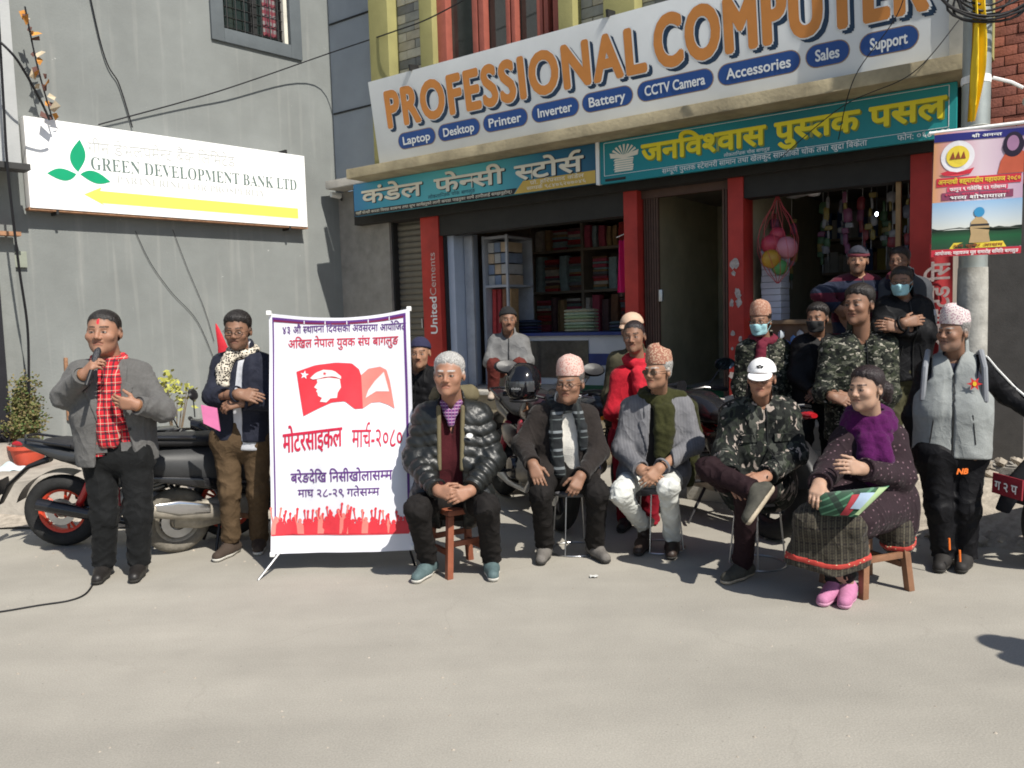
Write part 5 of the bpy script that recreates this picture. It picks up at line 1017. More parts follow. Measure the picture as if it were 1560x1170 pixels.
# ================================================================== PEOPLE
F4 = np.float32
def snet(fn, lo, hi, h):
    lo = np.array(lo, F4); hi = np.array(hi, F4); n = np.ceil((hi-lo)/h).astype(int)+1
    ax = [lo[i]+h*np.arange(n[i], dtype=F4) for i in range(3)]
    G = np.stack(np.meshgrid(*ax, indexing='ij'), -1).reshape(-1, 3).astype(F4)
    D = fn(G).reshape(n).astype(F4); S = D < 0
    c = np.zeros(n-1, np.int8)
    for o in np.ndindex(2, 2, 2): c += S[o[0]:n[0]-1+o[0], o[1]:n[1]-1+o[1], o[2]:n[2]-1+o[2]]
    act = (c > 0) & (c < 8); ci = np.argwhere(act)
    if len(ci) == 0: return np.zeros((0, 3)), np.zeros((0, 4), int)
    idx = -np.ones(n-1, np.int64); idx[act] = np.arange(len(ci))
    acc = np.zeros((len(ci), 3), F4); cnt = np.zeros((len(ci), 1), F4); cor = [np.array(o) for o in np.ndindex(2, 2, 2)]
    for a in cor:
        for ax_ in range(3):
            if a[ax_] == 0:
                b = a.copy(); b[ax_] = 1; p, q = ci+a, ci+b; d1 = D[p[:, 0], p[:, 1], p[:, 2]]; d2 = D[q[:, 0], q[:, 1], q[:, 2]]; m = (d1 < 0) != (d2 < 0)
                t = np.where(m, d1/np.where(m, d1-d2, 1), 0); pt = a[None, :].astype(F4).repeat(len(ci), 0); pt[:, ax_] += t; acc += np.where(m[:, None], pt, 0); cnt += m[:, None]
    V = lo+h*(ci+acc/np.maximum(cnt, 1)); Fs = []
    for a in range(3):
        b, c_ = (a+1) % 3, (a+2) % 3; s0 = [slice(None)]*3; s1 = [slice(None)]*3; s0[a] = slice(0, -1); s1[a] = slice(1, None)
        E = S[tuple(s0)] != S[tuple(s1)]; I = np.argwhere(E); ok = (I[:, b] >= 1) & (I[:, c_] >= 1) & (I[:, b] < n[b]-1) & (I[:, c_] < n[c_]-1); I = I[ok]
        if len(I) == 0: continue
        eb = np.zeros(3, int); eb[b] = 1; ec = np.zeros(3, int); ec[c_] = 1; g = lambda J: idx[J[:, 0], J[:, 1], J[:, 2]]
        Q = np.stack([g(I-eb-ec), g(I-ec), g(I), g(I-eb)], 1); ins = S[I[:, 0], I[:, 1], I[:, 2]]; Q[~ins] = Q[~ins][:, ::-1]; Fs.append(Q)
    return V, np.concatenate(Fs)
def smin(a, b, k):
    if k <= 0: return np.minimum(a, b)
    h = np.maximum(k-np.abs(a-b), 0)/k; return np.minimum(a, b)-h*h*k*.25
def smax(a, b, k): return -smin(-a, -b, k)
def v3(*a): return np.array(a, F4)
def cone(P, a, b, ra, rb, wr=None):
    a = np.asarray(a, F4); b = np.asarray(b, F4); ba = b-a; L2 = float(ba @ ba)+1e-9; pa = P-a
    t = np.clip(pa @ ba/L2, 0, 1); d = np.linalg.norm(pa-t[:, None]*ba, axis=1); r = ra+(rb-ra)*t
    if wr is not None:
        mode, amp, fq = wr; L = math.sqrt(L2)
        if mode == 'puff': r = r+amp*(np.abs(np.sin(np.pi*t*L*fq+.5*np.sin(P @ v3(14, 11, 3))))**.55-.6)+.12*amp*np.sin(P @ v3(61, 47, 55)+3*np.sin(P @ v3(20, -31, 17)))
        else:
            ax = ba/L; e1 = np.cross(ax, v3(.3, 1, .2)); e1 = e1/np.linalg.norm(e1); e2 = np.cross(ax, e1); fi = np.arctan2(pa @ e2, pa @ e1); u_ = t*L; hs = L*37+float(a[0])*13
            w_ = .22+.78*(2*t-1)**2; aw = .5+.5*np.sin(fi+hs)
            r1 = (1-np.abs(np.sin(.5*(fq*1.9*u_+2.0*np.sin(fi+hs*2)+2.4*np.sin(2*fi+11*u_+hs)))))**1.6; r2 = (1-np.abs(np.sin(.5*(fq*3.1*u_-2.6*np.sin(fi+1+hs)+1.7*np.sin(3*fi-23*u_)))))**1.8
            r = r+amp*w_*(1.15*r1*aw+.8*r2*(1-.6*aw)-.25)
    return d-r
def ellip(P, c, r):
    q = (P-np.asarray(c, F4)); r = np.asarray(r, F4); k0 = np.linalg.norm(q/r, axis=1); k1 = np.linalg.norm(q/(r*r), axis=1)+1e-6; return k0*(k0-1)/k1
def field(prims, k=.04, cuts=(), noise=0, nf=30):
    def fn(P):
        d = None
        for p in prims:
            e = cone(P, *p[:4], p[4] if len(p) > 4 else None); kk = p[5] if len(p) > 5 else k
            d = e if d is None else smin(d, e, kk)
        if noise: d = d+noise*(np.sin(P @ v3(1, .3, .7)*nf+2.1*np.sin(P @ v3(-.4, 1, .5)*nf*.6))*np.sin(P @ v3(.2, -.6, 1)*nf*.8+1.3*np.sin(P @ v3(.9, .5, -.3)*nf*.5)))
        for c in cuts: d = c(P, d)
        return d
    return fn
def bounds(prims, pad=.03):
    lo = np.min([np.minimum(np.asarray(p[0])-max(p[2], p[3]), np.asarray(p[1])-max(p[2], p[3])) for p in prims], 0)-pad
    hi = np.max([np.maximum(np.asarray(p[0])+max(p[2], p[3]), np.asarray(p[1])+max(p[2], p[3])) for p in prims], 0)+pad
    return lo, hi
def npmesh(name, V, Fq, mat, parent, off, cols=None, smooth=True):
    me = bpy.data.meshes.new(name); V = np.asarray(V, F4)-np.asarray(off, F4)
    me.vertices.add(len(V)); me.vertices.foreach_set('co', V.ravel()); nf = len(Fq); me.loops.add(nf*4); me.loops.foreach_set('vertex_index', np.asarray(Fq, np.int32).ravel())
    me.polygons.add(nf); me.polygons.foreach_set('loop_start', np.arange(0, nf*4, 4, dtype=np.int32))
    me.polygons.foreach_set('use_smooth', np.ones(nf, bool)); me.update(calc_edges=True); me.validate()
    if cols is not None:
        at_ = me.color_attributes.new('tone', 'FLOAT_COLOR', 'POINT'); at_.data.foreach_set('color', np.concatenate([cols, np.ones((len(cols), 1))], 1).astype(F4).ravel())
    return link(name, me, mat, parent)
def sculpt(name, fn, lo, hi, h, mat, parent, off, cols=None):
    V, Fq = snet(fn, lo, hi, h)
    if len(V) == 0: return None
    return npmesh(name, V, Fq, mat, parent, off, cols(V) if cols else None)
def skin_mat():
    m = M('skin', (.4, .2, .13), .55, .06, 26, .12, 160, spec=.32, sub=.06, bdist=.002); t, b, L = base_in(m)
    a = nd(t, 'ShaderNodeVertexColor'); a.layer_name = 'tone'; h = t.nodes[m['hs']]; L(a.outputs[0], h.inputs['Color']); return m
SKIN = skin_mat()
def rotm(yaw, pitch, roll): return np.array(Matrix.Rotation(yaw, 3, 'Z') @ Matrix.Rotation(pitch, 3, 'X') @ Matrix.Rotation(roll, 3, 'Y'), F4)
# head in its own frame: faces -y, z up, crown at +.115, chin at -.115
def head_d(P, w=1.0, fat=0.0, var=(1, 0, 0, 0)):
    Q = P/np.array([w, 1, 1], F4); ns, jw, jz, ck = var
    d = smin(ellip(Q, (0, .018, .036), (.074, .093, .080)), ellip(Q, (0, -.022, -.028), (.061+fat, .068, .086)), .03)
    d = smin(d, ellip(Q, (0, -.030, -.074+jz), (.046+fat+jw, .054, .040)), .03)
    for s in (-1, 1): d = smin(d, ellip(Q, (s*.037, -.060, -.022), (.024+fat*.6+ck, .022+ck, .024)), .02)
    d = smin(d, cone(Q, (-.032, -.079, .024), (.032, -.079, .024), .0085, .0085), .018)
    for s in (-1, 1): d = smax(d, -(np.linalg.norm(Q-v3(s*.031, -.099, .003), axis=1)-.0155), .014)
    for s in (-1, 1): d = smin(d, np.linalg.norm((Q-v3(s*.031, -.0745, .003))*v3(1, 1, 1.15), axis=1)-.0128, .004)
    d = smin(d, cone(Q, (0, -.084, .014), (0, -.084-.0195*ns, -.010-.012*ns), .0072, .0108*(.5+.5*ns)), .012)
    for s in (-1, 1): d = smin(d, np.linalg.norm(Q-v3(s*.013*ns, -.097, -.015-.012*ns), axis=1)-.0085, .006)
    d = smin(d, cone(Q, (-.017, -.087, -.047), (.017, -.087, -.047), .0065, .0065), .008); d = smin(d, cone(Q, (-.014, -.086, -.059), (.014, -.086, -.059), .0072, .0072), .007)
    
    for s in (-1, 1): d = smax(d, -cone(Q, (0, -.0955, -.0515), (s*.025, -.088, -.0575), .0026, .0026), .004)
    d = smin(d, np.linalg.norm(Q-v3(0, -.076, -.093+jz), axis=1)-.022, .02)
    for s in (-1, 1): d = smin(d, cone(Q, (s*.022, -.0835, -.011), (s*.042, -.074, -.009), .004, .003), .008)
    for s in (-1, 1): d = smin(d, ellip(Q, (s*.077, .014, -.006), (.009, .019, .031)), .008); d = smax(d, -(np.linalg.norm((Q-v3(s*.086, .010, -.004))*v3(1, 1, .7), axis=1)-.008), .004)
    return d
def hairline(x, y, top): return np.interp(y, [-.10, -.075, -.05, -.03, -.012, .0, .03, .06, .1], [.086, top+.014, .062, .050, .020, .004, -.006, -.050, -.065])+.0035*np.sin(x*160+y*90)+.002*np.sin(x*370)
def skin_cols(Q, tone, brow, beard=0, tika=False, grey=0):
    t = np.array(tone); C = np.tile(t, (len(Q), 1)); x, y, z = np.abs(Q[:, 0]), Q[:, 1], Q[:, 2]
    def mixin(mask, col, a=1.0):
        m_ = np.clip(mask, 0, 1)[:, None]*a; C[:] = C*(1-m_)+np.array(col)*m_
    fr = y < -.03
    if grey: hl_ = hairline(Q[:, 0], y, .062)-.012; mixin(np.clip((z-hl_)/.018, 0, 1)*(.75+.25*np.sin(Q[:, 0]*500+z*300)), brow, .9)
    ch = np.exp(-(((x-.04)/.022)**2+((z+.02)/.02)**2))*fr; mixin(ch, t*np.array([1.03, .93, .91]), .5)
    mixin(np.exp(-((x/.02)**2+((z+.02)/.018)**2))*(y < -.08), t*np.array([1.03, .92, .9]), .5)
    mz = z+.0515+.0062*np.clip(x/.025, 0, 1.3)**1.5; lip = ((x/.027)**2+(mz/.0125)**2 < 1) & (y < -.07); mixin(lip*1., t*np.array([.82, .58, .60]), .75)
    mixin((((x/.026)**2+(mz/.0022)**2 < 1) & (y < -.07))*1., t*.25, .8)
    if beard: b_ = (np.clip((-z-.035)/.03, 0, 1)*(y < .0))*((z > -.12)); mixin(np.maximum(b_*.9, (((x/.03)**2+((z+.039)/.006)**2 < 1) & (y < -.07))*1.), np.array(brow)*1.2+t*.1, beard)
    bz = .027-.18*(x-.03)**2*30+.004; mixin((np.abs(z-bz) < .0040)*(x > .010)*(x < .050)*(y < -.05)*1., brow, .85)
    eye = (((x-.031)/.0155)**2+((z-.003)/.0068)**2 < 1) & (y < -.06); mixin(eye*1., (.09, .05, .035), .9)
    wht = (((x-.031)/.0115)**2+((z-.0022)/.0030)**2 < 1) & (y < -.06); mixin(wht*1., (.34, .30, .27), .9)
    ir = (((x-.030)/.0055)**2+((z-.0025)/.0052)**2 < 1) & (y < -.06); mixin(ir*1., (.02, .012, .01), 1)
    if tika: mixin((((x/.007)**2+((z-.058)/.015)**2 < 1) & (y < 0))*1., (.55, .01, .03), .95)
    return C
def hand_prims(wr, d, n, right, curl=.35, s=1.0, spread=.12, grip=0):
    d = np.array(d, float); d /= np.linalg.norm(d); n = np.array(n, float); n -= d*(n @ d); n /= np.linalg.norm(n)
    th = np.cross(d, n) if right else np.cross(n, d); pr = []; wr = np.array(wr, float)
    offs = [.032, .011, -.011, -.031]; lens = [(.040, .025, .020), (.044, .029, .022), (.041, .027, .021), (.033, .021, .018)]; kn = [.088, .092, .088, .078]
    for o, L, kl in zip(offs, lens, kn):
        p = wr+d*kl*s+th*o*s; pr.append((wr+th*o*.55*s-d*.01, p, .019*s, .0135*s, None, .02))
        ang = curl*.7; dd = d+th*o*spread/.03*.35
        for i, l in enumerate(L):
            v = dd*math.cos(ang)+n*math.sin(ang); v = v/np.linalg.norm(v); q_ = p+v*l*s; r0 = (.0098, .0088, .0082)[i]*s; pr.append((p, q_, r0, r0*.93, None, .004)); p = q_; ang += curl*(1.0+grip)
    p = wr+d*.022*s+th*.030*s+n*.006; q_ = p+(d*.62+th*.62+n*.35)*.042*s; pr.append((wr+d*.01, q_, .019*s, .0125*s, None, .014)); v = d*(.85)+th*.25+n*(.3+curl*.35); v /= np.linalg.norm(v); q2 = q_+v*.033*s; pr.append((q_, q2, .0112*s, .0102*s, None, .006)); v = v+n*.3*curl; v /= np.linalg.norm(v); pr.append((q2, q2+v*.026*s, .0102*s, .0088*s, None, .004))
    return pr
TONE = {'tan': (.305, .165, .104), 'fair': (.38, .235, .165), 'brown': (.225, .120, .077), 'red': (.305, .158, .102)}
BLKH = (.012, .010, .009)
def hairmat(c):
    m = M('hair %.2f %.2f' % (c[0], c[2]), c, .5, .45, 60, .9, 160, spec=.45, bdist=.006); t, b, L = base_in(m)
    if 'strand' not in m:
        m['strand'] = 1; tc = nd(t, 'ShaderNodeTexCoord'); mp = nd(t, 'ShaderNodeMapping'); mp.inputs['Scale'].default_value = (260, 45, 90); L(tc.outputs['Object'], mp.inputs[0])
        for n in [n for n in t.nodes if n.type == 'TEX_NOISE']: n.inputs['Scale'].default_value = 1; n.inputs['Detail'].default_value = 2; L(mp.outputs[0], n.inputs['Vector'])
    return m
def lerp(a, b, t): return np.asarray(a)*(1-t)+np.asarray(b)*t
def unit(v): v = np.asarray(v, float); return v/(np.linalg.norm(v)+1e-9)

def person(label, J, tone='tan', hair=('short', BLKH), outer=None, inner=None, trousers=None, shoes=None, head=None, hat=None, glasses=False, mask=None, scarf=None, res=1.0, belly=1.0, tw=1.0, beard=0, tika=False, group='people in the street', z0=0, sole=None, sit=False, extra=None, w=1.0, fat=0.0, hands=None, dY=0, over=None):
    """J: joints as (px, py, depth). head=(px, py, depth, height px, yaw, pitch, roll)"""
    J = {k: (p[0], p[1], p[2]+dY) for k, p in J.items()}; K = {k: at(*p) for k, p in J.items()}
    head = (head[0], head[1], head[2]+dY) + tuple(head[3:]); hp_ = at(*head[:3]); hs_ = head[3]*head[2]/FPX/.232; RM = rotm(head[4]+math.atan2(-hp_[0], hp_[1]), *head[5:7])
    SL, SR, HL, HR = K['sl'], K['sr'], K['hl'], K['hr']; Nb = (SL+SR)/2+np.array([0, 0, .062]); Hc = (HL+HR)/2
    X = unit(SR-SL); Zt = unit(Nb-Hc); Yb = unit(np.cross(Zt, X)); X = np.cross(Yb, Zt); base = np.array([Hc[0], Hc[1], z0])
    if 'base' in K: base = np.array([K['base'][0], K['base'][1], z0])
    if not sit and 'al' in K: m2 = (K['al']+K['ar'])/2; base = np.array([m2[0], m2[1], z0])
    root = thing('person', label, 'person', loc=base, group=group); off = base
    sw = np.linalg.norm(SR-SL)/2
    def T(x, y, z): return Nb+X*x+Yb*y+Zt*z
    def loc(P): q_ = P-Nb.astype(F4); return q_ @ X.astype(F4), q_ @ Yb.astype(F4), q_ @ Zt.astype(F4)
    Lsp = np.linalg.norm(Nb-Hc)
    def torso(inf, wr=None, low=0.0):
        pr = []
        for s in (-1, 1):
            c = sw*.50*tw; a1 = T(s*c, .0, -.11); a2 = T(s*c*.92, -.008*belly, -Lsp*.55); a3 = T(s*c*.95, 0, -Lsp-.0-low)
            pr += [(a1, a2, .098+inf, .108*belly+inf, wr), (a2, a3, .108*belly+inf, .115+.5*(belly-1)*.1+inf, wr)]
            sh = SL if s < 0 else SR; pr.append((T(s*.025, .012, -.035), sh+X*(-s)*.012-Zt*.012, .060+inf*.6, .047+inf*.75, None, .04))
        return pr
    def arm(s, inf, wr=None, end=1.0):
        S, E, W_ = (SL, K['el'], K['wl']) if s < 0 else (SR, K['er'], K['wr']); W2 = lerp(E, W_, end)
        return [(S-Zt*.008, E, .052+inf, .043+inf*.95, wr), (E, W2, .045+inf, .034+inf*.9, wr)]
    rv = random.Random(label); var = (rv.uniform(.82, 1.22), rv.uniform(-.005, .007), rv.uniform(-.006, .006), rv.uniform(-.002, .005))
    arms = [s for s in (-1, 1) if ('el' if s < 0 else 'er') in K]
    # ---- skin: inner figure, head and neck, hands
    tn = TONE[tone]
    hc = lambda V: np.tile(np.array(tn), (len(V), 1))
    cv = []; cf = []; cc = []; nv = 0
    def acc(V, Fq, C):
        nonlocal nv
        if len(V): cv.append(V); cf.append(Fq+nv); cc.append(C); nv += len(V)
    hh = .0046*res*max(1, hs_*.9)
    lo, hi = np.array([-.11, -.14, -.20]), np.array([.11, .13, .135])
    nk = (Nb-hp_)/hs_ @ RM; nk2 = nk+np.array([0, .02, -.02])
    def hfn(P): 
        d = head_d(P, w, fat, var); d2 = cone(P, (0, .022, -.05), nk2, .050+fat, .056+fat); return smin(d, d2, .02)
    lo2 = np.minimum(lo, nk-.09); hi2 = np.maximum(hi, nk+.09)
    V, Fq = snet(hfn, lo2, hi2, hh/hs_); acc((V*hs_) @ RM.T+hp_, Fq, skin_cols(V, tn, hair[1] if hair else BLKH, beard, tika, 1 if hair else 0))
    for s in arms:
        k = 'l' if s < 0 else 'r'
        if 'h'+k+'_' not in K: continue
        W_ = K['w'+k]; Hd = K['h'+k+'_']; dirv = Hd-W_; cu, nrm = (hands or {}).get(k, (.4, (0, .6, -.6)))
        pr = hand_prims(W_, dirv, nrm, s < 0, cu, .93); pr.append((lerp(K['e'+k], W_, .6), W_, .033, .026, None, .02)); l_, h_ = bounds(pr, .012); V, Fq = snet(field(pr, .006), l_, h_, .0052*res); acc(V, Fq, hc(V)*(1.0+.0*V[:, :1]))
    pr = torso(-.02)+[(T(0, .01, -.05), T(0, .0, .05), .045, .045)]
    for s in arms: pr += arm(s, -.008)
    for a_, b_, c_ in (('hl', 'kl', 'al'), ('hr', 'kr', 'ar')):
        if b_ in K: pr += [(K[a_], K[b_], .07, .05), (K[b_], K[c_], .05, .035)]
    l_, h_ = bounds(pr); V, Fq = snet(field(pr, .05), l_, h_, .03); acc(V, Fq, hc(V))
    npmesh('body', np.concatenate(cv), np.concatenate(cf), SKIN, root, off, np.concatenate(cc))
    toH = lambda P: ((P-hp_.astype(F4)) @ RM.astype(F4))/hs_
    def hsculpt(name, fn, lo, hi, h, mat):
        V, Fq = snet(fn, lo, hi, h)
        return npmesh(name, (V*hs_) @ RM.T+hp_, Fq, mat, root, off) if len(V) else None
    # ---- hair
    if hair and hair[0] != 'none':
        kind, hcol = hair; thick = {'short': .011, 'crop': .005, 'long': .012, 'full': .0135}.get(kind, .01); top = {'full': .058, 'long': .074}.get(kind, .062)
        def hf(P):
            Q = P/np.array([w, 1, 1], F4); x, y, z = P[:, 0], P[:, 1], P[:, 2]
            d = smin(ellip(Q, (0, .018, .036), (.074, .093, .080)), ellip(Q, (0, -.022, -.028), (.061+fat, .068, .086)), .03); d = smin(d, ellip(Q, (0, .045, -.03), (.060, .055, .06)), .03)
            nz = .0014*np.sin(x*420+2.2*np.sin(P @ v3(40, 90, -60)))+.0012*np.sin(P @ v3(150, 330, 190)+2*np.sin(P @ v3(90, -70, 110)))
            if kind == 'crop': nz = nz*.3
            line = hairline(x, y, top).astype(F4)
            if kind == 'long': line = np.minimum(line, np.where(y > .035, -.075, line)).astype(F4)
            th = thick*np.clip((z-line)/.035, .02, 1)**.7*(.28+1.0*np.clip((z-.0)/.09, 0, 1)); d = d+nz*np.clip((z-line)/.02, 0, 1)-th
            return smax(d, (line-z)*.8, .003)
        hsculpt('hair', hf, (-.11, -.13, -.16), (.11, .15, .15), .0052*res, hairmat(hcol))
        if kind == 'long':
            b0 = v3(.0, .10, -.03); pr = [((0, .09, .0), (.02, .135, -.02), .045, .042), ((.02, .13, -.02), (.03, .15, -.08), .04, .02)]; l_, h_ = bounds(pr)
            hsculpt('hair_bun', field(pr, .03, noise=.004, nf=160), l_, h_, .006*res, hairmat(hcol))
    # ---- hats
    if hat:
        kd, hm = hat[0], hat[1]
        if kd == 'topi':
            rings = [(.046, .080, .100, 0), (.075, .082, .102, 0), (.105, .079, .098, 0), (.135, .073, .090, .004), (.152, .062, .078, .008), (.158, .04, .055, .01), (.160, .001, .001, .01)]
            m_ = MB(); n = 36; vs = []; fs = []
            for i, (z, rx, ry, dy) in enumerate(rings):
                for j in range(n):
                    a = 2*PI*j/n; c, s = math.cos(a), math.sin(a); tilt = (.022*s*-1+.02*c*hat[2]) if i >= 2 else -.012*s*(1-i)
                    vs.append((rx*c*w, .016+ry*s+dy, z+tilt*(min(i, 4)/4 if i >= 2 else 1)+.003*math.sin(5*a+i)*(i > 1)))
            for i in range(len(rings)-1):
                for j in range(n): j2 = (j+1) % n; fs.append((i*n+j, i*n+j2, (i+1)*n+j2, (i+1)*n+j))
            V = np.array(vs); o = npmesh('topi_hat', (V*hs_) @ RM.T+hp_, np.array(fs), hm, root, off); o.data.shade_smooth()
        elif kd == 'cap':
            def cf_(P):
                d = ellip(P, (0, .018, .046), (.089, .109, .088)); d = smax(d, .042-P[:, 2]-.06*(P[:, 1]-.02), .004); 
                y, x, z = P[:, 1], P[:, 0], P[:, 2]; zc = .040+(y+.08)*.28-1.6*x*x
                b_ = np.maximum(np.abs(z-zc)-.003, np.sqrt((x/.074)**2+((y+.075)/.105)**2)*.08-.08); b_ = np.maximum(b_, y+.045); return np.minimum(d, b_)
            hsculpt('cap', cf_, (-.11, -.20, -.03), (.11, .15, .15), .0042*res, hm)
        elif kd == 'beanie':
            def bf_(P):
                d = ellip(P, (0, .018, .04), (.085, .104, .092)); d = smin(d, np.maximum(ellip(P, (0, .018, .03), (.088, .108, .10)), np.abs(P[:, 2]-.052-.1*P[:, 1])-.02), .006); d = d+.0015*np.sin(np.arctan2(P[:, 1], P[:, 0])*60); return smax(d, .036-P[:, 2]-.35*(P[:, 1]-.0), .006)
            hsculpt('beanie', bf_, (-.11, -.12, -.06), (.11, .15, .16), .005*res, hm)
            if len(hat) > 2: hsculpt('beanie_band', lambda P: smax(ellip(P, (0, .018, .03), (.0905, .1105, .1025)), np.abs(P[:, 2]-.050-.1*P[:, 1])-.013, .003), (-.11, -.12, -.02), (.11, .15, .12), .0045*res, hat[2])
    if mask:
        def mf(P):
            d = head_d(P, w, fat, var); d = np.minimum(d, ellip(P, (0, -.085, -.035), (.03, .03, .045)))-.006; x, y, z = np.abs(P[:, 0]), P[:, 1], P[:, 2]; d = d+.0012*np.sin(z*420)
            return smax(smax(d, z+.012-.25*np.maximum(0, .02-x), .004), smax(-.105-z, smax(y+.022, x-.064, .004), .004), .004)
        o = hsculpt('face_mask', mf, (-.09, -.14, -.13), (.09, 0, .02), .005*res, mask)
        m_ = MB()
        for s in (-1, 1): m_.tube([(s*.062, -.025, -.02), (s*.080, .0, .0), (s*.083, .03, .005)], .0018, 5).tube([(s*.058, -.025, -.085), (s*.078, .0, -.04), (s*.083, .03, -.01)], .0018, 5)
        m_.v = [tuple((np.array(p)*hs_) @ RM.T+hp_-off) for p in m_.v]; part('mask_loop', m_, mask, root)
    if glasses:
        m_ = MB()
        for s in (-1, 1):
            m_.tube([(s*.033+.022*math.cos(a), -.1+.012*abs(math.cos(a))*(s*math.cos(a) > 0), .001+.0155*math.sin(a)) for a in [2*PI*i/18 for i in range(18)]], .0018, 5, True); m_.tube([(s*.055, -.092, .004), (s*.078, -.05, .006), (s*.082, .01, .004)], .0018, 5)
        m_.tube([(-.011, -.102, .004), (0, -.106, .006), (.011, -.102, .004)], .0018, 5); m_.v = [tuple((np.array(p)*hs_) @ RM.T+hp_-off) for p in m_.v]
        g_ = part('spectacles', m_, M('thin dark frame', (.06, .05, .04), .3, metal=.6), root, smooth=True)
        if glasses == 'tint':
            m_ = MB()
            for s in (-1, 1): m_.add([(s*.033+.021*math.cos(a), -.0985, .001+.0145*math.sin(a)) for a in [2*PI*i/18 for i in range(18)]], [tuple(range(18))])
            m_.v = [tuple((np.array(p)*hs_) @ RM.T+hp_-off) for p in m_.v]; part('tinted_lens', m_, M('tinted lens', (.10, .06, .04), .1, 0, 3, 0, spec=.7), g_)
    # ---- inner garment
    h1 = .0088*res
    if inner:
        mt, hem = inner[0], inner[1]; pr = torso(.006, ('w', .006, 40), low=.02); nz = T(0, -.0, .02)
        if len(inner) > 2: pr += [(T(0, .012, .0), T(0, .004, .055), .068, .062, None, .02)]
        def cutn(P, d):
            x, y, z = loc(P); d = smax(d, -(z+Lsp+hem), .006); vd = np.sqrt(x*x*1.0+(y+.03)**2)-.052; vn = np.maximum(vd, -(z+.035)); 
            if len(inner) > 3: vn = np.maximum(np.abs(x)-np.interp(z, [-inner[3], .06], [0, .075]).astype(F4), y+.01)
            return smax(d, -vn, .008)
        l_, h_ = bounds(pr); sculpt('shirt' if len(inner) < 5 else inner[4], field(pr, .05, [cutn]), l_, h_, h1, mt, root, off)
    # ---- outer garment with sleeves
    if outer:
        mt = outer['mat']; inf = outer.get('inf', .02); wr = outer.get('wr', ('w', .012, 38)); hem = outer.get('hem', .10); opn = outer.get('open'); lap = outer.get('lapel', 0); cut_end = outer.get('cuff', .93)
        pr = torso(inf, wr if wr[0] == 'puff' else ('w', wr[1]*.7, 22), low=hem if not sit else 0.02)
        for s in arms: pr += arm(s, inf*.75+outer.get('slv', 0), wr, 1.0)
        if outer.get('collar'): ch_ = outer['collar']; pr += [(T(0, .015, -.01), T(0, .008, ch_), .070+inf*.4, .066+inf*.4, None, .015)]
        if sit and outer.get('skirtover', True): pr += [(HL+Zt*.03, lerp(HL, K['kl'], .28)+np.array([0, 0, .03]), .10+inf, .085+inf, wr), (HR+Zt*.03, lerp(HR, K['kr'], .28)+np.array([0, 0, .03]), .10+inf, .085+inf, wr)]
        for e_ in outer.get('more', []): pr.append(tuple(e_(T, K)))
        zs, ws = (opn if opn else ((0, 1), (0, 0)))
        def cut(P, d):
            x, y, z = loc(P)
            if not sit: d = smax(d, -(z+Lsp+hem), .006)
            for s in arms:
                E, W_ = (K['el'], K['wl']) if s < 0 else (K['er'], K['wr']); ax_ = unit(W_-E).astype(F4); pt = lerp(E, W_, cut_end).astype(F4)
                q_ = P-pt; along = q_ @ ax_; rad = np.linalg.norm(q_-along[:, None]*ax_, axis=1); d = np.where((rad < .11) & (along > -.02), smax(d, along, .006), d)
            nh = np.sqrt(x*x+(y+.012)**2)-(.058+.5*max(0, inf-.02)); nh = np.maximum(nh, -(z+.05)); d = smax(d, -nh, .01)
            if opn:
                hw = np.interp(z, zs, ws).astype(F4); cx = outer.get('cx', 0); wd = np.maximum(np.abs(x-cx)-hw, y-.0); wd = np.maximum(wd, .004-hw)
                if lap: d = d-.008*np.exp(-((np.abs(x-cx)-hw-.0)/lap)**4)*(y < 0)*(z > outer.get('lapz', -.30))
                d = smax(d, -wd, .006)
            elif outer.get('zip', True):
                d = d+.005*np.exp(-(x/.006)**2)*(y < 0)
            return d
        fsurf = field(pr, .045)
        def onsurf(x_, z_, ff=fsurf, lift=.002):
            p_ = T(x_, -.42, z_); t_ = np.linspace(0, .42, 170); q_ = (p_[None]+Yb[None]*t_[:, None]).astype(F4); i_ = int(np.argmax(ff(q_) < lift)); return Vector(q_[i_].astype(float)-off)
        if not opn and outer.get('zip', True):
            zl = [-.02-(Lsp-.02+(hem if not sit else -.05))*i/16 for i in range(17)]; part('zip', MB().tube([onsurf(.012, z_) for z_ in zl], .0045, 6), M('dark zip', (.03, .03, .03), .35, metal=.5), root, smooth=True)
            for s in (-1, 1): part('pocket_seam', MB().tube([onsurf(s*(sw*.45+.03*i/3), -Lsp*(.62+.09*i)) for i in range(4)], .004, 5), MATS['dark zip'], root, smooth=True)
        for s in arms:
            if cut_end < .99 and ('hl_' if s < 0 else 'hr_') in K:
                E, W_ = (K['el'], K['wl']) if s < 0 else (K['er'], K['wr']); m_ = MB(); m_.M = Matrix.Translation(Vector(lerp(E, W_, cut_end-.02)-off)) @ Vector(W_-E).to_track_quat('Z', 'Y').to_matrix().to_4x4() @ Matrix.Rotation(PI/2, 4, 'X'); m_.torus(.034+(inf*.75+outer.get('slv', 0))*.92, .007, 22, 7, .011); part('cuff', m_, mt, root, smooth=True)
        l_, h_ = bounds(pr, .035); sculpt(outer.get('name', 'jacket'), field(pr, .045, [cut], noise=outer.get('noise', .0025), nf=26), l_, h_, h1, mt, root, off)
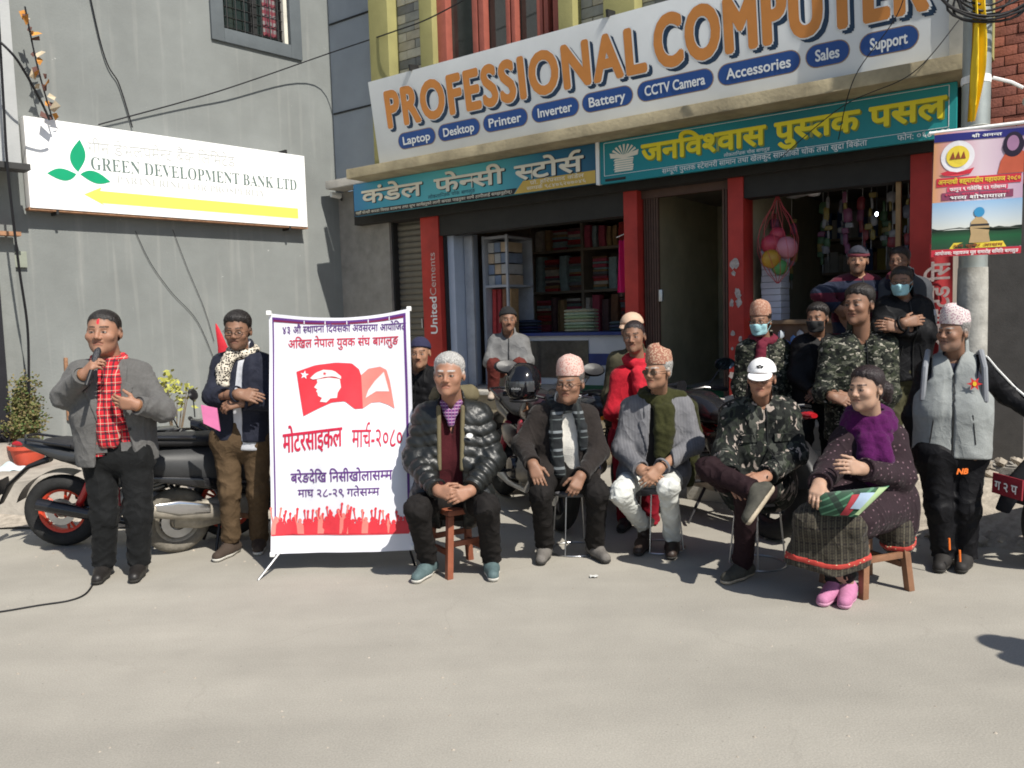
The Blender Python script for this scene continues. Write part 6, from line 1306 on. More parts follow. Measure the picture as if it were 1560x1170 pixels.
    if outer and outer.get('lap'):
        lw_, lz_ = outer['lap']; cx = outer.get('cx', 0); fb = field(pr, .045)
        def lf(P):
            d = fb(P); x, y, z = loc(P); hw = np.interp(z, zs, ws).astype(F4); a_ = np.abs(x-cx)-hw; wz = np.interp(z, [lz_, lz_*.45, lz_*.40, lz_*.36, -.03, .03], [0, lw_, lw_, lw_*.55, lw_*.75, lw_*.6]).astype(F4)
            e = smax(d-.009, -(d+.002), .003); e = smax(e, smax(a_-wz, -a_-.003, .003), .003); e = smax(e, smax(y-.03, lz_-z, .003), .003); return smax(e, z-.02, .004)
        l_, h_ = bounds(pr[:6], .04); sculpt('lapel', lf, l_, h_, .0075, outer['mat'], root, off)
        for s in (-1, 1):
            m_ = MB(); c_ = T(s*(sw*.62), 0, -Lsp*.86); bb = fb
            pts_ = []
            for dx_ in (-.07, .07):
                for dz_ in (.0, -.055):
                    p_ = c_+X*dx_+Zt*dz_; t_ = np.linspace(-.35, 0, 90); q_ = (p_[None]+Yb[None]*t_[:, None]).astype(F4); dd = fb(q_); i_ = int(np.argmax(dd < .003)); pts_.append(Vector(q_[i_].astype(float)-off))
            if not sit: m_.add([pts_[0], pts_[1], pts_[3], pts_[2]]+[p+Vector(Yb)*.01 for p in (pts_[0], pts_[1], pts_[3], pts_[2])], [(0, 1, 2, 3), (4, 7, 6, 5), (0, 4, 5, 1), (1, 5, 6, 2), (2, 6, 7, 3), (3, 7, 4, 0)]); part('pocket_flap', m_, outer['mat'], root)
    if over:
        mt, inf, hem, ch_, cuts_ = over; pr = torso(inf, ('w', .010, 24), low=hem)+[(T(0, .015, -.01), T(0, .006, ch_), .070+inf*.4, .068+inf*.4, None, .015)]
        def cuto(P, d):
            x, y, z = loc(P); d = smax(d, -(z+Lsp+hem), .008); nh = np.maximum(np.sqrt(x*x+(y+.012)**2)-.062, -(z+.04)); d = smax(d, -nh, .01)
            d = smax(d, np.abs(x)-sw*.86-.10*np.clip((-z-.12)/.12, 0, 1), .012); d = smax(d, -np.maximum(np.abs(x)-np.interp(z, [-cuts_, .06], [0, .05]).astype(F4), y), .006)
            return d+.004*np.exp(-(x/.006)**2)*(y < 0)
        part('zip', MB().tube([onsurf(0, -.10-(Lsp-.10)*i/14, field(pr, .05), .001) for i in range(15)], .004, 6), M('dark zip', (.03, .03, .03)), root, smooth=True)
        for s in (-1, 1): part('pocket_seam', MB().tube([onsurf(s*(.10+.02*i/3), -Lsp*(.58+.10*i), field(pr, .05), .001) for i in range(4)], .0035, 5), MATS['dark zip'], root, smooth=True)
        l_, h_ = bounds(pr); sculpt('vest', field(pr, .05, [cuto], noise=.002), l_, h_, h1, mt, root, off)
    # ---- legs
    if trousers and 'kl' in K:
        mt, lw = trousers[0], trousers[1] if len(trousers) > 1 else 0; wr = ('w', .018, 30); pr = []
        for s, a_, b_, c_ in ((-1, 'hl', 'kl', 'al'), (1, 'hr', 'kr', 'ar')):
            an = K[c_]; pr += [(K[a_], K[b_], .088+lw, .060+lw, wr, .03), (K[b_], lerp(K[b_], an, .98), .059+lw, .050+lw, wr, .03)]
        pr += [(HL, HR, .105+lw, .105+lw, None, .05), (Hc, T(0, 0, -Lsp+.10), .11+lw, .105+lw, None, .05)]
        def cutt(P, d):
            x, y, z = loc(P); d = smax(d, np.where(y > -.24, z+Lsp-.14, -1).astype(F4), .006)
            for b_, c_ in (('kl', 'al'), ('kr', 'ar')):
                ax_ = unit(K[c_]-K[b_]).astype(F4); q_ = P-K[c_].astype(F4); along = q_ @ ax_+.012; rad = np.linalg.norm(q_-along[:, None]*ax_, axis=1); d = np.where((rad < .12) & (along > -.03), smax(d, along, .006), d)
            return d
        l_, h_ = bounds(pr); sculpt('trousers', field(pr, .03, [cutt], noise=.002, nf=28), l_, h_, h1, mt, root, off)
    # ---- shoes
    if shoes and 'tl' in K:
        for a_, t_ in (('al', 'tl'), ('ar', 'tr')):
            A, Tt = K[a_].copy(), K[t_].copy(); upv = np.array(shoes[3][t_]) if len(shoes) > 3 and t_ in shoes[3] else np.array([0, 0, 1.]); upv = unit(upv); fw = Tt-A; fw -= upv*(fw @ upv); fw = unit(fw)
            if len(shoes) > 3 and t_ in shoes[3]: so_ = A-upv*.085
            else: so_ = np.array([A[0], A[1], z0+.002])
            sp_ = lambda f_, h_, l_=0: so_+fw*f_+upv*h_
            pr = [(sp_(-.055, .042), sp_(.05, .045), .041, .044, None, .03), (sp_(.05, .042), sp_(.165, .032), .045, .036, None, .03), (sp_(-.03, .05), A+upv*.015, .042, .043, None, .03)]
            cutz = lambda P, d: smax(d, -((P-so_.astype(F4)) @ upv.astype(F4))+.02, .004)
            l_, h_ = bounds(pr); so2 = sculpt('shoe', field(pr, .03, [cutz]), l_, h_, .0085*res, shoes[0], root, off)
            pr2 = [(p[0], p[1], p[2]+.004, p[3]+.004, None, .03) for p in pr[:2]]
            cs = lambda P, d: smax(smax(d, -((P-so_.astype(F4)) @ upv.astype(F4)), .003), ((P-so_.astype(F4)) @ upv.astype(F4))-.024, .003)
            sculpt('sole', field(pr2, .03, [cs]), l_-.01, h_+.01, .0085*res, shoes[1], root, off)
    # ---- scarf
    if scarf:
        mt, paths, rad = scarf[0], scarf[1], scarf[2]; pr = []
        for path in paths:
            Q = [T(*p[:3]) for p in path]; rr_ = [p[3] if len(p) > 3 else rad for p in path]
            Q = [Vector(q_) for q_ in Q]
            for i in range(len(Q)-1): pr.append((np.array(Q[i]), np.array(Q[i+1]), rr_[i], rr_[i+1], ('w', .008, 60), .018))
        l_, h_ = bounds(pr); sculpt('scarf', field(pr, .018, noise=.003, nf=70), l_, h_, .0085*res, mt, root, off)
    if extra: extra(root, off, T, K, lambda p: (np.array(p)*hs_) @ RM.T+hp_)
    return root, K, T
# ---------------------------------------------------------------- cloth
BLAZ = M('grey wool blazer', (.105, .103, .10), .9, .12, 60, .25, 200, sheen=.3); BLKT = M('black trouser cloth', (.010, .0105, .011), .8, .2, 30, .2, 120, sheen=.1); TART = stripes('red tartan', (.48, .02, .03), [(2, .05, .22, 0, (.03, .02, .03)), (0, .045, .22, .1, (.03, .02, .03)), (2, .05, .06, .6, (.5, .45, .35)), (0, .045, .06, .6, (.5, .45, .35))]); NVJ = M('navy jacket cloth', (.018, .02, .032), .7, .15, 20, .2, 90, sheen=.1); LEO = spots('leopard scarf', (.62, .56, .46), (.02, .015, .012), 75, .46); BRT = M('brown chino', (.088, .058, .033), .85, .15, 18, .25, 130); WTS = M('pale grey tee', (.55, .56, .60), .85, .08, 20, .2)
PUF = M('black puffer nylon', (.010, .0112, .0108), .42, .2, 25, .25, 60, spec=.5); MAROON = M('maroon knit', (.052, .009, .012), .9, .15, 80, .4, 220, sheen=.2); CHAR = M('charcoal trousers', (.0145, .013, .0125), .85, .15, 40, .2, 150); PLCH = stripes('purple check shirt', (.10, .03, .12), [(2, .02, .3, 0, (.4, .3, .4)), (0, .02, .3, 0, (.25, .1, .2))]); TEALS = M('teal grey shoe', (.075, .115, .12), .7, .2, 40, .2); WSOLE = M('pale sole', (.55, .53, .48), .7, .15, 20); BLKS = M('black shoe leather', (.018, .016, .015), .45, .2, 20, .1); DSOLE = M('dark sole', (.03, .028, .025), .8); GRYS = M('grey canvas shoe', (.13, .12, .11), .9, .2, 40); OLIVL = M('olive lining', (.12, .10, .055), .8)
DBLZ = M('brown black blazer', (.021, .017, .0155), .85, .15, 70, .25, 200, sheen=.25); CHK = stripes('black grey check scarf', (.018, .02, .022), [(2, .12, .14, 0, (.20, .22, .23)), (2, .12, .06, .3, (.12, .14, .14)), (0, .09, .2, 0, (.03, .035, .035))]); WSW = M('white knit', (.62, .60, .55), .9, .08, 40, .4, 160)
def topimat(name, base, c2, sc=42): return spots(name, base, c2, sc*1.6, .43, .85)
TP1 = topimat('pink dhaka cloth', (.56, .40, .35), (.45, .22, .19), 60); TP2 = topimat('rust dhaka cloth', (.29, .135, .095), (.44, .30, .21), 48); TP3 = topimat('white purple dhaka cloth', (.60, .53, .51), (.34, .21, .25), 60); TP4 = topimat('brick dhaka cloth', (.34, .175, .12), (.43, .27, .2), 46)
GBLZ = stripes('grey striped blazer', (.13, .13, .14), [(0, .02, .2, 0, (.17, .17, .18))]); GRNK = M('olive green knit shawl', (.032, .033, .012), .95, .2, 60, .5, 140, sheen=.2); JEAN = M('pale bleached jeans', (.56, .57, .54), .85, .14, 14, .25, 160, var2=.1, s2=5); DBRS = M('dark brown shoe', (.03, .02, .016), .5)
CAMO = camo('winter camo', [((.014, .016, .014), .5), ((.062, .066, .056), .56), ((.024, .030, .021), .56), ((.32, .27, .235), .60), ((.007, .008, .008), .55)], 14)
CAMO2 = camo('olive camo', [((.018, .021, .016), .5), ((.085, .088, .066), .54), ((.03, .036, .022), .55), ((.30, .28, .23), .62), ((.007, .008, .007), .55)], 15, (1, 1, 1.7))
DMAR = M('dark maroon trousers', (.018, .009, .011), .8, .15, 20, .2); WCAP = M('white cap cloth', (.74, .74, .74), .8, .05, 20, .1); OLSH = M('olive trainer', (.05, .048, .038), .8, .25, 30, .2); TSOLE = M('tan rubber sole', (.38, .32, .24), .85, .2, 30, .3)
DOTC = spots('plum dotted coat', (.026, .016, .020), (.13, .08, .095), 34, .20); [n for n in DOTC.node_tree.nodes if n.type == 'TEX_VORONOI'][0].inputs['Randomness'].default_value = .35; PURP = M('purple knit scarf', (.065, .006, .060), .95, .2, 70, .5, 120, sheen=.3); PINK = M('pink shoe', (.42, .16, .28), .8, .12, 40); SKRT = stripes('patterned skirt', (.045, .039, .030), [(2, .045, .3, 0, (.018, .015, .015)), (0, .03, .35, 0, (.085, .078, .058)), (2, .018, .3, .2, (.065, .056, .04)), (0, .013, .3, .2, (.02, .017, .016))], rot=(0, 0, .5))
GVEST = M('pale grey fleece', (.25, .265, .26), .9, .08, 30, .3, 160, sheen=.2); TRK = M('black track cloth', (.0075, .0075, .009), .6, .15, 20, .15); SANDL = M('black sandal', (.02, .018, .017), .7)
REDC = M('red cardigan', (.36, .011, .022), .85, .12, 40, .3, 160, sheen=.2); REDS = M('red scarf wool', (.42, .011, .025), .9, .12, 50, .4, 140); DKRED = M('dark red skirt', (.20, .01, .02), .85); OLJ = M('olive jacket', (.06, .055, .035), .85); BEIGE = M('beige cap cloth', (.52, .36, .26), .85)
GRYH = M('grey hoodie', (.15, .15, .15), .9, .3, 7, .3); RUST = M('rust trousers', (.095, .022, .018), .85); BLKJ = M('black jacket cloth', (.009, .009, .010), .6, .15, 20, .2, 60); BLUM = M('blue face mask', (.30, .52, .56), .8, .05, 20, .1); BLKM = M('black face mask', (.015, .015, .016), .8); STRPS = stripes('maroon navy sweater', (.018, .022, .04), [(2, .16, .45, .2, (.09, .01, .02))]); KHK = M('olive cargo cloth', (.055, .052, .028), .85)
UP = (0, 0, 1)
def band(pts, dx): return [tuple([p[0]+dx, p[1], p[2]] + list(p[3:])) for p in pts]
neckring = lambda r=.078, z=.03, n=10, rad=.03: [(r*math.sin(2*PI*i/n), .008-r*.95*math.cos(2*PI*i/n), z+.02*math.cos(2*PI*i/n+PI), rad) for i in range(n+1)]

def fold(m, s, sc=8):
    t, b, L = base_in(m); bp = [n for n in t.nodes if n.type == 'BUMP'][0]; tc = nd(t, 'ShaderNodeTexCoord'); prev = None
    for k, (q_, st) in enumerate(((sc, 1), (sc*2.3, .6))):
        mp = nd(t, 'ShaderNodeMapping'); mp.inputs['Scale'].default_value = (1, 1, .55+.5*k); mp.inputs['Rotation'].default_value = (.5-.9*k, .6, .3); L(tc.outputs['Object'], mp.inputs[0])
        n = nd(t, 'ShaderNodeTexNoise'); n.inputs['Scale'].default_value = q_; n.inputs['Detail'].default_value = 1.2; n.inputs['Distortion'].default_value = .9; L(mp.outputs[0], n.inputs['Vector'])
        su = nd(t, 'ShaderNodeMath', operation='SUBTRACT'); su.inputs[1].default_value = .5; L(n.outputs['Fac'], su.inputs[0]); ab = nd(t, 'ShaderNodeMath', operation='ABSOLUTE'); L(su.outputs[0], ab.inputs[0]); pw = nd(t, 'ShaderNodeMath', operation='POWER'); pw.inputs[1].default_value = .7; L(ab.outputs[0], pw.inputs[0])
        b2 = nd(t, 'ShaderNodeBump'); b2.invert = True; b2.inputs['Strength'].default_value = s*st; b2.inputs['Distance'].default_value = .045/(1+k); L(pw.outputs[0], b2.inputs['Height'])
        if prev: L(prev, b2.inputs['Normal'])
        prev = b2.outputs[0]
    L(prev, bp.inputs['Normal'])
for m_ in (BLAZ, BLKT, NVJ, BRT, CHAR, DBLZ, GBLZ, JEAN, CAMO, CAMO2, DMAR, DOTC, SKRT, GVEST, TRK, REDC, DKRED, OLJ, GRYH, RUST, BLKJ, STRPS, KHK, MAROON): fold(m_, .55 if m_ not in (MAROON, GVEST, WSW, REDC) else .35, 4.5)
for m_ in MATS.values():
    b_ = m_.node_tree.nodes['Principled BSDF']
    if b_.inputs['Sheen Weight'].default_value > 0 or m_ in (BLKT, NVJ, BRT, CHAR, DMAR, BLKJ, TRK, KHK, DKRED, OLJ, RUST, GRYH, STRPS): b_.inputs['Specular IOR Level'].default_value = .12; b_.inputs['Sheen Weight'].default_value *= .3
# 1 speaker at left
def ex1(root, off, T, K, HD):
    a = at(143, 553, 4.86); b = at(150, 532, 4.92)
    mc = thing('microphone', 'small black microphone held at the mouth of the grey blazer man', 'microphone', loc=a); d = Vector(b-a)
    part('handle', MB().tube([Vector((0, 0, 0))-d*1.6, Vector((0, 0, 0))], .013, 10), PLB, mc, smooth=True); part('grille', MB().tube([d*0, d*.5, d*.9, d*1.1], [.016, .022, .02, .008], 12), M('mic grille', (.06, .06, .065), .4, .2, 200, .5, 300, metal=.6), mc, smooth=True)
    for s, k in ((0, 'l'), (1, 'r')):
        E_, W_ = K['e'+k], K['w'+k]; ax = unit(W_-E_); c = lerp(E_, W_, .99)-off; q_ = Vector(ax).to_track_quat('Z', 'Y').to_matrix().to_4x4(); m_ = MB(); m_.M = Matrix.Translation(c) @ q_ @ Matrix.Rotation(PI/2, 4, 'X'); m_.torus(.034, .006, 20, 6, .008); part('watch' if s == 0 else 'bracelet', m_, MATS['brown strap'], root, smooth=True)
    for z_ in (-.33, -.42): part('button', MB().tube([T(.10, -.158, z_)-off, T(.10, -.17, z_)-off], .011, 10), PLB, root)
sc1 = [neckring(.085, .02, 10, .028), [(.03, -.10, .0, .035), (.035, -.135, -.1, .036), (.03, -.155, -.25, .036), (.02, -.155, -.40, .034), (.0, -.15, -.5, .032)], [(.0, -.11, -.02, .03), (.0, -.14, -.12, .034), (-.005, -.155, -.25, .036), (-.02, -.155, -.40, .034), (-.05, -.148, -.5, .032)], [(-.05, -.12, -.14, .02), (-.06, -.15, -.3, .03), (-.06, -.15, -.46, .03)]]
person('standing man in grey blazer and red tartan scarf speaking into microphone', dict(sl=(120, 566, 5.10), sr=(214, 568, 5.22), el=(97, 604, 5.02), wl=(128, 570, 4.86), hl_=(150, 545, 4.84), er=(250, 626, 5.12), wr=(208, 617, 4.93), hr_=(172, 612, 4.88), hl=(152, 690, 5.15), hr=(206, 690, 5.17), kl=(160, 785, 5.10), kr=(212, 785, 5.12), al=(158, 864, 5.14), ar=(212, 862, 5.15), tl=(146, 880, 4.95), tr=(202, 878, 4.95)), 'red', ('crop', (.014, .011, .010)), dict(mat=BLAZ, inf=.03, hem=.06, open=((-.75, -.55, -.32, -.05, .06), (.135, .105, .075, .06, .05)), lap=(.075, -.36), cx=.0, name='blazer', wr=('w', .016, 34)), (TART, .0, 1), (BLKT, .020), (BLKS, DSOLE), (158, 506, 5.10, 66, -.35, .02, .03), scarf=(TART, sc1, .03), belly=1.16, tw=1.08, extra=ex1, tika=True, w=1.06, fat=.006, hands={'l': (.75, (.6, .5, -.2)), 'r': (.55, (0, 1, .2))})
# 2 man with folded arms
def ex2(root, off, T, K, HD):
    p = at(322, 637, 5.22); pg = thing('pink_pamphlet', 'folded pink pamphlet held by the man in navy jacket', 'paper', loc=p); m_ = MB(); c = [at(*q_, 5.22)-p for q_ in ((306, 617), (330, 622), (335, 657), (310, 645))]; c2 = [q_+np.array([0, .012, 0]) for q_ in c]
    m_.add([Vector(q_) for q_ in c]+[Vector(q_) for q_ in c2], [(3, 2, 1, 0), (4, 5, 6, 7), (0, 1, 5, 4), (1, 2, 6, 5), (2, 3, 7, 6), (3, 0, 4, 7)]); part('sheet', m_, M('pink paper', (.60, .16, .33), .7, .08, 12, .1), pg)
person('standing man in navy jacket and leopard scarf with folded arms', dict(sl=(338, 553, 5.70), sr=(402, 552, 5.66), el=(324, 604, 5.55), wl=(364, 600, 5.42), hl_=(392, 605, 5.40), er=(416, 612, 5.58), wr=(368, 613, 5.46), hr_=(332, 620, 5.42), hl=(346, 668, 5.7), hr=(390, 668, 5.7), kl=(350, 748, 5.66), kr=(393, 748, 5.72), al=(352, 826, 5.72), ar=(395, 824, 5.85), tl=(322, 842, 5.5), tr=(392, 845, 5.6)), 'brown', ('full', BLKH), dict(mat=NVJ, inf=.022, hem=.0, collar=.05, open=((-.75, -.5, -.25, .05), (.05, .035, .03, .02)), cx=.03), (WTS, .06, 1), (BRT, .012), (M('brown suede shoe', (.05, .035, .026), .85), WSOLE), (362, 504, 5.62, 56, -.28, .16, .02), glasses=True, scarf=(LEO, [neckring(.08, .02, 10, .028), [(-.02, -.11, -.01, .034), (-.05, -.14, -.1, .034), (-.05, -.15, -.2, .032)], [(-.05, -.1, -.01, .03), (-.085, -.135, -.1, .03), (-.085, -.145, -.19, .03)]], .03), extra=ex2, beard=.35, dY=-.16, hands={'l': (.25, (.2, .7, -.5)), 'r': (.6, (.2, .5, -.4))})
# 3 person partly hidden behind banner
person('person in black jacket and cap half hidden behind the white banner', dict(sl=(612, 575, 6.9), sr=(662, 572, 6.85), el=(608, 615, 6.85), wl=(625, 640, 6.6), er=(668, 612, 6.8), wr=(652, 640, 6.6), hl=(622, 650, 7.0), hr=(650, 650, 7.0), kl=(620, 680, 6.6), kr=(650, 680, 6.6), al=(622, 760, 6.7), ar=(650, 760, 6.7)), 'tan', None, dict(mat=BLKJ, inf=.03, wr=('puff', .010, 14), collar=.06), None, (BLKT, .01), None, (640, 538, 6.75, 44, -.2, .1, 0), hat=('beanie', M('navy beanie', (.02, .02, .05), .9)), res=1.4, sit=True)
# 4 seated man in puffer jacket
def ex4(root, off, T, K, HD):
    part('chest_emblem', MB().add([T(.12+.022*math.cos(a), -.170, -.17+.016*math.sin(a))-off for a in [2*PI*i/8 for i in range(8)]], [tuple(range(8))]), WTX, root)
    hd = thing('jacket_hood', '', '') if False else None
    pr = [(T(-.10, .10, .03), T(.10, .10, .03), .055, .055), (T(-.08, .08, .06), T(.12, .08, .07), .05, .05)]; l_, h_ = bounds(pr); sculpt('hood', field(pr, .04, noise=.006, nf=40), l_, h_, .01, OLIVL, root, off)
    pr = [(T(-.075, -.115, .0), T(-.07, -.172, -.38), .015, .015), (T(.075, -.115, .0), T(.07, -.172, -.38), .015, .015)]
    l_, h_ = bounds(pr); sculpt('jacket_lining', field(pr, .01), l_, h_, .008, OLIVL, root, off)
person('seated grey haired man in black puffer jacket over maroon sweater', dict(sl=(648, 632, 5.12), sr=(730, 630, 5.12), el=(630, 700, 5.06), wl=(668, 748, 4.78), hl_=(700, 756, 4.70), er=(752, 698, 5.06), wr=(716, 748, 4.78), hr_=(688, 760, 4.70), hl=(662, 762, 5.14), hr=(718, 762, 5.14), kl=(634, 776, 4.74), kr=(742, 772, 4.74), al=(652, 852, 4.98), ar=(748, 853, 4.98), tl=(632, 880, 4.8), tr=(752, 882, 4.78)), 'red', ('short', (.36, .35, .335)), dict(mat=PUF, inf=.036, wr=('puff', .020, 14.5), collar=.05, open=((-.6, -.3, -.05, .08), (.075, .068, .075, .075)), noise=.0015, name='puffer_jacket'), (MAROON, .02, 1, .18, 'sweater'), (CHAR, .012), (TEALS, WSOLE), (684, 571, 4.98, 64, -.22, .03, .02), belly=1.1, tw=1.05, sit=True, extra=ex4, w=1.05, fat=.004, hands={'l': (.45, (.1, .9, -.2)), 'r': (.5, (-.1, .9, -.2))}, scarf=(PLCH, [[(-.05, -.06, .02, .022), (-.02, -.105, -.04, .022), (.0, -.125, -.1, .02)], [(.05, -.06, .02, .022), (.02, -.105, -.04, .022), (.0, -.125, -.1, .02)]], .02))
# 5 seated man with pink topi
person('seated man in dark blazer, check scarf and pink topi hat', dict(sl=(822, 632, 5.40), sr=(896, 632, 5.38), el=(795, 678, 5.30), wl=(812, 708, 5.05), hl_=(822, 735, 4.98), er=(912, 688, 5.26), wr=(884, 726, 5.02), hr_=(872, 752, 4.95), hl=(832, 722, 5.42), hr=(884, 722, 5.42), kl=(824, 752, 5.02), kr=(910, 750, 5.02), al=(830, 834, 5.27), ar=(906, 834, 5.26), tl=(822, 858, 5.05), tr=(928, 862, 5.05)), 'brown', ('short', (.10, .095, .09)), dict(mat=DBLZ, inf=.026, open=((-.6, -.35, -.05, .06), (.11, .08, .06, .05)), lap=(.07, -.36), cx=.025, name='blazer'), (WSW, .02, 1), (CHAR, .010), (GRYS, DSOLE), (868, 584, 5.26, 58, -.35, .05, .0), hat=('topi', TP1, .25), glasses=True, sit=True, w=1.03, scarf=(CHK, [neckring(.085, .015, 10, .03), [(-.055, -.12, -.03, .035), (-.06, -.155, -.15, .036), (-.05, -.16, -.32, .036), (-.03, -.17, -.42, .034)], [(-.035, -.12, -.03, .03), (-.04, -.155, -.15, .03), (-.03, -.16, -.32, .03), (-.01, -.17, -.42, .03)], [(.085, -.10, .0, .034), (.12, -.14, -.12, .034), (.13, -.145, -.24, .034)]], .03), hands={'l': (.3, (.3, .3, -.8)), 'r': (.75, (-.3, .6, -.5))})
# 6 seated man with rust topi and white jeans
def shawl(T, K): return None
person('seated old man in grey blazer, olive shawl, pale jeans and rust topi', dict(sl=(962, 620, 5.42), sr=(1040, 616, 5.40), el=(946, 684, 5.36), wl=(978, 716, 5.08), hl_=(1002, 730, 5.00), er=(1058, 676, 5.32), wr=(1004, 714, 5.04), hr_=(982, 738, 4.98), hl=(970, 722, 5.45), hr=(1024, 722, 5.45), kl=(944, 752, 5.03), kr=(1018, 742, 5.02), al=(980, 800, 5.40), ar=(1024, 822, 5.30), tl=(970, 830, 5.2), tr=(1022, 850, 5.1)), 'tan', ('short', (.32, .31, .29)), dict(mat=GBLZ, inf=.024, open=((-.6, -.35, -.05, .06), (.10, .07, .055, .05)), lap=(.07, -.36), name='blazer'), (M('dark tee', (.022, .02, .02), .9), .02, 1), (JEAN, .004), (DBRS, DSOLE), (1002, 565, 5.26, 54, -.62, .05, .02), hat=('topi', TP2, -.25), glasses='tint', sit=True, scarf=(GRNK, [neckring(.09, .0, 10, .042), [(.06, -.12, -.06, .045), (.06, -.155, -.2, .045), (.045, -.16, -.36, .042)], [(.0, -.12, -.06, .035), (.01, -.155, -.2, .04), (.01, -.16, -.36, .04)], [(.05, -.02, .02, .04), (.15, .0, .0, .045), (.23, .03, -.08, .05), (.27, .05, -.25, .05), (.26, .06, -.45, .045), (.24, .05, -.6, .04)]], .035), hands={'l': (.5, (.2, .8, -.4)), 'r': (.5, (-.2, .8, -.4))})
# 7 seated man with white cap
def ex7(root, off, T, K, HD):
    m_ = MB()
    for k, (x_, z_) in enumerate(((-.014, .088), (0, .094), (.014, .088), (-.007, .080), (.008, .081))): m_.add([HD((x_+.009*math.cos(2*PI*i/8), -.075-.012*(1-abs(x_)*30)+.0, z_+.006*math.sin(2*PI*i/8)))-off for i in range(8)], [tuple(range(8))])
    part('cap_emblem', m_, BLK, root, fixn=False)
    for z_ in (-.17,):
        for s_ in (-1, 1): part('pocket_flap', MB().add([T(s_*.10+dx, -.155+.0*dz, z_+dz)-off for dx, dz in ((-.05, 0), (.05, 0), (.05, -.045), (-.05, -.045))]+[T(s_*.10+dx, -.135, z_+dz)-off for dx, dz in ((-.05, 0), (.05, 0), (.05, -.045), (-.05, -.045))], [(0, 1, 2, 3), (4, 7, 6, 5), (0, 4, 5, 1), (1, 5, 6, 2), (2, 6, 7, 3), (3, 7, 4, 0)]), CAMO, root)
person('seated man in camouflage jacket and white cap with one leg crossed', dict(sl=(1116, 629, 4.94), sr=(1198, 625, 4.94), el=(1104, 690, 4.86), wl=(1112, 724, 4.60), hl_=(1126, 752, 4.50), er=(1212, 692, 4.86), wr=(1166, 726, 4.60), hr_=(1136, 738, 4.50), hl=(1126, 742, 5.0), hr=(1182, 742, 5.0), kl=(1078, 714, 4.66), kr=(1138, 752, 4.56), al=(1150, 748, 4.46), ar=(1132, 862, 4.74), tl=(1142, 790, 4.36), tr=(1098, 888, 4.6)), 'red', ('short', BLKH), dict(mat=CAMO, inf=.034, collar=.085, wr=('w', .018, 30)), None, (DMAR, .008), (OLSH, TSOLE, 0, {'tl': (-.75, .35, .55)}), (1160, 577, 4.80, 56, -.12, .06, .02), hat=('cap', WCAP), glasses=True, sit=True, w=1.04, extra=ex7, hands={'l': (.2, (.5, .7, -.3)), 'r': (.35, (-.1, .6, -.6))})
# 8 seated woman
def ex8(root, off, T, K, HD):
    md = lerp(K['kl'], K['kr'], .5)
    pr = [(K['hl'], K['kl'], .09, .08, ('w', .014, 24)), (K['hr'], K['kr'], .09, .085, ('w', .014, 24)), (K['kl']+np.array([.02, .03, -.03]), K['kl']+np.array([-.02, .10, -.27]), .08, .092, ('w', .022, 30)), (K['kr']+np.array([0, .03, -.03]), K['kr']+np.array([.07, .08, -.30]), .085, .098, ('w', .022, 30)), (md+np.array([0, .03, -.03]), md+np.array([.02, .06, -.28]), .085, .10, ('w', .02, 30)), (K['hr']+np.array([.0, -.08, -.05]), K['hr']+np.array([.03, -.08, -.2]), .09, .095, ('w', .02, 24))]
    zc = .205; l_, h_ = bounds(pr)
    sculpt('skirt', field(pr, .08, [lambda P, d: smax(d, zc+.02*np.sin(P[:, 0]*14)-P[:, 2], .006)], noise=.002), l_, h_, .0105, SKRT, root, off)
    sculpt('skirt_hem_band', field([(p[0], p[1], p[2]+.004, p[3]+.004) + tuple(p[4:]) for p in pr], .08, [lambda P, d: smax(smax(d, zc+.035+.02*np.sin(P[:, 0]*14)-P[:, 2], .004), P[:, 2]-zc-.07-.02*np.sin(P[:, 0]*14), .004)], noise=.002), l_, h_, .0105, spots('red woven border', (.40, .04, .03), (.55, .42, .25), 45, .22), root, off)
    bp = at(1305, 762, 4.12); bg = thing('woven_bag', 'green and red patterned cloth bag on the lap of seated woman', 'bag', loc=bp)
    a, b = at(1240, 752, 4.14)-bp, at(1355, 740, 4.02)-bp; a2, b2 = at(1250, 785, 4.10)-bp, at(1305, 788, 3.98)-bp
    def f(u, v): 
        p = lerp(lerp(a, b, u), lerp(a2, b2, u), v); bul = .06*math.sin(PI*u)**.6*math.sin(PI*v)**.6; return p+np.array([0, -bul, bul*.5])
    def f2(u, v): p = lerp(lerp(a, b, 1-u), lerp(a2, b2, 1-u), v); return p+np.array([0, .05, -.01])*math.sin(PI*u)**.5*math.sin(PI*v)**.5
    part('side', MB().grid(lambda u, v: Vector(f(u, v)), 20, 12), stripes('green striped weave', (.02, .07, .035), [(2, .03, .25, 0, (.10, .25, .14)), (0, .11, .3, 0, (.012, .02, .015))], rot=(.2, .5, .3)), bg, smooth=True, fixn=False); part('side', MB().grid(lambda u, v: Vector(f2(u, v)), 20, 12), MATS['green striped weave'], bg, smooth=True, fixn=False)
    def patch(nm, us, vs, mt, e): part(nm, MB().grid(lambda u, v: Vector(f(us[0]+(us[1]-us[0])*u, vs[0]+(vs[1]-vs[0])*v)+np.array([0, -e, e*.4])), 8, 8), mt, bg, smooth=True, fixn=False)
    patch('red_panel', (.5, .72), (.3, .98), M('bag red', (.35, .04, .05), .9), .004); patch('blue_panel', (.62, .86), (.25, .8), M('bag blue', (.30, .38, .48), .9), .007); patch('green_edge', (.86, .99), (.05, .95), M('bag pale green', (.28, .38, .20), .9), .006)
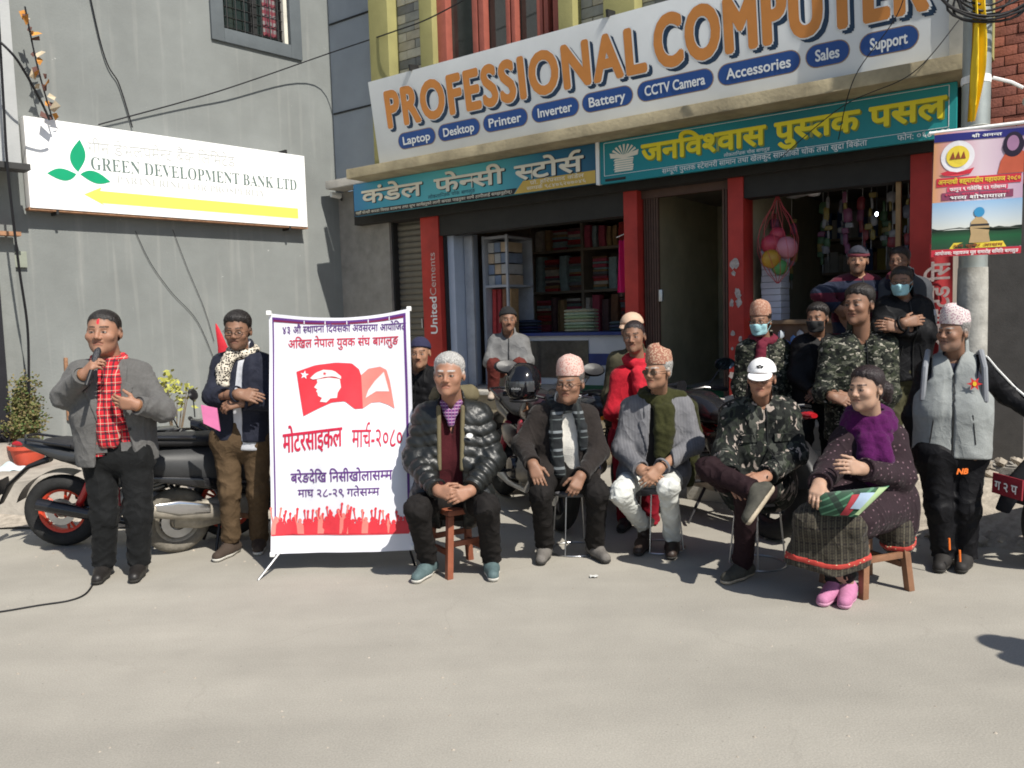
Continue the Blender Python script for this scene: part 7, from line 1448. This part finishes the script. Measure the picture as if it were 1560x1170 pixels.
person('seated woman in plum dotted coat with purple scarf and pink shoes', dict(sl=(1290, 668, 4.60), sr=(1358, 664, 4.56), el=(1262, 716, 4.46), wl=(1248, 738, 4.20), hl_=(1243, 756, 4.12), er=(1372, 728, 4.46), wr=(1312, 714, 4.22), hr_=(1286, 710, 4.16), hl=(1300, 768, 4.62), hr=(1350, 766, 4.60), kl=(1236, 792, 4.20), kr=(1292, 798, 4.20), al=(1272, 886, 4.36), ar=(1292, 896, 4.34), tl=(1248, 914, 4.2), tr=(1284, 926, 4.14)), 'fair', ('long', (.016, .009, .010)), dict(mat=DOTC, inf=.034, wr=('w', .014, 30), skirtover=True, zip=False, name='coat', more=[lambda T, K: (K['hl']+np.array([0, 0, .02]), lerp(K['hl'], K['kl'], .86)+np.array([.02, 0, .012]), .13, .105, ('w', .014, 30)), lambda T, K: (K['hr']+np.array([.02, 0, .0]), lerp(K['hr'], K['kr'], .9)+np.array([.03, 0, .012]), .15, .11, ('w', .014, 30)), lambda T, K: (K['hr']+np.array([.05, .02, .02]), K['hr']+np.array([.05, .0, -.12]), .13, .13)]), None, (BLKT, -.012), (PINK, M('pink sole', (.5, .25, .36), .8)), (1319, 592, 4.46, 64, -.62, .05, -.02), belly=1.15, tw=1.1, sit=True, extra=ex8, w=1.02, fat=.004, scarf=(PURP, [neckring(.092, .065, 12, .040), neckring(.108, .015, 12, .045), neckring(.12, -.04, 12, .042), [(-.05, -.13, -.05, .05), (-.05, -.165, -.14, .055), (-.03, -.175, -.26, .045)], [(.02, -.13, -.05, .05), (.03, -.165, -.14, .055), (.02, -.175, -.28, .04)]], .04), hands={'l': (.7, (.3, .6, -.7)), 'r': (.4, (-.1, .9, -.3))})
# 9 standing man at right
def ex9(root, off, T, K, HD):
    m_ = MB(); c = (.105, -.16, -.155)
    for i in range(6): a = PI*i/3; m_.add([T(c[0]+.018*math.cos(a-.5), c[1], c[2]+.018*math.sin(a-.5))-off, T(c[0]+.018*math.cos(a+.5), c[1], c[2]+.018*math.sin(a+.5))-off, T(c[0]+.042*math.cos(a), c[1]+.002, c[2]+.042*math.sin(a))-off], [(0, 1, 2)])
    m_.add([T(c[0]+.02*math.cos(2*PI*i/12), c[1], c[2]+.02*math.sin(2*PI*i/12))-off for i in range(12)], [tuple(range(12))]); em = part('star_emblem', m_, M('emblem red', (.6, .03, .03), .6, .05, 5, 0), root, fixn=False)
    part('emblem_centre', MB().add([T(c[0]+.010*math.cos(2*PI*i/12), c[1]-.003, c[2]+.014*math.sin(2*PI*i/12))-off for i in range(12)], [tuple(range(12))]), M('emblem yellow', (.75, .5, .03), .6, .05, 5, 0), em, fixn=False)
    BS = M('grey backpack', (.22, .23, .25), .85)
    for s in (-1, 1): part('backpack_strap', MB().tube([T(s*.135, .08, .02)-off, T(s*.14, -.06, .035)-off, T(s*.155, -.13, -.06)-off, T(s*.165, -.12, -.25)-off, T(s*.16, 0, -.36)-off], .017, 8), BS, root, smooth=True)
    pr = [(T(.02, .19, -.08), T(.02, .19, -.36), .13, .14)]; l_, h_ = bounds(pr); sculpt('backpack', field(pr, .02), l_, h_, .012, BS, root, off)
    # three white stripes along the sleeve
    S, E_, W_ = K['sr'], K['er'], K['wr']
    for j, o_ in enumerate((-.018, .002, .022)):
        P = [S+np.array([.01+.0*o_, -.045+o_*.8, .062-.3*abs(o_)]), lerp(S, E_, .35)+np.array([0.01, -.045+o_*.8, .052-.3*abs(o_)]), E_+np.array([.015, -.04+o_*.8, .047-.3*abs(o_)]), lerp(E_, W_, .8)+np.array([0, -.03+o_*.8, .045])]
        part('sleeve_stripe', MB().tube([Vector(p-off) for p in P], .006, 6), WTX, root, smooth=True)
    ky, kz = K['hr'], None
    x0_, z0_ = 1457, 722; p = at(1457, 722, 4.645)-off; lg = text(root, 'NB', 0, .062, 0, .032, M('orange logo', (.75, .16, .02), .6, .05, 5, 0), bold=.05, slant=.25); lg.location = Vector(p); lg.name = 'logo'
    for px, py in ((1446, 820), (1462, 838)): q_ = at(px, py, 4.66)-off; part('zip_tag', MB().tube([Vector(q_), Vector(q_)+Vector((.004, 0, -.07))], .006, 6), MATS['orange logo'], root)
def vestmore(T, K): return (T(-.05, 0, -.2), T(.05, 0, -.2), .1, .1)
RS9 = dict(sl=(1414, 563, 4.96), sr=(1492, 557, 4.84), el=(1392, 634, 4.98), wl=(1398, 690, 4.98), er=(1534, 600, 4.86), wr=(1578, 632, 4.72), hr_=(1600, 640, 4.66), hl=(1424, 690, 4.87), hr=(1474, 690, 4.87), kl=(1430, 772, 4.84), kr=(1472, 774, 4.82), al=(1438, 850, 4.86), ar=(1470, 852, 4.84), tl=(1428, 874, 4.68), tr=(1462, 880, 4.66))
person('standing man in grey vest with red star, black track pants and pale topi', RS9, 'brown', ('short', (.20, .19, .18)), dict(mat=TRK, inf=.004, hem=-.02, slv=.012, zip=False, name='track_jacket'), (M('navy shirt', (.02, .022, .04), .85), .0, 1), (TRK, .016), (SANDL, DSOLE), (1452, 506, 4.82, 56, -.62, .03, .03), over=(GVEST, .028, .02, .09, .10), hat=('topi', TP3, -.3), belly=1.12, tw=1.12, extra=ex9, beard=.15, hands={'r': (.3, (0, .2, -1))})
# 10 woman in red
person('standing woman in red cardigan and red scarf with cropped hair', dict(sl=(944, 572, 5.98), sr=(1000, 570, 6.0), el=(932, 628, 5.92), wl=(962, 628, 5.76), hl_=(985, 624, 5.72), er=(1004, 628, 5.95), wr=(975, 640, 5.78), hr_=(948, 638, 5.74), hl=(952, 668, 6.0), hr=(988, 668, 6.0), kl=(952, 735, 5.95), kr=(988, 735, 5.95), al=(955, 798, 5.98), ar=(990, 796, 6.05), tl=(945, 815, 5.8), tr=(980, 812, 5.8)), 'brown', ('crop', (.02, .016, .014)), dict(mat=REDC, inf=.014, hem=.12, name='cardigan'), None, (DKRED, .02), (BLKS, DSOLE), (966, 513, 5.92, 48, -.22, .05, -.05), scarf=(REDS, [neckring(.08, .045, 10, .036), [(-.03, -.12, -.04, .05), (-.02, -.14, -.14, .05), (0, -.15, -.25, .04)], [(.03, -.12, -.04, .045), (.04, -.14, -.14, .045), (.03, -.15, -.25, .04)]], .035), res=1.2, hands={'l': (.4, (0, .8, -.4)), 'r': (.4, (0, .8, -.4))})
# 11 person with beige cap behind
person('person in beige cap and olive jacket behind the woman in red', dict(sl=(938, 548, 6.4), sr=(998, 548, 6.4), el=(928, 604, 6.4), wl=(932, 655, 6.3), er=(1008, 604, 6.4), wr=(1004, 655, 6.3), hl=(950, 650, 6.42), hr=(986, 650, 6.42), kl=(950, 715, 6.4), kr=(986, 715, 6.4), al=(950, 778, 6.42), ar=(986, 778, 6.42), tl=(945, 790, 6.2), tr=(984, 790, 6.2)), 'brown', ('short', BLKH), dict(mat=OLJ, inf=.02, hem=.08, collar=.04), None, (BLKT, .01), (BLKS, DSOLE), (962, 502, 6.36, 46, -.25, .02, 0), hat=('cap', BEIGE), res=1.5)
# 12 seated in clothing shop
person('person in grey hoodie and rust trousers sitting in the shop doorway', dict(sl=(754, 520, 8.75), sr=(796, 520, 8.72), el=(746, 550, 8.65), wl=(764, 558, 8.45), hl_=(774, 566, 8.38), er=(804, 550, 8.62), wr=(788, 556, 8.44), hr_=(778, 566, 8.38), hl=(764, 568, 8.8), hr=(788, 568, 8.78), kl=(752, 556, 8.36), kr=(792, 556, 8.34), al=(752, 598, 8.42), ar=(792, 598, 8.40), tl=(746, 606, 8.2), tr=(790, 606, 8.2)), 'brown', None, dict(mat=GRYH, inf=.03, collar=.05, wr=('w', .014, 30), name='hoodie'), None, (RUST, .01), (M('cream sandal', (.4, .33, .27), .8), DSOLE), (774, 487, 8.66, 36, .1, .08, 0), hat=('beanie', M('black beanie', (.012, .012, .013), .9)), res=1.5, sit=True, z0=.75, hands={'l': (.5, (0, .6, -.6)), 'r': (.5, (0, .6, -.6))})
# 13 topi and blue mask
person('standing man in brick topi, blue face mask and camouflage jacket', dict(sl=(1136, 532, 6.44), sr=(1190, 530, 6.44), el=(1128, 588, 6.44), wl=(1138, 640, 6.34), er=(1200, 588, 6.44), wr=(1190, 640, 6.34), hl=(1145, 636, 6.46), hr=(1180, 636, 6.46), kl=(1145, 705, 6.44), kr=(1180, 705, 6.44), al=(1145, 770, 6.46), ar=(1180, 770, 6.46), tl=(1140, 785, 6.3), tr=(1178, 785, 6.3)), 'brown', ('short', BLKH), dict(mat=CAMO2, inf=.03, hem=.08, collar=.05), None, (BLKT, .012), (BLKS, DSOLE), (1158, 490, 6.38, 44, -.30, .08, 0), hat=('topi', TP4, .2), mask=BLUM, glasses=True, scarf=(M('maroon scarf', (.12, .01, .025), .9), [neckring(.085, .015, 10, .03), [(-.05, -.12, -.03, .04), (-.07, -.14, -.16, .04), (-.07, -.145, -.3, .035)]], .03), res=1.25)
# 14 black mask
person('standing person in black clothes and black face mask', dict(sl=(1219, 524, 6.30), sr=(1268, 522, 6.30), el=(1212, 572, 6.26), wl=(1238, 596, 6.10), hl_=(1256, 600, 6.05), er=(1278, 572, 6.26), wr=(1254, 600, 6.12), hr_=(1238, 604, 6.06), hl=(1228, 612, 6.32), hr=(1260, 612, 6.32), kl=(1226, 664, 6.24), kr=(1262, 664, 6.26), al=(1226, 708, 6.28), ar=(1262, 708, 6.30), tl=(1220, 725, 6.1), tr=(1258, 725, 6.1)), 'brown', ('full', BLKH), dict(mat=BLKJ, inf=.016, hem=.02, collar=.0), None, (BLKT, .0), (BLKS, DSOLE), (1245, 485, 6.22, 44, -.35, .08, 0), mask=BLKM, res=1.25, z0=.2)
# 15 camo jacket man
person('tall standing man in camouflage jacket with hands clasped in front', dict(sl=(1266, 529, 5.86), sr=(1351, 523, 5.88), el=(1254, 598, 5.80), wl=(1268, 604, 5.56), hl_=(1292, 612, 5.50), er=(1356, 600, 5.82), wr=(1294, 606, 5.58), hr_=(1268, 604, 5.52), hl=(1284, 655, 5.9), hr=(1332, 655, 5.9), kl=(1284, 735, 5.88), kr=(1332, 735, 5.88), al=(1284, 800, 5.9), ar=(1332, 800, 5.9), tl=(1278, 815, 5.7), tr=(1328, 815, 5.7)), 'brown', ('full', BLKH), dict(mat=CAMO2, inf=.034, hem=.06, collar=.095, wr=('w', .018, 30)), None, (BLKT, .012), (BLKS, DSOLE), (1308, 464, 5.80, 58, -.48, .05, 0), res=1.15, tw=1.05, hands={'l': (.45, (0, .8, -.4)), 'r': (.45, (0, .8, -.4))})
# 16 beanie man leaning
person('bearded man in striped sweater and dark beanie with hand on hip', dict(sl=(1282, 432, 6.44), sr=(1330, 432, 6.42), el=(1248, 448, 6.40), wl=(1276, 470, 6.34), hl_=(1290, 482, 6.34), er=(1356, 446, 6.34), wr=(1362, 420, 6.16), hr_=(1366, 410, 6.12), hl=(1288, 530, 6.45), hr=(1324, 530, 6.45), kl=(1288, 595, 6.42), kr=(1324, 595, 6.42), al=(1288, 655, 6.44), ar=(1324, 655, 6.44)), 'tan', ('crop', BLKH), dict(mat=STRPS, inf=.02, hem=.04, name='sweater'), None, (BLKT, .01), None, (1307, 397, 6.36, 41, -.05, .05, .05), hat=('beanie', M('dark grey beanie', (.03, .032, .045), .9), M('maroon band', (.11, .02, .03), .9)), beard=.7, res=1.3, z0=.4, hands={'r': (.5, (.2, .3, -.8)), 'l': (.4, (0, .5, .5))})
# 17 glasses man behind
person('man in spectacles standing behind the blue masked man', dict(sl=(1352, 434, 6.32), sr=(1404, 436, 6.30), el=(1346, 485, 6.32), wl=(1350, 530, 6.25), er=(1412, 485, 6.3), wr=(1408, 530, 6.22), hl=(1360, 525, 6.34), hr=(1396, 525, 6.34), kl=(1360, 590, 6.32), kr=(1396, 590, 6.32), al=(1360, 650, 6.34), ar=(1396, 650, 6.34)), 'brown', ('full', BLKH), dict(mat=M('dark denim jacket', (.05, .055, .065), .8), inf=.018, hem=.04, collar=.04), None, (BLKT, .01), None, (1370, 398, 6.26, 40, -.35, .05, 0), glasses=True, res=1.4, z0=.4)
# 18 masked man arms crossed
def ex18(root, off, T, K, HD): part('arm_badge', MB().add([K['sr']+np.array([.05+.02*math.cos(2*PI*i/10), -.075, -.05+.024*math.sin(2*PI*i/10)])-off for i in range(10)], [tuple(range(10))]), M('badge grey', (.35, .35, .38), .7), root, fixn=False)
person('man in black jacket and blue face mask with arms crossed', dict(sl=(1347, 468, 5.98), sr=(1404, 466, 5.96), el=(1338, 505, 5.90), wl=(1378, 492, 5.74), hl_=(1398, 488, 5.74), er=(1412, 508, 5.90), wr=(1370, 500, 5.76), hr_=(1350, 496, 5.76), hl=(1358, 565, 6.0), hr=(1394, 565, 6.0), kl=(1358, 640, 5.98), kr=(1394, 640, 5.98), al=(1358, 705, 6.0), ar=(1394, 705, 6.0), tl=(1352, 720, 5.8), tr=(1390, 720, 5.8)), 'brown', ('full', BLKH), dict(mat=BLKJ, inf=.026, hem=.06, collar=.06, wr=('w', .016, 30)), None, (KHK, .014), (BLKS, DSOLE), (1373, 430, 5.90, 43, -.15, .08, 0), mask=BLUM, glasses=True, res=1.2, z0=.2, extra=ex18, hands={'l': (.3, (0, .8, -.2)), 'r': (.3, (0, .8, -.2))})

# bystander outside the right border whose head shadow falls on the road
def wpt(x, y, z): d = np.array([x, y, z])-CAMP; w_ = d @ _f; return (780+FPX*(d @ _r)/w_, 585-FPX*(d @ _u)/w_, y)
bxp, byp = 3.20, 2.50
person('bystander just outside the right border whose head shadow falls on road', dict(sl=wpt(bxp-.19, byp, 1.36), sr=wpt(bxp+.19, byp, 1.36), el=wpt(bxp-.25, byp+.02, 1.08), wl=wpt(bxp-.24, byp-.05, .84), er=wpt(bxp+.25, byp+.02, 1.08), wr=wpt(bxp+.24, byp-.05, .84), hl=wpt(bxp-.1, byp, .9), hr=wpt(bxp+.1, byp, .9), kl=wpt(bxp-.1, byp, .48), kr=wpt(bxp+.1, byp, .48), al=wpt(bxp-.1, byp, .09), ar=wpt(bxp+.1, byp, .09), tl=wpt(bxp-.12, byp+.2, .03), tr=wpt(bxp+.12, byp+.2, .03)), 'tan', ('short', BLKH), dict(mat=NVJ, inf=.02, hem=.06, collar=.04), None, (BLKT, .01), (BLKS, DSOLE), (*wpt(bxp, byp, 1.56), .24/byp*FPX, PI, 0, 0), res=1.9)
